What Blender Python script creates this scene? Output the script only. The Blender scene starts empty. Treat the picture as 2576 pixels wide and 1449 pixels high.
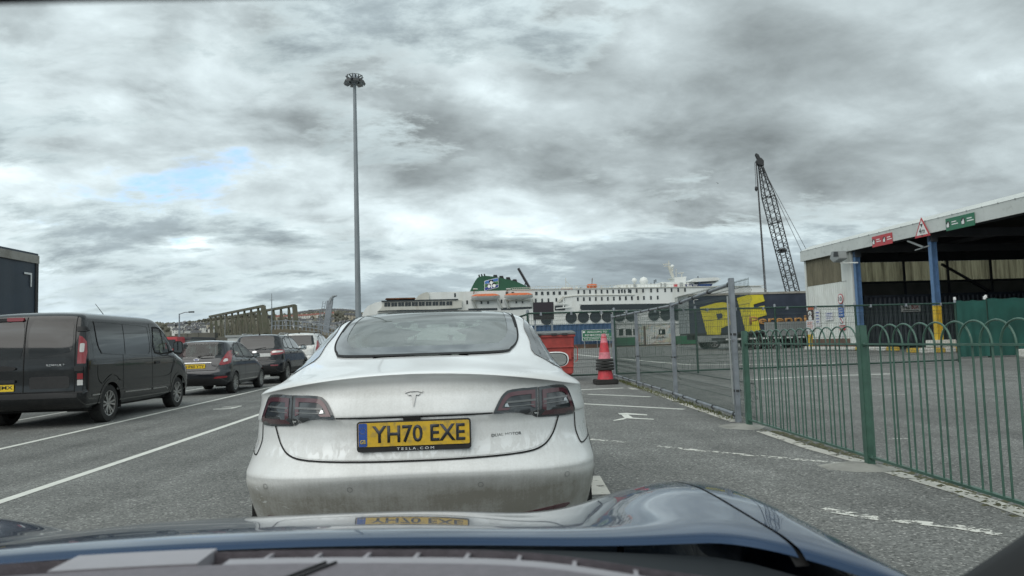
import bpy, bmesh, math, random
import numpy as np
from mathutils import Vector, Matrix
from mathutils.bvhtree import BVHTree
R = math.radians
random.seed(7); rng = np.random.default_rng(7)
S = bpy.context.scene
COL = S.collection

# ------------------------------------------------------------------ camera
CAM_H = 1.2
YAW, PITCH, ROLL = R(3.1), R(4.2), R(1.8)
cam_d = bpy.data.cameras.new("camera"); cam = bpy.data.objects.new("camera", cam_d); COL.objects.link(cam)
cam_d.sensor_width = 36.0; cam_d.lens = 26.0; cam_d.clip_start = 0.02; cam_d.clip_end = 12000
cam_d.dof.use_dof = True; cam_d.dof.focus_distance = 5.0; cam_d.dof.aperture_fstop = 7.0
Fv = Vector((math.sin(YAW)*math.cos(PITCH), math.cos(YAW)*math.cos(PITCH), math.sin(PITCH)))
R0 = Vector((math.cos(YAW), -math.sin(YAW), 0)); U0 = R0.cross(Fv)
Rv = R0*math.cos(ROLL) - U0*math.sin(ROLL); Uv = U0*math.cos(ROLL) + R0*math.sin(ROLL)
CAM = Vector((0, 0, CAM_H))
cam.matrix_world = Matrix(((Rv.x, Uv.x, -Fv.x, 0), (Rv.y, Uv.y, -Fv.y, 0), (Rv.z, Uv.z, -Fv.z, CAM_H), (0, 0, 0, 1)))
S.camera = cam

# ------------------------------------------------------------------ sky and sun
SUN_EL, SUN_AZ = R(48), R(-150)       # soft light from behind and above
world = bpy.data.worlds.new("World"); S.world = world; world.use_nodes = True
def build_sky():
    nt = world.node_tree; N = nt.nodes; L = nt.links
    for n in list(N): N.remove(n)
    out = N.new("ShaderNodeOutputWorld"); bg = N.new("ShaderNodeBackground")
    bg.inputs[1].default_value = 0.1
    sky = N.new("ShaderNodeTexSky"); sky.sky_type = 'NISHITA'; sky.sun_disc = False
    sky.sun_elevation = SUN_EL; sky.sun_rotation = SUN_AZ
    tc = N.new("ShaderNodeTexCoord")
    sep = N.new("ShaderNodeSeparateXYZ"); L.new(tc.outputs['Generated'], sep.inputs[0])
    def math_(op, a, b=None, c=None, clamp=False):
        m = N.new("ShaderNodeMath"); m.operation = op; m.use_clamp = clamp
        for i, v in enumerate((a, b, c)):
            if v is None: continue
            if isinstance(v, (int, float)): m.inputs[i].default_value = v
            else: L.new(v, m.inputs[i])
        return m.outputs[0]
    z = math_('MAXIMUM', sep.outputs[2], 0.0)
    den = math_('ADD', z, 0.28)
    px = math_('DIVIDE', sep.outputs[0], den); py = math_('DIVIDE', sep.outputs[1], den)
    cmb = N.new("ShaderNodeCombineXYZ"); L.new(px, cmb.inputs[0]); L.new(py, cmb.inputs[1])
    # the cloud layer drifts in bands: stretch it across the view a little
    mp = N.new("ShaderNodeMapping"); L.new(cmb.outputs[0], mp.inputs[0])
    mp.inputs['Location'].default_value = SKY_OFF; mp.inputs['Rotation'].default_value = (0, 0, R(-18))
    mp.inputs['Scale'].default_value = (0.85, 1.0, 1)
    def noise(scale, detail, rough, dist, vec=None):
        n = N.new("ShaderNodeTexNoise"); n.inputs['Scale'].default_value = scale; n.inputs['Detail'].default_value = detail
        n.inputs['Roughness'].default_value = rough; n.inputs['Distortion'].default_value = dist
        L.new(vec or mp.outputs[0], n.inputs['Vector']); return n.outputs['Fac']
    n1 = noise(1.0, 9, 0.50, 0.25)
    n2 = noise(4.2, 9, 0.60, 0.35)
    n3 = noise(0.42, 2, 0.5, 0.0)
    dens = math_('MULTIPLY_ADD', n2, 0.20, math_('MULTIPLY_ADD', n3, 0.32, math_('MULTIPLY', n1, 0.68)))
    # cover: 0 in the gaps, 1 in cloud
    mr = N.new("ShaderNodeMapRange"); mr.interpolation_type = 'SMOOTHSTEP'
    mr.inputs['From Min'].default_value = COVER[0]; mr.inputs['From Max'].default_value = COVER[1]
    L.new(dens, mr.inputs[0])
    ramp = N.new("ShaderNodeValToRGB"); cr = ramp.color_ramp
    cr.interpolation = 'EASE'
    cr.elements[0].position = STOPS[0][0]; cr.elements[1].position = STOPS[-1][0]
    for p_, c_ in STOPS[1:-1]: cr.elements.new(p_)
    for e_, (p_, c_) in zip(cr.elements, STOPS): e_.color = (c_*0.835, c_*0.965, c_*1.0, 1)
    L.new(dens, ramp.inputs[0])
    # lit tops: the same layer sampled a step towards the sun gives each cloud a pale and a dark side
    mp2 = N.new("ShaderNodeMapping"); L.new(mp.outputs[0], mp2.inputs[0]); mp2.inputs['Location'].default_value = (-0.10, 0.16, 0)
    s1 = noise(1.0, 9, 0.50, 0.25, mp2.outputs[0]); s2 = noise(4.2, 9, 0.60, 0.35, mp2.outputs[0])
    shade = math_('MULTIPLY_ADD', math_('SUBTRACT', s2, n2), 0.7, math_('MULTIPLY', math_('SUBTRACT', s1, n1), 2.6))
    shade = math_('ADD', math_('MULTIPLY', shade, SHADE), 10.0)
    sc = N.new("ShaderNodeVectorMath"); sc.operation = 'SCALE'; L.new(ramp.outputs[0], sc.inputs[0]); L.new(shade, sc.inputs['Scale'])
    # a lower, nearer layer of heavier cloud with defined pale rims and darker bellies
    mp3 = N.new("ShaderNodeMapping"); L.new(cmb.outputs[0], mp3.inputs[0]); mp3.inputs['Location'].default_value = SKY_OFF2; mp3.inputs['Rotation'].default_value = (0, 0, R(-14)); mp3.inputs['Scale'].default_value = (0.62, 1.0, 1)
    f1 = noise(0.85, 12, 0.58, 0.15, mp3.outputs[0]); f2 = noise(4.4, 10, 0.66, 0.25, mp3.outputs[0]); f3 = noise(0.35, 2, 0.5, 0.0, mp3.outputs[0])
    fd = math_('MULTIPLY_ADD', f2, 0.20, math_('MULTIPLY_ADD', f3, 0.36, math_('MULTIPLY', f1, 0.62)))
    fa = N.new("ShaderNodeMapRange"); fa.interpolation_type = 'SMOOTHSTEP'; fa.inputs['From Min'].default_value = FORE[0]; fa.inputs['From Max'].default_value = FORE[1]; L.new(fd, fa.inputs[0])
    fr = N.new("ShaderNodeValToRGB"); fc = fr.color_ramp; fc.interpolation = 'EASE'
    fc.elements[0].position = FSTOPS[0][0]; fc.elements[1].position = FSTOPS[-1][0]
    for p_, c_ in FSTOPS[1:-1]: fc.elements.new(p_)
    for e_, (p_, c_) in zip(fc.elements, FSTOPS): e_.color = (*c_, 1)
    L.new(fd, fr.inputs[0])
    fs = N.new("ShaderNodeVectorMath"); fs.operation = 'SCALE'; L.new(fr.outputs[0], fs.inputs[0])
    mp4 = N.new("ShaderNodeMapping"); L.new(mp3.outputs[0], mp4.inputs[0]); mp4.inputs['Location'].default_value = (-0.05, 0.10, 0)
    g1 = noise(0.85, 12, 0.58, 0.15, mp4.outputs[0]); g2 = noise(4.4, 10, 0.66, 0.25, mp4.outputs[0])
    L.new(math_('MULTIPLY_ADD', math_('MULTIPLY_ADD', math_('SUBTRACT', g2, f2), 0.55, math_('MULTIPLY', math_('SUBTRACT', g1, f1), 2.4)), SHADE, 10.0), fs.inputs['Scale'])
    # near the horizon layers pile up into a pale even grey
    hz = N.new("ShaderNodeMapRange"); hz.inputs['From Min'].default_value = 0.0; hz.inputs['From Max'].default_value = 0.14
    L.new(z, hz.inputs[0])
    low = N.new("ShaderNodeMix"); low.data_type = 'RGBA'; low.inputs['A'].default_value = (2.8, 3.6, 4.15, 1)
    L.new(math_('MULTIPLY_ADD', hz.outputs[0], 0.45, 0.55), low.inputs['Factor']); L.new(sc.outputs[0], low.inputs['B'])
    blue = N.new("ShaderNodeMix"); blue.data_type = 'RGBA'; blue.inputs['Factor'].default_value = 0.6
    L.new(sky.outputs[0], blue.inputs['A']); blue.inputs['B'].default_value = (2.3, 3.8, 6.2, 1)
    mx = N.new("ShaderNodeMix"); mx.data_type = 'RGBA'
    L.new(mr.outputs[0], mx.inputs['Factor']); L.new(blue.outputs['Result'], mx.inputs['A']); L.new(low.outputs['Result'], mx.inputs['B'])
    my = N.new("ShaderNodeMix"); my.data_type = 'RGBA'; L.new(fa.outputs[0], my.inputs['Factor']); L.new(mx.outputs['Result'], my.inputs['A']); L.new(fs.outputs[0], my.inputs['B'])
    L.new(my.outputs['Result'], bg.inputs[0]); L.new(bg.outputs[0], out.inputs[0])
SKY_OFF2 = (9.1, 6.7, 0)
FORE = (0.588, 0.622)
FSTOPS = [(0.58, (.385, .44, .44)), (0.612, (.298, .352, .365)), (0.655, (.195, .235, .252)), (0.76, (.140, .168, .184))]
COVER = (0.462, 0.505)
STOPS = [(0.48, .44), (0.54, .39), (0.59, .325), (0.65, .272), (0.74, .23)]
SHADE = 10.5
SKY_OFF = (12.7, 21.2, 0)
build_sky()
sun_d = bpy.data.lights.new("sun", 'SUN'); sun = bpy.data.objects.new("sun", sun_d); COL.objects.link(sun)
sun_d.energy = 0.9; sun_d.angle = R(75); sun_d.color = (1.0, 0.96, 0.9)
sd = Vector((math.sin(SUN_AZ)*math.cos(SUN_EL), math.cos(SUN_AZ)*math.cos(SUN_EL), math.sin(SUN_EL)))
sun.rotation_euler = sd.to_track_quat('Z', 'Y').to_euler(); sun.location = (0, 0, 60)
vs = S.view_settings; vs.view_transform = 'Standard'; vs.look = 'None'; vs.gamma = 1.0; vs.use_curve_mapping = False
vs.exposure = 1.12
S.render.engine = 'CYCLES'
S.cycles.use_denoising = True
S.cycles.max_bounces = 8; S.cycles.transparent_max_bounces = 16

# ------------------------------------------------------------------ helpers
FPX = 26/36*2575.0
def ray(px, py): return Fv + Rv*((px-1287.5)/FPX) - Uv*((py-724.5)/FPX)
def at(px, py, Y):
    d = ray(px, py); return CAM + d*(Y/d.y)
def gz(y):
    """the yard rises very gently towards the quay"""
    t = max(0.0, y-8.0); return 0.005*t*t/(t+6.0) if t > 0 else 0.0
def on_ground(px, py):
    d = ray(px, py); z = 0.0
    for _ in range(12):
        p = CAM + d*((z-CAM_H)/d.z); z = gz(p.y)
    return Vector((p.x, p.y, z))

MATS = {}
def mat(name, col, rough=0.5, metal=0.0, coat=0.0, spec=0.5, var=None, bump=None, grime=None, stretch=None, alpha=None):
    """procedural principled material. var=(scale, amount) mottles the colour, bump=(scale, strength),
    grime=(colour, scale, low, high) adds patchy dirt"""
    m = bpy.data.materials.new(name); m.use_nodes = True; MATS[name] = m
    nt = m.node_tree; N = nt.nodes; L = nt.links; b = N['Principled BSDF']
    b.inputs['Roughness'].default_value = rough; b.inputs['Metallic'].default_value = metal
    b.inputs['Coat Weight'].default_value = coat; b.inputs['Coat Roughness'].default_value = 0.04
    b.inputs['Specular IOR Level'].default_value = spec
    c4 = (*col, 1); b.inputs['Base Color'].default_value = c4
    tc = N.new('ShaderNodeTexCoord'); vec = tc.outputs['Object']
    if stretch:
        mp = N.new('ShaderNodeMapping'); mp.inputs['Scale'].default_value = stretch; L.new(vec, mp.inputs[0]); vec = mp.outputs[0]
    cur = None
    if var:
        n = N.new('ShaderNodeTexNoise'); n.inputs['Scale'].default_value = var[0]; n.inputs['Detail'].default_value = 5; L.new(vec, n.inputs['Vector'])
        r = N.new('ShaderNodeMapRange'); r.inputs['From Min'].default_value = 0.3; r.inputs['From Max'].default_value = 0.7; L.new(n.outputs['Fac'], r.inputs[0])
        mx = N.new('ShaderNodeMix'); mx.data_type = 'RGBA'
        mx.inputs['A'].default_value = (*[c*(1-var[1]) for c in col], 1); mx.inputs['B'].default_value = (*[min(1, c*(1+var[1])) for c in col], 1)
        L.new(r.outputs[0], mx.inputs['Factor']); cur = mx.outputs['Result']
        rr = N.new('ShaderNodeMapRange'); rr.inputs['To Min'].default_value = max(0.02, rough-0.08); rr.inputs['To Max'].default_value = min(1, rough+0.08)
        L.new(n.outputs['Fac'], rr.inputs[0]); L.new(rr.outputs[0], b.inputs['Roughness'])
    if grime:
        n = N.new('ShaderNodeTexNoise'); n.inputs['Scale'].default_value = grime[1]; n.inputs['Detail'].default_value = 7; n.inputs['Roughness'].default_value = 0.65
        L.new(vec, n.inputs['Vector'])
        r = N.new('ShaderNodeMapRange'); r.inputs['From Min'].default_value = grime[2]; r.inputs['From Max'].default_value = grime[3]; L.new(n.outputs['Fac'], r.inputs[0])
        mx = N.new('ShaderNodeMix'); mx.data_type = 'RGBA'; L.new(r.outputs[0], mx.inputs['Factor'])
        if cur: L.new(cur, mx.inputs['A'])
        else: mx.inputs['A'].default_value = c4
        mx.inputs['B'].default_value = (*grime[0], 1); cur = mx.outputs['Result']
    if cur: L.new(cur, b.inputs['Base Color'])
    if bump:
        n = N.new('ShaderNodeTexNoise'); n.inputs['Scale'].default_value = bump[0]; n.inputs['Detail'].default_value = 4; L.new(vec, n.inputs['Vector'])
        bp = N.new('ShaderNodeBump'); bp.inputs['Strength'].default_value = bump[1]; bp.inputs['Distance'].default_value = 0.01
        L.new(n.outputs['Fac'], bp.inputs['Height']); L.new(bp.outputs[0], b.inputs['Normal'])
    return m

def glass(name, tint, see=0.5, rough=0.02, film=0.0):
    """thin tinted pane: part see-through, with a Fresnel mirror on top"""
    m = bpy.data.materials.new(name); m.use_nodes = True; MATS[name] = m
    nt = m.node_tree; N = nt.nodes; L = nt.links
    for n in list(N): N.remove(n)
    out = N.new('ShaderNodeOutputMaterial'); tr = N.new('ShaderNodeBsdfTransparent'); tr.inputs[0].default_value = (*[see*t for t in tint], 1)
    gl = N.new('ShaderNodeBsdfGlossy'); gl.inputs['Roughness'].default_value = rough
    fr = N.new('ShaderNodeFresnel'); fr.inputs['IOR'].default_value = 1.55
    base = tr
    if film:
        df = N.new('ShaderNodeBsdfDiffuse'); df.inputs[0].default_value = (0.42, 0.47, 0.45, 1); base = N.new('ShaderNodeMixShader'); base.inputs[0].default_value = film  # milky diffuse layer, painting in the pane's pale reflection
        L.new(tr.outputs[0], base.inputs[1]); L.new(df.outputs[0], base.inputs[2])
    mx = N.new('ShaderNodeMixShader'); L.new(fr.outputs[0], mx.inputs[0]); L.new(base.outputs[0], mx.inputs[1]); L.new(gl.outputs[0], mx.inputs[2])
    L.new(mx.outputs[0], out.inputs[0]); return m

class MB:
    """collects simple shapes and links them as one mesh object"""
    def __init__(s): s.v = []; s.f = []; s.m = []; s.mi = 0
    def add(s, v, f):
        o = len(s.v); s.v += [tuple(p) for p in v]; s.f += [tuple(i+o for i in q) for q in f]; s.m += [s.mi]*len(f); return s
    def box(s, x0, x1, y0, y1, z0, z1):
        v = [(x, y, z) for z in (z0, z1) for y in (y0, y1) for x in (x0, x1)]
        return s.add(v, [(0, 2, 3, 1), (4, 5, 7, 6), (0, 1, 5, 4), (2, 6, 7, 3), (0, 4, 6, 2), (1, 3, 7, 5)])
    def bar(s, a, b, w, h=None, up=(0, 0, 1)):
        """rectangular bar from a to b"""
        a = Vector(a); b = Vector(b); h = h or w; d = (b-a).normalized(); u = Vector(up)
        if abs(d.dot(u)) > 0.98: u = Vector((1, 0, 0)) if abs(d.x) < .9 else Vector((0, 1, 0))
        sx = d.cross(u).normalized()*w/2; sy = sx.cross(d).normalized()*h/2
        v = [p+i*sx+j*sy for p in (a, b) for i, j in ((-1, -1), (1, -1), (1, 1), (-1, 1))]
        return s.add(v, [(0, 1, 2, 3), (7, 6, 5, 4), (0, 4, 5, 1), (1, 5, 6, 2), (2, 6, 7, 3), (3, 7, 4, 0)])
    def tube(s, pts, r, n=8, cap=True):
        pts = [Vector(p) for p in pts]; k = len(pts); rs = r if isinstance(r, (list, tuple)) else [r]*k
        o = []; prev = None
        for i, p in enumerate(pts):
            d = (pts[min(i+1, k-1)]-pts[max(i-1, 0)]).normalized()
            if prev is None:
                u = d.cross(Vector((0, 0, 1)));
                if u.length < 1e-3: u = d.cross(Vector((0, 1, 0)))
            else: u = prev - d*prev.dot(d)
            u.normalize(); prev = u; w = d.cross(u)
            o += [p + (u*math.cos(2*math.pi*j/n) + w*math.sin(2*math.pi*j/n))*rs[i] for j in range(n)]
        f = [(i*n+j, i*n+(j+1) % n, (i+1)*n+(j+1) % n, (i+1)*n+j) for i in range(k-1) for j in range(n)]
        if cap: f += [tuple(range(n-1, -1, -1)), tuple((k-1)*n+j for j in range(n))]
        return s.add(o, f)
    def lathe(s, prof, n=24, axis='z', c=(0, 0, 0)):
        """prof: (radius, height) pairs turned round an axis through c"""
        v = []
        for r, h in prof:
            for j in range(n):
                a = 2*math.pi*j/n; x, y = r*math.cos(a), r*math.sin(a)
                p = (x, y, h) if axis == 'z' else ((h, x, y) if axis == 'x' else (x, h, y))
                v.append((p[0]+c[0], p[1]+c[1], p[2]+c[2]))
        k = len(prof); f = [(i*n+j, i*n+(j+1) % n, (i+1)*n+(j+1) % n, (i+1)*n+j) for i in range(k-1) for j in range(n)]
        return s.add(v, f)
    def prism(s, poly, a, b, plane='xz'):
        """polygon extruded from a to b along the axis its plane leaves free"""
        def P(p, t): return (p[0], t, p[1]) if plane == 'xz' else ((t, p[0], p[1]) if plane == 'yz' else (p[0], p[1], t))
        n = len(poly); v = [P(p, a) for p in poly]+[P(p, b) for p in poly]
        return s.add(v, [tuple(range(n)), tuple(range(2*n-1, n-1, -1))]+[(i, n+i, n+(i+1) % n, (i+1) % n) for i in range(n)])
    def mesh(s, name, mats, smooth=None, bevel=0):
        me = bpy.data.meshes.new(name); me.from_pydata(s.v, [], s.f)
        for m in (mats if isinstance(mats, (list, tuple)) else [mats]): me.materials.append(MATS[m] if isinstance(m, str) else m)
        for p, i in zip(me.polygons, s.m): p.material_index = i
        bm = bmesh.new(); bm.from_mesh(me); bmesh.ops.recalc_face_normals(bm, faces=bm.faces)
        if bevel:
            es = [e for e in bm.edges if len(e.link_faces) == 2 and e.calc_face_angle(0) > R(30)]
            bmesh.ops.bevel(bm, geom=es, offset=bevel, segments=2, affect='EDGES', clamp_overlap=True)
        bm.to_mesh(me); bm.free()
        if smooth:
            for p in me.polygons: p.use_smooth = True
            me.set_sharp_from_angle(angle=R(smooth))
        return me
    def build(s, name, mats, parent=None, smooth=None, bevel=0, loc=None):
        return link(name, s.mesh(name, mats, smooth, bevel), parent, loc)

def link(name, me, parent=None, loc=None):
    o = bpy.data.objects.new(name, me); COL.objects.link(o)
    if parent: o.parent = parent
    if loc is not None: o.location = loc
    return o
def tag(o, label=None, cat=None, group=None, kind=None):
    if label: o["label"] = label
    if cat: o["category"] = cat
    if group: o["group"] = group
    if kind: o["kind"] = kind
    return o
def thing(name, label, cat, loc=(0, 0, 0), rz=0, group=None):
    o = bpy.data.objects.new(name, None); COL.objects.link(o); o.location = loc; o.rotation_euler = (0, 0, rz)
    o.empty_display_size = 0.3
    return tag(o, label, cat, group)
def copy_tree(o, parent=None):
    c = o.copy(); COL.objects.link(c); c.parent = parent
    for ch in list(o.children): copy_tree(ch, c)
    return c
_txt = {}
def text(s, name, m, parent, mat4, size=1.0, width=None, extrude=0.002, bold=0.0, space=1.0, ax='CENTER', height=None):
    """letters as a real mesh; local x right, y up; width/height stretch it to fit"""
    cu = bpy.data.curves.new(name, 'FONT'); cu.body = s; cu.size = 1; cu.align_x = 'LEFT'; cu.offset = bold; cu.space_character = space
    cu.extrude = 0; cu.resolution_u = 3
    o = bpy.data.objects.new(name, cu); COL.objects.link(o)
    bpy.context.view_layer.update()
    me = bpy.data.meshes.new_from_object(o.evaluated_get(bpy.context.evaluated_depsgraph_get()))
    bpy.data.objects.remove(o); bpy.data.curves.remove(cu)
    xs = [v.co.x for v in me.vertices]; ys = [v.co.y for v in me.vertices]
    x0, x1, y0, y1 = min(xs), max(xs), min(ys), max(ys)
    sx = sy = size
    if height: sy = height/(y1-y0); sx = sy
    if width: sx = width/(x1-x0)
    off = {'CENTER': (x0+x1)/2, 'LEFT': x0, 'RIGHT': x1}[ax]
    for v in me.vertices: v.co = ((v.co.x-off)*sx, (v.co.y-(y0+y1)/2)*sy, 0)
    if extrude:
        bm = bmesh.new(); bm.from_mesh(me)
        r = bmesh.ops.extrude_face_region(bm, geom=bm.faces[:])
        bmesh.ops.translate(bm, vec=(0, 0, extrude), verts=[g for g in r['geom'] if isinstance(g, bmesh.types.BMVert)])
        bmesh.ops.recalc_face_normals(bm, faces=bm.faces); bm.to_mesh(me); bm.free()
    me.transform(mat4); me.name = name; me.materials.clear(); me.materials.append(MATS[m])
    return link(name, me, parent)
def face_to(origin, right, up):
    """matrix placing flat artwork at origin with the given right and up directions"""
    r = Vector(right).normalized(); u = Vector(up).normalized(); n = r.cross(u); o = Vector(origin)
    return Matrix(((r.x, u.x, n.x, o.x), (r.y, u.y, n.y, o.y), (r.z, u.z, n.z, o.z), (0, 0, 0, 1)))
REAR = lambda x, y, z: face_to((x, y, z), (1, 0, 0), (0, 0, 1))     # artwork that faces the viewer (-y)

# ------------------------------------------------------------------ materials
def asphalt(name, base, dark, light):
    m = bpy.data.materials.new(name); m.use_nodes = True; MATS[name] = m
    nt = m.node_tree; N = nt.nodes; L = nt.links; b = N['Principled BSDF']; b.inputs['Roughness'].default_value = 0.85
    b.inputs['Specular IOR Level'].default_value = 0.35
    tc = N.new('ShaderNodeTexCoord'); v = tc.outputs['Object']
    def noise(sc, det=3, ro=0.5):
        n = N.new('ShaderNodeTexNoise'); n.inputs['Scale'].default_value = sc; n.inputs['Detail'].default_value = det; n.inputs['Roughness'].default_value = ro
        L.new(v, n.inputs['Vector']); return n.outputs['Fac']
    vo = N.new('ShaderNodeTexVoronoi'); vo.inputs['Scale'].default_value = 75; L.new(v, vo.inputs['Vector'])
    sp = N.new('ShaderNodeSeparateColor'); L.new(vo.outputs['Color'], sp.inputs[0])
    ramp = N.new('ShaderNodeValToRGB'); cr = ramp.color_ramp
    cr.elements[0].position = 0.0; cr.elements[0].color = (*dark, 1); cr.elements[1].position = 1.0; cr.elements[1].color = (*light, 1)
    e = cr.elements.new(0.35); e.color = (*base, 1); e = cr.elements.new(0.86); e.color = (*[c*1.25 for c in base], 1)
    L.new(sp.outputs[0], ramp.inputs[0])
    def mul(c, fac_out, lo, hi, a=0.3, z=0.7):
        r = N.new('ShaderNodeMapRange'); r.inputs['From Min'].default_value = a; r.inputs['From Max'].default_value = z
        r.inputs['To Min'].default_value = lo; r.inputs['To Max'].default_value = hi; L.new(fac_out, r.inputs[0])
        mm = N.new('ShaderNodeVectorMath'); mm.operation = 'SCALE'; L.new(c, mm.inputs[0]); L.new(r.outputs[0], mm.inputs['Scale']); return mm.outputs[0]
    c = mul(ramp.outputs[0], noise(28, 4, 0.7), 0.72, 1.28)
    c = mul(c, noise(1.1, 6, 0.65), 0.80, 1.18)
    c = mul(c, noise(0.55, 3, 0.55), 1.0, 0.66, 0.64, 0.72)        # oil and damp stains
    c = mul(c, noise(0.16, 4, 0.6), 0.78, 1.20)
    mp = N.new('ShaderNodeMapping'); mp.inputs['Scale'].default_value = (2.2, 0.08, 1); L.new(v, mp.inputs[0])
    n = N.new('ShaderNodeTexNoise'); n.inputs['Scale'].default_value = 1.0; n.inputs['Detail'].default_value = 4; L.new(mp.outputs[0], n.inputs['Vector'])
    c = mul(c, n.outputs['Fac'], 0.82, 1.14)
    L.new(c, b.inputs['Base Color'])
    bp = N.new('ShaderNodeBump'); bp.inputs['Strength'].default_value = 0.55; bp.inputs['Distance'].default_value = 0.006
    L.new(vo.outputs['Distance'], bp.inputs['Height']); L.new(bp.outputs[0], b.inputs['Normal'])
asphalt('asphalt', (0.142, 0.146, 0.139), (0.075, 0.077, 0.073), (0.34, 0.34, 0.32))

def worn_paint(name, col, under, sc, lo, hi):
    """road paint worn through to the tarmac in flakes"""
    m = mat(name, col, 0.7, var=(6, 0.08))
    nt = m.node_tree; N = nt.nodes; L = nt.links; b = N['Principled BSDF']
    tc = N.new('ShaderNodeTexCoord'); n = N.new('ShaderNodeTexNoise'); n.inputs['Scale'].default_value = sc; n.inputs['Detail'].default_value = 6; n.inputs['Roughness'].default_value = 0.7
    L.new(tc.outputs['Object'], n.inputs['Vector'])
    r = N.new('ShaderNodeMapRange'); r.inputs['From Min'].default_value = lo; r.inputs['From Max'].default_value = hi; L.new(n.outputs['Fac'], r.inputs[0])
    tr = N.new('ShaderNodeBsdfTransparent'); mx = N.new('ShaderNodeMixShader'); L.new(r.outputs[0], mx.inputs[0]); L.new(tr.outputs[0], mx.inputs[1]); L.new(b.outputs[0], mx.inputs[2])
    L.new(mx.outputs[0], N['Material Output'].inputs[0])
worn_paint('line_white', (0.62, 0.63, 0.58), None, 9, 0.22, 0.34)
worn_paint('line_worn', (0.62, 0.62, 0.57), None, 11, 0.47, 0.53)
worn_paint('line_kerb', (0.50, 0.49, 0.44), None, 5, 0.34, 0.46)

def white_car_paint():
    """white lacquer with road film: streaky grey grime, heaviest low on the bumper, wiped clean in places, plus painted shade under the lip and bumper crease"""
    m = mat('car_white', (0.80, 0.81, 0.80), 0.3, coat=0.6)
    nt = m.node_tree; N = nt.nodes; L = nt.links; b = N['Principled BSDF']
    tc = N.new('ShaderNodeTexCoord'); v = tc.outputs['Object']
    sx = N.new('ShaderNodeSeparateXYZ'); L.new(v, sx.inputs[0])
    def noise(sc, stretch, det=6, ro=0.65, dist=0):
        mp = N.new('ShaderNodeMapping'); mp.inputs['Scale'].default_value = stretch; L.new(v, mp.inputs[0])
        n = N.new('ShaderNodeTexNoise'); n.inputs['Scale'].default_value = sc; n.inputs['Detail'].default_value = det; n.inputs['Roughness'].default_value = ro
        n.inputs['Distortion'].default_value = dist; L.new(mp.outputs[0], n.inputs['Vector']); return n.outputs['Fac']
    def M(op, a, b_=None, clamp=False):
        q = N.new('ShaderNodeMath'); q.operation = op; q.use_clamp = clamp
        for i, t in enumerate((a, b_)):
            if t is None: continue
            if isinstance(t, (int, float)): q.inputs[i].default_value = t
            else: L.new(t, q.inputs[i])
        return q.outputs[0]
    def mr(x, a, b_, lo, hi):
        q = N.new('ShaderNodeMapRange'); q.inputs['From Min'].default_value = a; q.inputs['From Max'].default_value = b_; q.inputs['To Min'].default_value = lo; q.inputs['To Max'].default_value = hi
        L.new(x, q.inputs[0]); return q.outputs[0]
    z, y = sx.outputs[2], sx.outputs[1]
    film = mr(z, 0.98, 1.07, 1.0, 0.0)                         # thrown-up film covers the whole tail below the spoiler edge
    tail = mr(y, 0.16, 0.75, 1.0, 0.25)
    low_dirt_shade = mr(z, 0.50, 0.607, 1.0, 0.0)  # below the crease: road dirt plus painted shade of the downward face
    streak = noise(1.0, (55, 6, 3.2)); cloud = noise(4.0, (1, 1, 1.3)); speck = noise(110, (1, 1, 1), 2)
    lip_shade = M('MULTIPLY', mr(z, 0.955, 1.03, 0.0, 0.5), mr(z, 1.03, 1.052, 1.0, 0.0))  # shade under the overhanging boot edge, painted into the colour
    a = M('ADD', mr(streak, 0.3, 0.7, 0.20, 0.28), mr(cloud, 0.35, 0.7, -0.05, 0.15))
    a = M('ADD', a, mr(speck, 0.35, 0.7, -0.04, 0.07))
    a = M('MULTIPLY', M('MULTIPLY', M('ADD', a, lip_shade), film), tail)
    low_dark = M('MULTIPLY', low_dirt_shade, mr(M('ADD', M('MULTIPLY', streak, 0.35), M('MULTIPLY', cloud, 0.85)), 0.35, 0.85, 0.50, 0.80))
    a = M('ADD', a, low_dark, True)
    band = M('MULTIPLY', mr(z, 0.675, 0.70, 0.0, 1.0), mr(z, 0.72, 0.79, 1.0, 0.0))    # hand marks along the boot's lower edge
    wipe = M('MULTIPLY', band, mr(noise(1.0, (30, 10, 15), 3, 0.5, 0.9), 0.50, 0.55, 0.0, 1.0))
    scr = mr(noise(1.0, (5, 5, 26), 5, 0.7, 1.6), 0.60, 0.64, 0.0, 0.7); scr = M('MULTIPLY', scr, M('MULTIPLY', low_dirt_shade, mr(sx.outputs[0], -0.9, -0.2, 1.0, 0.0)))
    a = M('MULTIPLY', a, M('SUBTRACT', 1.0, M('MAXIMUM', M('MULTIPLY', wipe, 0.95), scr)), True)
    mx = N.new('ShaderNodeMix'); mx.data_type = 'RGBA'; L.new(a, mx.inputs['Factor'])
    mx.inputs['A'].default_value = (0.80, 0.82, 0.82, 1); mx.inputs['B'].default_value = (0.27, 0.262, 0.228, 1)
    L.new(mx.outputs['Result'], b.inputs['Base Color'])
    L.new(mr(a, 0.0, 0.6, 0.22, 0.6), b.inputs['Roughness']); L.new(mr(a, 0.0, 0.35, 0.7, 0.05), b.inputs['Coat Weight'])
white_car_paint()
mat('car_black', (0.006, 0.007, 0.008), 0.2, coat=0.7, spec=0.3, grime=((0.026, 0.026, 0.025), 6, 0.5, 0.9))
mat('car_grey', (0.013, 0.016, 0.021), 0.28, metal=0.3, coat=1.0, grime=((0.04, 0.04, 0.04), 6, 0.52, 0.95))
mat('car_navy', (0.006, 0.008, 0.012), 0.25, coat=0.7, spec=0.3, grime=((0.05, 0.05, 0.05), 6, 0.5, 0.9))
mat('car_silver', (0.62, 0.64, 0.63), 0.3, coat=0.7, grime=((0.35, 0.34, 0.31), 5, 0.45, 0.8))
mat('car_blue', (0.012, 0.040, 0.098), 0.22, metal=0.4, coat=0.8, spec=0.3)
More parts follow.
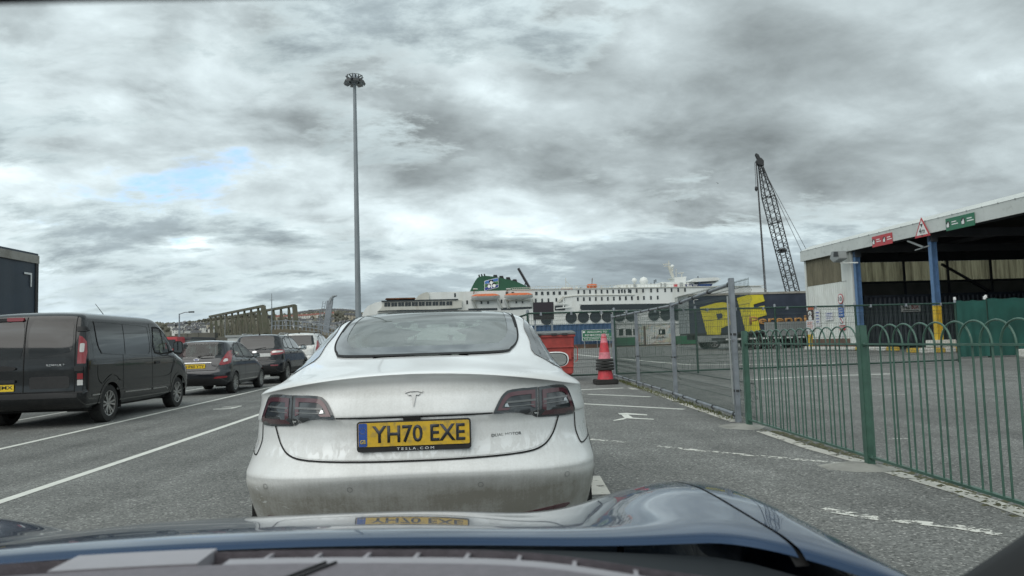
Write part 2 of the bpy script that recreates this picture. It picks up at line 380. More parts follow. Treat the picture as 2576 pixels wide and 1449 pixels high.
MATS['car_blue'].node_tree.nodes['Principled BSDF'].inputs['Coat Roughness'].default_value = 0.015
mat('trim', (0.018, 0.018, 0.019), 0.55, var=(30, 0.2))
mat('rubber', (0.022, 0.022, 0.021), 0.8, var=(25, 0.3))
mat('gap', (0.004, 0.004, 0.004), 0.8)
mat('frit', (0.012, 0.013, 0.015), 0.06, coat=0.6)
mat('privacy', (0.006, 0.007, 0.008), 0.03, coat=0.5)
glass('car_glass', (0.80, 0.92, 0.86), 0.55)
glass('rear_glass', (0.80, 0.94, 0.87), 0.45, film=0.32)
glass('clear_glass', (0.85, 0.95, 0.9), 0.75)
mat('seat', (0.10, 0.10, 0.10), 0.8, var=(20, 0.2))
mat('seat_cover', (0.55, 0.58, 0.56), 0.5, var=(14, 0.25))
mat('lining', (0.17, 0.18, 0.17), 0.9)
mat('lamp_smoke', (0.030, 0.034, 0.038), 0.07, coat=0.8)
mat('lamp_dim', (0.13, 0.135, 0.135), 0.25, metal=0.3, coat=0.6)
mat('lamp_red_smoke', (0.085, 0.032, 0.040), 0.12, coat=0.9)
mat('lamp_red', (0.24, 0.012, 0.018), 0.1, coat=0.9, spec=0.6)
mat('lamp_clear', (0.62, 0.60, 0.58), 0.12, metal=0.3, coat=0.6)
mat('badge_grey', (0.30, 0.31, 0.31), 0.3, metal=0.8)
mat('chrome', (0.55, 0.57, 0.58), 0.12, metal=1.0)
mat('alloy', (0.50, 0.50, 0.49), 0.3, metal=0.85, grime=((0.12, 0.11, 0.1), 25, 0.5, 0.8))
mat('rim_dark', (0.02, 0.02, 0.021), 0.4)
mat('plate_yellow', (0.62, 0.40, 0.035), 0.4, var=(40, 0.12), grime=((0.30, 0.23, 0.09), 30, 0.5, 0.75))
mat('plate_yellow_clean', (0.80, 0.56, 0.03), 0.35)
mat('plate_white', (0.66, 0.67, 0.66), 0.4, var=(30, 0.1))
mat('plate_blue', (0.035, 0.09, 0.33), 0.4, var=(40, 0.15))
mat('ink', (0.03, 0.035, 0.045), 0.5)
mat('gold_ink', (0.55, 0.42, 0.06), 0.5)
mat('white_ink', (0.72, 0.73, 0.72), 0.5)
mat('mirror', (0.75, 0.78, 0.78), 0.02, metal=1.0)
mat('dash', (0.17, 0.152, 0.17), 0.55, var=(90, 0.15), bump=(420, 0.25))
mat('dash_smooth', (0.34, 0.325, 0.35), 0.45, var=(60, 0.06))
mat('dash_black', (0.007, 0.007, 0.008), 0.65)
mat('cowl', (0.005, 0.008, 0.011), 0.5)
mat('steel_galv', (0.24, 0.265, 0.29), 0.48, metal=0.35, var=(7, 0.25), grime=((0.10, 0.10, 0.11), 14, 0.56, 0.74))
mat('steel_mast', (0.21, 0.235, 0.25), 0.55, metal=0.2, var=(0.8, 0.12))
mat('wire', (0.035, 0.06, 0.05), 0.6)
mat('wire_grey', (0.09, 0.105, 0.11), 0.6)
mat('fence_green', (0.048, 0.112, 0.083), 0.42, coat=0.15, var=(9, 0.22), grime=((0.20, 0.24, 0.20), 46, 0.64, 0.72))
mat('rail_green', (0.012, 0.045, 0.032), 0.5, var=(8, 0.25))
mat('cone_red', (0.52, 0.045, 0.06), 0.55, var=(12, 0.2), grime=((0.30, 0.11, 0.11), 9, 0.5, 0.8))
mat('cone_band', (0.62, 0.20, 0.24), 0.6, var=(14, 0.2), grime=((0.4, 0.16, 0.17), 12, 0.48, 0.7))
mat('bin_red', (0.40, 0.062, 0.052), 0.5, var=(3, 0.15), grime=((0.20, 0.04, 0.035), 5, 0.45, 0.85), stretch=(1, 1, 0.5))
mat('bin_lid', (0.13, 0.14, 0.14), 0.55, var=(6, 0.25))
mat('concrete', (0.27, 0.27, 0.245), 0.9, var=(2.5, 0.2), grime=((0.12, 0.12, 0.10), 6, 0.5, 0.85), bump=(60, 0.3))
mat('moss', (0.085, 0.085, 0.045), 0.95, var=(18, 0.5), bump=(40, 1.0))
mat('block_white', (0.66, 0.66, 0.62), 0.7, grime=((0.25, 0.24, 0.2), 7, 0.5, 0.75))
mat('block_yellow', (0.60, 0.42, 0.06), 0.7, grime=((0.25, 0.2, 0.1), 7, 0.5, 0.75))
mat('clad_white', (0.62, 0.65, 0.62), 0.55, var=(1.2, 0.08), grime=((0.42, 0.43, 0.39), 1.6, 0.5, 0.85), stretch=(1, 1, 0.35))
mat('fascia', (0.52, 0.55, 0.53), 0.55, var=(1.0, 0.07), grime=((0.26, 0.28, 0.26), 3, 0.55, 0.9))
def rooflight():
    m = mat('rooflight', (0.17, 0.155, 0.105), 0.7, grime=((0.07, 0.065, 0.04), 1.0, 0.4, 0.75), stretch=(1.6, 1.6, 0.45))
    return m
rooflight()
def translucent_panel():
    m = mat('translucent', (0.42, 0.38, 0.25), 0.75, grime=((0.07, 0.06, 0.035), 1.0, 0.42, 0.72), stretch=(2.6, 2.6, 0.22))
    nt = m.node_tree; N = nt.nodes; L = nt.links; b = N['Principled BSDF']
    tr = N.new('ShaderNodeBsdfTranslucent'); mx = N.new('ShaderNodeMixShader'); mx.inputs[0].default_value = 0.75
    src = b.inputs['Base Color'].links[0].from_socket; L.new(src, tr.inputs[0])
    L.new(b.outputs[0], mx.inputs[1]); L.new(tr.outputs[0], mx.inputs[2]); L.new(mx.outputs[0], N['Material Output'].inputs[0])
translucent_panel()
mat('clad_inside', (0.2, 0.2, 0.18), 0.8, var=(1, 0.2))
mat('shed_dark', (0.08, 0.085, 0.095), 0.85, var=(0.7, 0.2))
mat('column_blue', (0.10, 0.19, 0.34), 0.5, var=(3, 0.18), grime=((0.05, 0.07, 0.1), 5, 0.55, 0.85))
mat('column_yellow', (0.62, 0.42, 0.03), 0.55, var=(5, 0.15))
mat('container_navy', (0.045, 0.056, 0.075), 0.55, var=(1.5, 0.25))
mat('screen_green', (0.014, 0.080, 0.066), 0.85, var=(1.3, 0.25), bump=(9, 0.6))
mat('sign_red', (0.45, 0.055, 0.065), 0.45); mat('sign_green', (0.03, 0.155, 0.085), 0.45); mat('sign_white', (0.70, 0.71, 0.70), 0.45)
mat('sign_blue', (0.045, 0.13, 0.40), 0.45); mat('sign_black', (0.02, 0.02, 0.022), 0.5); mat('sign_brown', (0.06, 0.035, 0.03), 0.6)
mat('paper', (0.62, 0.63, 0.64), 0.7, var=(12, 0.08)); mat('orange_ink', (0.55, 0.14, 0.07), 0.6); mat('blue_ink', (0.10, 0.13, 0.36), 0.6)
mat('curtain_navy', (0.030, 0.040, 0.062), 0.5, var=(0.9, 0.22))
mat('curtain_slate', (0.026, 0.042, 0.062), 0.45, var=(0.8, 0.25))
mat('trailer_rail', (0.30, 0.29, 0.26), 0.5, grime=((0.12, 0.1, 0.07), 2, 0.5, 0.8))
mat('pf_yellow', (0.60, 0.52, 0.035), 0.5, var=(2, 0.1), grime=((0.38, 0.33, 0.05), 3, 0.55, 0.85))
mat('pf_orange', (0.42, 0.21, 0.06), 0.5)
mat('chassis', (0.025, 0.025, 0.026), 0.7)
mat('panel_grey', (0.26, 0.28, 0.28), 0.55, var=(1, 0.1))
mat('ship_white', (0.66, 0.68, 0.66), 0.5, var=(0.05, 0.05), grime=((0.46, 0.46, 0.40), 0.11, 0.5, 0.8), stretch=(1, 1, 0.35))
mat('ship_cream', (0.50, 0.50, 0.45), 0.6, var=(0.2, 0.1), grime=((0.30, 0.26, 0.2), 0.3, 0.55, 0.85))
mat('ship_rust', (0.14, 0.065, 0.035), 0.9, var=(0.6, 0.5))
mat('ship_dark', (0.022, 0.030, 0.034), 0.25, var=(0.2, 0.2))
mat('ship_green', (0.008, 0.070, 0.034), 0.45, var=(0.15, 0.12))
mat('ship_blue', (0.02, 0.03, 0.12), 0.4)
mat('ship_black', (0.012, 0.012, 0.014), 0.6)
mat('logo_blue', (0.06, 0.16, 0.42), 0.5); mat('logo_navy', (0.02, 0.035, 0.2), 0.5); mat('logo_green', (0.04, 0.16, 0.05), 0.5)
mat('boat_orange', (0.55, 0.13, 0.04), 0.55, var=(0.6, 0.15)); mat('boat_white', (0.55, 0.56, 0.54), 0.5, grime=((0.34, 0.33, 0.29), 0.6, 0.5, 0.8))
mat('hoard_blue', (0.028, 0.075, 0.155), 0.55, var=(0.6, 0.18)); mat('brick_base', (0.12, 0.075, 0.055), 0.85, var=(1.5, 0.25))
mat('truss', (0.105, 0.098, 0.070), 0.7, var=(0.5, 0.22), grime=((0.055, 0.065, 0.035), 0.8, 0.45, 0.7))
mat('ramp_concrete', (0.17, 0.16, 0.135), 0.9, var=(0.3, 0.2)); mat('ramp_side', (0.115, 0.10, 0.07), 0.85, var=(0.3, 0.2))
mat('quay_wall', (0.125, 0.122, 0.105), 0.9, var=(0.25, 0.3), grime=((0.06, 0.06, 0.05), 0.4, 0.5, 0.8))
mat('cabin_white', (0.55, 0.57, 0.56), 0.6, var=(0.6, 0.06)); mat('cabin_green', (0.012, 0.11, 0.05), 0.5, var=(1, 0.15)); mat('cabin_glass', (0.02, 0.024, 0.026), 0.08)
mat('crane_steel', (0.03, 0.032, 0.034), 0.7); mat('crane_cable', (0.06, 0.062, 0.065), 0.6)
mat('lamp_body', (0.035, 0.038, 0.04), 0.55); mat('lamp_glass', (0.30, 0.31, 0.32), 0.1, coat=0.5)
mat('hill_scrub', (0.11, 0.105, 0.08), 0.95, var=(0.012, 0.3)); mat('wood_leaf', (0.098, 0.096, 0.074), 0.95, var=(0.03, 0.4))
mat('house_white', (0.60, 0.60, 0.57), 0.8); mat('house_cream', (0.46, 0.42, 0.34), 0.8); mat('house_grey', (0.32, 0.31, 0.29), 0.8)
mat('slate', (0.085, 0.087, 0.092), 0.8, var=(0.1, 0.2)); mat('tile_red', (0.22, 0.09, 0.07), 0.85, var=(0.1, 0.2))
mat('water', (0.03, 0.05, 0.055), 0.08, bump=(0.6, 0.5))
mat('bird', (0.12, 0.12, 0.12), 0.8)
def mural():
    m = mat('mural', (0.58, 0.58, 0.55), 0.6)
    nt = m.node_tree; N = nt.nodes; L = nt.links; b = N['Principled BSDF']; tc = N.new('ShaderNodeTexCoord')
    mp = N.new('ShaderNodeMapping'); mp.inputs['Scale'].default_value = (1, 1, 1.2); L.new(tc.outputs['Object'], mp.inputs[0])
    prev = None
    for i, (c, off) in enumerate((((0.55, 0.25, 0.14), 1.3), ((0.2, 0.42, 0.5), 7.7), ((0.5, 0.46, 0.22), 13.1))):
        n = N.new('ShaderNodeTexNoise'); n.noise_dimensions = '4D'; n.inputs['W'].default_value = off; n.inputs['Scale'].default_value = 0.9; n.inputs['Detail'].default_value = 3; n.inputs['Distortion'].default_value = 2.5
        L.new(mp.outputs[0], n.inputs['Vector'])
        r = N.new('ShaderNodeMapRange'); r.inputs['From Min'].default_value = 0.54; r.inputs['From Max'].default_value = 0.60; r.inputs['To Max'].default_value = 0.45; L.new(n.outputs['Fac'], r.inputs[0])
        mx = N.new('ShaderNodeMix'); mx.data_type = 'RGBA'; L.new(r.outputs[0], mx.inputs['Factor'])
        if prev: L.new(prev, mx.inputs['A'])
        else: mx.inputs['A'].default_value = (0.58, 0.58, 0.55, 1)
        mx.inputs['B'].default_value = (*c, 1); prev = mx.outputs['Result']
    L.new(prev, b.inputs['Base Color'])
mural()
# ------------------------------------------------------------------ the yard
def ground():
    xs = [-420, -200, -100, -60, -30, -12, 0, 12, 30, 60, 120, 220, 420]; ys = [-80, -40, -20, -8] + [i*1.0 for i in range(0, 30)] + [30+2.5*i for i in range(0, 33)]
    v = [(x, y, gz(y)) for y in ys for x in xs]; n = len(xs)
    f = [(j*n+i, j*n+i+1, (j+1)*n+i+1, (j+1)*n+i) for j in range(len(ys)-1) for i in range(n-1)]
    m = MB(); m.add(v, f); o = m.build('yard_ground', 'asphalt'); tag(o, 'grey worn tarmac of the ferry port yard', kind='structure')
    ye = ys[-1]; m = MB(); m.box(-420, 420, ye, ye+1.2, -6, gz(ye)-0.02); tag(m.build('quay_edge', 'concrete'), 'concrete edge of the quay', kind='structure')
    m = MB(); m.add([(-5000, ye+1, -4.5), (5000, ye+1, -4.5), (5000, 6000, -4.5), (-5000, 6000, -4.5)], [(0, 1, 2, 3)])
    tag(m.build('water', 'water'), 'harbour water beyond the quay', kind='structure')
ground()
def strip(name, pts, w, m='line_white', label=None, lift=0.004, step=1.5):
    """painted line on the ground through pts (x, y)"""
    P = []
    for a, b in zip(pts[:-1], pts[1:]):
        k = max(1, int(math.hypot(b[0]-a[0], b[1]-a[1])/step))
        P += [(a[0]+(b[0]-a[0])*i/k, a[1]+(b[1]-a[1])*i/k) for i in range(k)]
    P.append(pts[-1]); v = []
    for i, p in enumerate(P):
        q0 = P[max(0, i-1)]; q1 = P[min(len(P)-1, i+1)]; dx, dy = q1[0]-q0[0], q1[1]-q0[1]; l = math.hypot(dx, dy) or 1
        nx, ny = -dy/l*w/2, dx/l*w/2
        v += [(p[0]+nx, p[1]+ny, gz(p[1]+ny)+lift), (p[0]-nx, p[1]-ny, gz(p[1]-ny)+lift)]
    o = MB().add(v, [(2*i, 2*i+1, 2*i+3, 2*i+2) for i in range(len(P)-1)]).build(name, m)
    return tag(o, label, kind='structure')
def G(px, py): p = on_ground(px, py); return (p.x, p.y)
strip('lane_line', [(-4.0, -6), (-3.98, 34)], 0.11, label='long white lane line just left of the white car')
strip('lane_line', [(-6.33, -6), (-6.2, 44)], 0.10, label='long white lane line beside the dark van')
strip('lane_line', [(-8.75, 2), (-8.5, 44)], 0.10, label='white lane line running under the dark van')
strip('lane_line', [(-11.1, 2), (-10.9, 44)], 0.10, label='white lane line left of the row of cars')
def Z(px, py, ox, oy, sc): return G((ox+px*sc)/1.165, (oy+py*sc)/1.165)
zr = lambda x, y: Z(x, y, 1680, 1100, 420/2576)
strip('bay_line', [zr(0, 265), zr(900, 228)], 0.16, label='crisp white line across the lane before the traffic cone')
strip('bay_line', [zr(1000, 225), zr(1150, 262)], 0.12, 'line_kerb', label='short white flake of line at the fence foot')
strip('bay_line', [zr(0, 335), zr(180, 325)], 0.14, 'line_worn', label='short faint white line by the white car')
strip('bay_line', [zr(250, 340), zr(1380, 388)], 0.11, label='second white line across the lane')
strip('bay_line', [zr(120, 510), zr(1990, 612)], 0.11, label='third white line across the lane, dotted with wear')
strip('bay_line', [zr(300, 1150), zr(920, 1205)], 0.09, 'line_worn', label='faint broken line right of the white car')
strip('bay_line', [zr(1500, 1275), zr(2400, 1370), G(2125, 1167)], 0.10, 'line_worn', label='broken white line leading to the green fence')
strip('bay_line', [G(2065, 1281), G(2200, 1304), G(2290, 1314), G(2400, 1325), G(2520, 1345)], 0.11, 'line_worn', label='flaking white line near the blue bonnet')
strip('bay_line', [G(1487, 1198), G(1512, 1245)], 0.15, 'line_kerb', label='stub of thick white line at the white car\'s rear corner')
def marking(name, polys, label, m='line_white'):
    mb = MB()
    for poly in polys:
        g = [on_ground(*p) for p in poly]; mb.add([(p.x, p.y, p.z+0.0045+0.0006*i) for i, p in enumerate([q for q in g])], [tuple(range(len(g)))])
    return tag(mb.build(name, m), label, kind='structure')
zz = lambda L_: [((1680+x*0.16304)/1.165, (1100+y*0.16304)/1.165) for x, y in L_]
marking('lane_symbol', [zz([(800, 685), (950, 680), (1320, 708), (1325, 725), (1000, 712), (830, 712)]),
                        zz([(860, 712), (985, 712), (1070, 765), (1030, 785), (920, 775)]),
                        zz([(700, 815), (900, 770), (960, 780), (900, 800), (740, 822)]), zz([(1030, 762), (1190, 775), (1445, 788), (1440, 802), (1180, 792), (1000, 782)])],
        'worn white painted symbol on the lane right of the white car')
zn = lambda L_: [((560+x*0.09317)/1.165, (1160+y*0.09317)/1.165) for x, y in L_]
marking('lane_number', [zn([(940, 365), (1250, 328), (1590, 318), (1595, 335), (1480, 350), (1480, 332), (1250, 345), (990, 378)]),
                        zn([(1480, 333), (1590, 330), (1430, 366), (1380, 358)]), zn([(1060, 376), (1380, 358), (1480, 366), (1330, 392), (1250, 384), (1100, 388)]),
                        zn([(1330, 380), (1470, 368), (1290, 410), (1020, 430), (690, 436), (685, 420), (1000, 412), (1200, 400)])],
        'squashed white lane number on the tarmac between the two lane lines')
z8 = lambda x, y: Z(x, y, 2100, 900, 900/2174)
strip('yard_line', [z8(245, 515), z8(500, 500), z8(800, 487), z8(1240, 473)], 0.17, 'line_white', label='white painted line in the yard seen through the green fence')
strip('yard_line', [z8(300, 405), z8(700, 400), z8(1350, 372)], 0.13, 'line_worn', label='faint yard line before the shed')
strip('yard_line', [z8(1150, 622), z8(1340, 620)], 0.07, 'line_worn', label='faint short yard line behind the green fence')
strip('yard_line', [z8(1205, 934), z8(1355, 932)], 0.04, 'line_worn', label='thin short yard line low behind the green fence')
z4 = lambda x, y: Z(x, y, 1500, 740, 950/2576)
strip('yard_line', [z4(510, 812), z4(720, 830), z4(960, 852), z4(1200, 875), z4(1420, 893), z4(1900, 890), z4(2576, 880)], 0.25, 'line_white', label='long curving white line across the far yard')
# painted edge and mossy foot along the fences on the right
strip('edge_line', [G(1585, 963), G(1700, 1009)], 0.13, 'line_kerb', label='cream edge line at the foot of the mesh gate, far part')
strip('edge_line', [G(1715, 1015), G(1850, 1061)], 0.14, 'line_kerb', label='cream edge line at the foot of the mesh gate, near part')
strip('edge_line', [G(1915, 1085), G(2040, 1128), G(2180, 1166)], 0.14, 'line_kerb', label='cream edge line along the green fence before its middle post')
strip('edge_line', [G(2243, 1188), G(2420, 1240), G(2600, 1300), (3.42, 2.5)], 0.14, 'line_kerb', label='cream edge line along the green fence nearest the camera')
def clods(name, a, b, n, spread, m, label, size=0.035):
    mb = MB()
    for _ in range(n):
        t = random.random(); x = a[0]+(b[0]-a[0])*t+random.gauss(0, spread); y = a[1]+(b[1]-a[1])*t+random.gauss(0, .08); s_ = size*random.uniform(.3, 1.3)
        z = gz(y); k = random.randint(5, 7); ph = random.random()*6; top = (x+random.uniform(-.3, .3)*s_, y+random.uniform(-.3, .3)*s_, z+s_*random.uniform(.12, .35))
        v = [(x+s_*random.uniform(.6, 1.2)*math.cos(ph+6.283*j/k), y+s_*random.uniform(.6, 1.4)*math.sin(ph+6.283*j/k), z-0.002) for j in range(k)]+[top]
        mb.add(v, [(j, (j+1) % k, k) for j in range(k)])
    o = mb.build(name, m, smooth=80); return tag(o, label, kind='stuff')
clods('moss', (3.66, 9.2), (3.52, 3.0), 900, 0.055, 'moss', 'brown moss and dirt along the foot of the green fence')
clods('moss', (4.02, 20.5), (3.66, 10.4), 700, 0.07, 'moss', 'brown moss and dirt along the foot of the mesh gate')
def grass_tufts():
    mb = MB()
    for _ in range(1100):
        t = random.random()**1.2; x = 4.02+(3.66-4.02)*t+random.gauss(0, .06); y = 20.5+(10.4-20.5)*t; h = random.uniform(.02, .07); a = random.random()*6.28; z = gz(y)
        dx, dy = math.cos(a), math.sin(a); w = .006
        mb.add([(x-dy*w, y+dx*w, z), (x+dy*w, y-dx*w, z), (x+dx*h*.6, y+dy*h*.6, z+h)], [(0, 1, 2)])
    tag(mb.build('grass', mat('weed', (0.10, 0.11, 0.035), 0.9)), 'sparse weeds at the foot of the mesh gate', kind='stuff')
grass_tufts()
clods('gravel', (-3.2, 3.0), (3.2, 9.0), 160, 1.6, 'concrete', 'loose pale chippings scattered on the tarmac', 0.012)

# ------------------------------------------------------------------ vehicles: lofted bodies with parts laid on their surface
def pchip(P, sub):
    """monotone cubic through the rows of P, sub steps per row"""
    P = np.array(P, float); n = len(P); d = np.diff(P, axis=0); m = np.zeros_like(P); m[0] = d[0]; m[-1] = d[-1]
    for i in range(1, n-1):
        s = d[i-1]*d[i]; m[i] = np.where(s > 0, 2*s/np.where(np.abs(d[i-1]+d[i]) < 1e-12, 1, d[i-1]+d[i]), 0)
    out = []
    for i in range(n-1):
        for k in range(sub):
            t = k/sub; h00 = 2*t**3-3*t*t+1; h10 = t**3-2*t*t+t; h01 = -2*t**3+3*t*t; h11 = t**3-t*t
            out.append(h00*P[i]+h10*m[i]+h01*P[i+1]+h11*m[i+1])
    out.append(P[-1]); return np.array(out)
def loft_body(rows, sub=3, nr=22, ns=22, nf=16):
    """rows: (zr, yr, zs, w, zf, yf, cr, er, cf, ef): one contour of the body from rear centre round to front centre"""
    D = pchip(rows, sub); V = []; F = []
    half = nr+ns+nf-2
    for zr_, yr, zs, w, zf, yf, cr, er, cf, ef in D:
        pts = []
        for i in range(nr):
            a = math.pi/2*i/(nr-1); x = w*math.sin(a)**(2/er); y = yr+cr*(1-math.cos(a)**(2/er)); pts.append((x, y, zr_+(zs-zr_)*(x/w)**2))
        y0, y1 = yr+cr, yf-cf
        for i in range(1, ns):
            t = i/(ns-1); pts.append((w, y0+(y1-y0)*t, zs))
        for i in range(1, nf):
            a = math.pi/2*(1-i/(nf-1)); x = w*max(0, math.sin(a))**(2/ef); y = yf-cf*(1-max(0, math.cos(a))**(2/ef)); pts.append((x, y, zf+(zs-zf)*(x/w)**2))
        full = pts+[(-x, y, z) for x, y, z in reversed(pts[1:-1])]
        V += full
    n = 2*half-2+0; n = len(V)//len(D); k = len(D); h = (n+2)//2
    for r in range(k-1):
        for i in range(n): F.append((r*n+i, r*n+(i+1) % n, (r+1)*n+(i+1) % n, (r+1)*n+i))
    for r, flip in ((0, True), (k-1, False)):
        R_ = lambda i: r*n+i
        Lf = lambda i: r*n+(n-i) % n
        for i in range(h-1):
            q = [R_(i), R_(i+1), Lf(i+1), Lf(i)]
            q = [q[0]]+[a for j, a in enumerate(q[1:], 1) if a not in q[:j]]
            if len(q) >= 3: F.append(tuple(q))
    return V, F
def smooth_poly(pts, sub=6, closed=True):
    P = [Vector((*p, 0)) for p in pts]; n = len(P); out = []
    rng_ = range(n) if closed else range(n-1)
    for i in rng_:
        p0, p1, p2, p3 = (P[(i-1) % n], P[i], P[(i+1) % n], P[(i+2) % n]) if closed else (P[max(0, i-1)], P[i], P[i+1], P[min(n-1, i+2)])
        for k in range(sub):
            t = k/sub; q = 0.5*((2*p1)+(-p0+p2)*t+(2*p0-5*p1+4*p2-p3)*t*t+(-p0+3*p1-3*p2+p3)*t**3); out.append((q.x, q.y))
    if not closed: out.append((P[-1].x, P[-1].y))
    return out
def rrect(x0, y0, x1, y1, r=0.03, k=4):
    o = []
    for cx, cy, a0 in ((x1-r, y1-r, 0), (x0+r, y1-r, 90), (x0+r, y0+r, 180), (x1-r, y0+r, 270)):
        o += [(cx+r*math.cos(R(a0+90*i/k)), cy+r*math.sin(R(a0+90*i/k))) for i in range(k+1)]
    return o
def inside(p, poly):
    x, y = p; c = False; n = len(poly); j = n-1
    for i in range(n):
        xi, yi = poly[i]; xj, yj = poly[j]
        if (yi > y) != (yj > y) and x < (xj-xi)*(y-yi)/(yj-yi)+xi: c = not c
        j = i
    return c
class Body:
    def __init__(s, name, label, cat, loc, rz, rows, paint, arches, group=None, sub=3):
        s.t = thing(name, label, cat, loc, rz, group)
        s.V, s.F = loft_body(rows, sub)
        s.bvh = BVHTree.FromPolygons([Vector(v) for v in s.V], s.F)
        s.paint = paint; s.holes = []; s.arches = arches     # (y, z, radius)
    def proj(s, a, b, axis, off):
        o, d = {'rear': (Vector((a, -3, b)), Vector((0, 1, 0))), 'right': (Vector((3, a, b)), Vector((-1, 0, 0))), 'left': (Vector((-3, a, b)), Vector((1, 0, 0))),
                'top': (Vector((a, b, 4)), Vector((0, 0, -1))), 'front': (Vector((a, 9, b)), Vector((0, -1, 0)))}[axis]
        h = s.bvh.ray_cast(o, d)
        k = 0
        while h[0] is None and k < 14 and axis in ('rear', 'front', 'right', 'left'):
            k += 1; o = o-Vector((0, 0, .01)); h = s.bvh.ray_cast(o, d)
        if h[0] is None:
            q = o+d*2.4 if axis != 'front' else Vector((a, 4, b)); h = s.bvh.find_nearest(q)
        nrm = h[1]
        if nrm.dot(d) > 0: nrm = -nrm
        return h[0]+nrm*off
    def patch(s, name, outline, axis, m, off=0.004, step=0.04, skirt=0.008, parent=None, hole=False, shrink=0.03, smooth=50):
        bm = bmesh.new(); vs_ = [bm.verts.new((x, y, 0)) for x, y in outline]; bm.faces.new(vs_)
        xs = [p[0] for p in outline]; ys = [p[1] for p in outline]
        for lo, hi, nrm in ((min(xs), max(xs), (1, 0, 0)), (min(ys), max(ys), (0, 1, 0))):
            k = int((hi-lo)/step)
            for i in range(1, k+1):
                c = lo+(hi-lo)*i/(k+1); bmesh.ops.bisect_plane(bm, geom=bm.verts[:]+bm.edges[:]+bm.faces[:], plane_co=tuple(c*t for t in nrm), plane_no=nrm)
        bmesh.ops.triangulate(bm, faces=[f for f in bm.faces if len(f.verts) > 4])
        if skirt:
            be = [e for e in bm.edges if e.is_boundary]; r = bmesh.ops.extrude_edge_only(bm, edges=be); low = set(g for g in r['geom'] if isinstance(g, bmesh.types.BMVert))
        else: low = set()
        for v in bm.verts: v.co = s.proj(v.co.x, v.co.y, axis, off-skirt if v in low else off)
        bmesh.ops.recalc_face_normals(bm, faces=bm.faces)
        me = bpy.data.meshes.new(name); bm.to_mesh(me); bm.free()
        me.materials.append(MATS[m])
        for p in me.polygons: p.use_smooth = True
        me.set_sharp_from_angle(angle=R(smooth))
        if hole: s.holes.append((outline, axis, shrink))
        return link(name, me, parent or s.t)
    def seam(s, name, pts, axis, w=0.008, m='gap', off=0.0055, step=0.03, closed=False, parent=None, more=()):
        mb = MB()
        for pts_ in (pts, *more):
            P = []; pp = list(pts_)+([pts_[0]] if closed else [])
            for a, b in zip(pp[:-1], pp[1:]):
                k = max(1, int(math.hypot(b[0]-a[0], b[1]-a[1])/step)); P += [(a[0]+(b[0]-a[0])*i/k, a[1]+(b[1]-a[1])*i/k) for i in range(k)]
            P.append(pp[-1]); v = []; n = len(P)
            for i, p in enumerate(P):
                q0 = P[i-1] if i > 0 else (P[-2] if closed else P[0]); q1 = P[i+1] if i < n-1 else (P[1] if closed else P[-1]); dx, dy = q1[0]-q0[0], q1[1]-q0[1]; l = math.hypot(dx, dy) or 1
                for sg in (1, -1): v.append(s.proj(p[0]-dy/l*w/2*sg, p[1]+dx/l*w/2*sg, axis, off))
            mb.add(v, [(2*i, 2*i+1, 2*i+3, 2*i+2) for i in range(n-1)])
        return mb.build(name, m, parent or s.t, smooth=60)
    def finish(s, lining=True):
        V, F = s.V, s.F; keep = []; lin = []
        for f in F:
            c = sum((Vector(V[i]) for i in f), Vector())/len(f); nn = (Vector(V[f[2]])-Vector(V[f[0]])).cross(Vector(V[f[-1]])-Vector(V[f[1]])); drop = False
            for outline, axis, sh in s.holes:
                if axis == 'rear':
                    if c.y > (s.holes_y if hasattr(s, 'holes_y') else 2.3): continue
                    p = (c.x, c.z)
                elif axis == 'front':
                    if c.y < 2.0: continue
                    p = (c.x, c.z)
                elif axis == 'top': p = (c.x, c.y); 
                else:
                    if (axis == 'right') != (c.x > 0): continue
                    p = (c.y, c.z)
                if axis == 'top' and c.z < 1.2: continue
                if inside(p, outline) and min(math.hypot(p[0]-q[0], p[1]-q[1]) for q in outline) > sh: drop = True; break
            if not drop:
                for (yw, zw, rw) in s.arches:
                    if abs(c.x) > 0.45 and math.hypot(c.y-yw, c.z-zw) < rw: drop = True
            if not drop: keep.append(f)
        mb = MB(); mb.v = [tuple(v) for v in V]; mb.f = keep; mb.m = [0]*len(keep)
        s.body = mb.build('body', s.paint, s.t, smooth=42)
        if lining and s.holes:
            c0 = Vector((0, 2.2, 0.8)); W = [tuple(Vector(v)+(c0-Vector(v)).normalized()*0.035) for v in V]
            mb = MB(); mb.v = W; mb.f = keep; mb.m = [0]*len(keep); mb.build('cabin_lining', 'lining', s.t, smooth=60)
        # arch liners and lips
        for (yw, zw, rw) in s.arches:
            for sg in (-1, 1):
                n = 20; ring = [(yw+(rw+.03)*math.cos(math.pi*1.16*i/n-.25), zw+(rw+.03)*math.sin(math.pi*1.16*i/n-.25)) for i in range(n+1)]
                hw = max(abs(s.proj(yw, zw+rw*1.02, 'right', 0).x), .5); v = []
                for (y, z) in ring: v += [(sg*(hw-.02), y, z), (sg*.42, y, z)]
                mb = MB().add(v+[(sg*.42, yw, zw)], [(2*i, 2*i+1, 2*i+3, 2*i+2) for i in range(n)]+[(2*i+1, 2*n+2, 2*i+3) for i in range(n)]); mb.build('wheel_arch_liner', 'gap', s.t)
    def arch_lips(s, m, w=0.05, off=0.006, name='wheel_arch'):
        for (yw, zw, rw) in s.arches:
            for ax in ('right', 'left'):
                pts = [(yw+(rw+w*.32)*math.cos(math.pi*1.12*i/26-.19), zw+(rw+w*.32)*math.sin(math.pi*1.12*i/26-.19)) for i in range(27)]
                s.seam(name, pts, ax, w, m, off, 0.05)
    def wheels(s, track, r, width, style):
        for (yw, zw, rw) in s.arches:
            for sg in (-1, 1):
                wheel(s.t, sg*track, yw, r, width, sg, style)
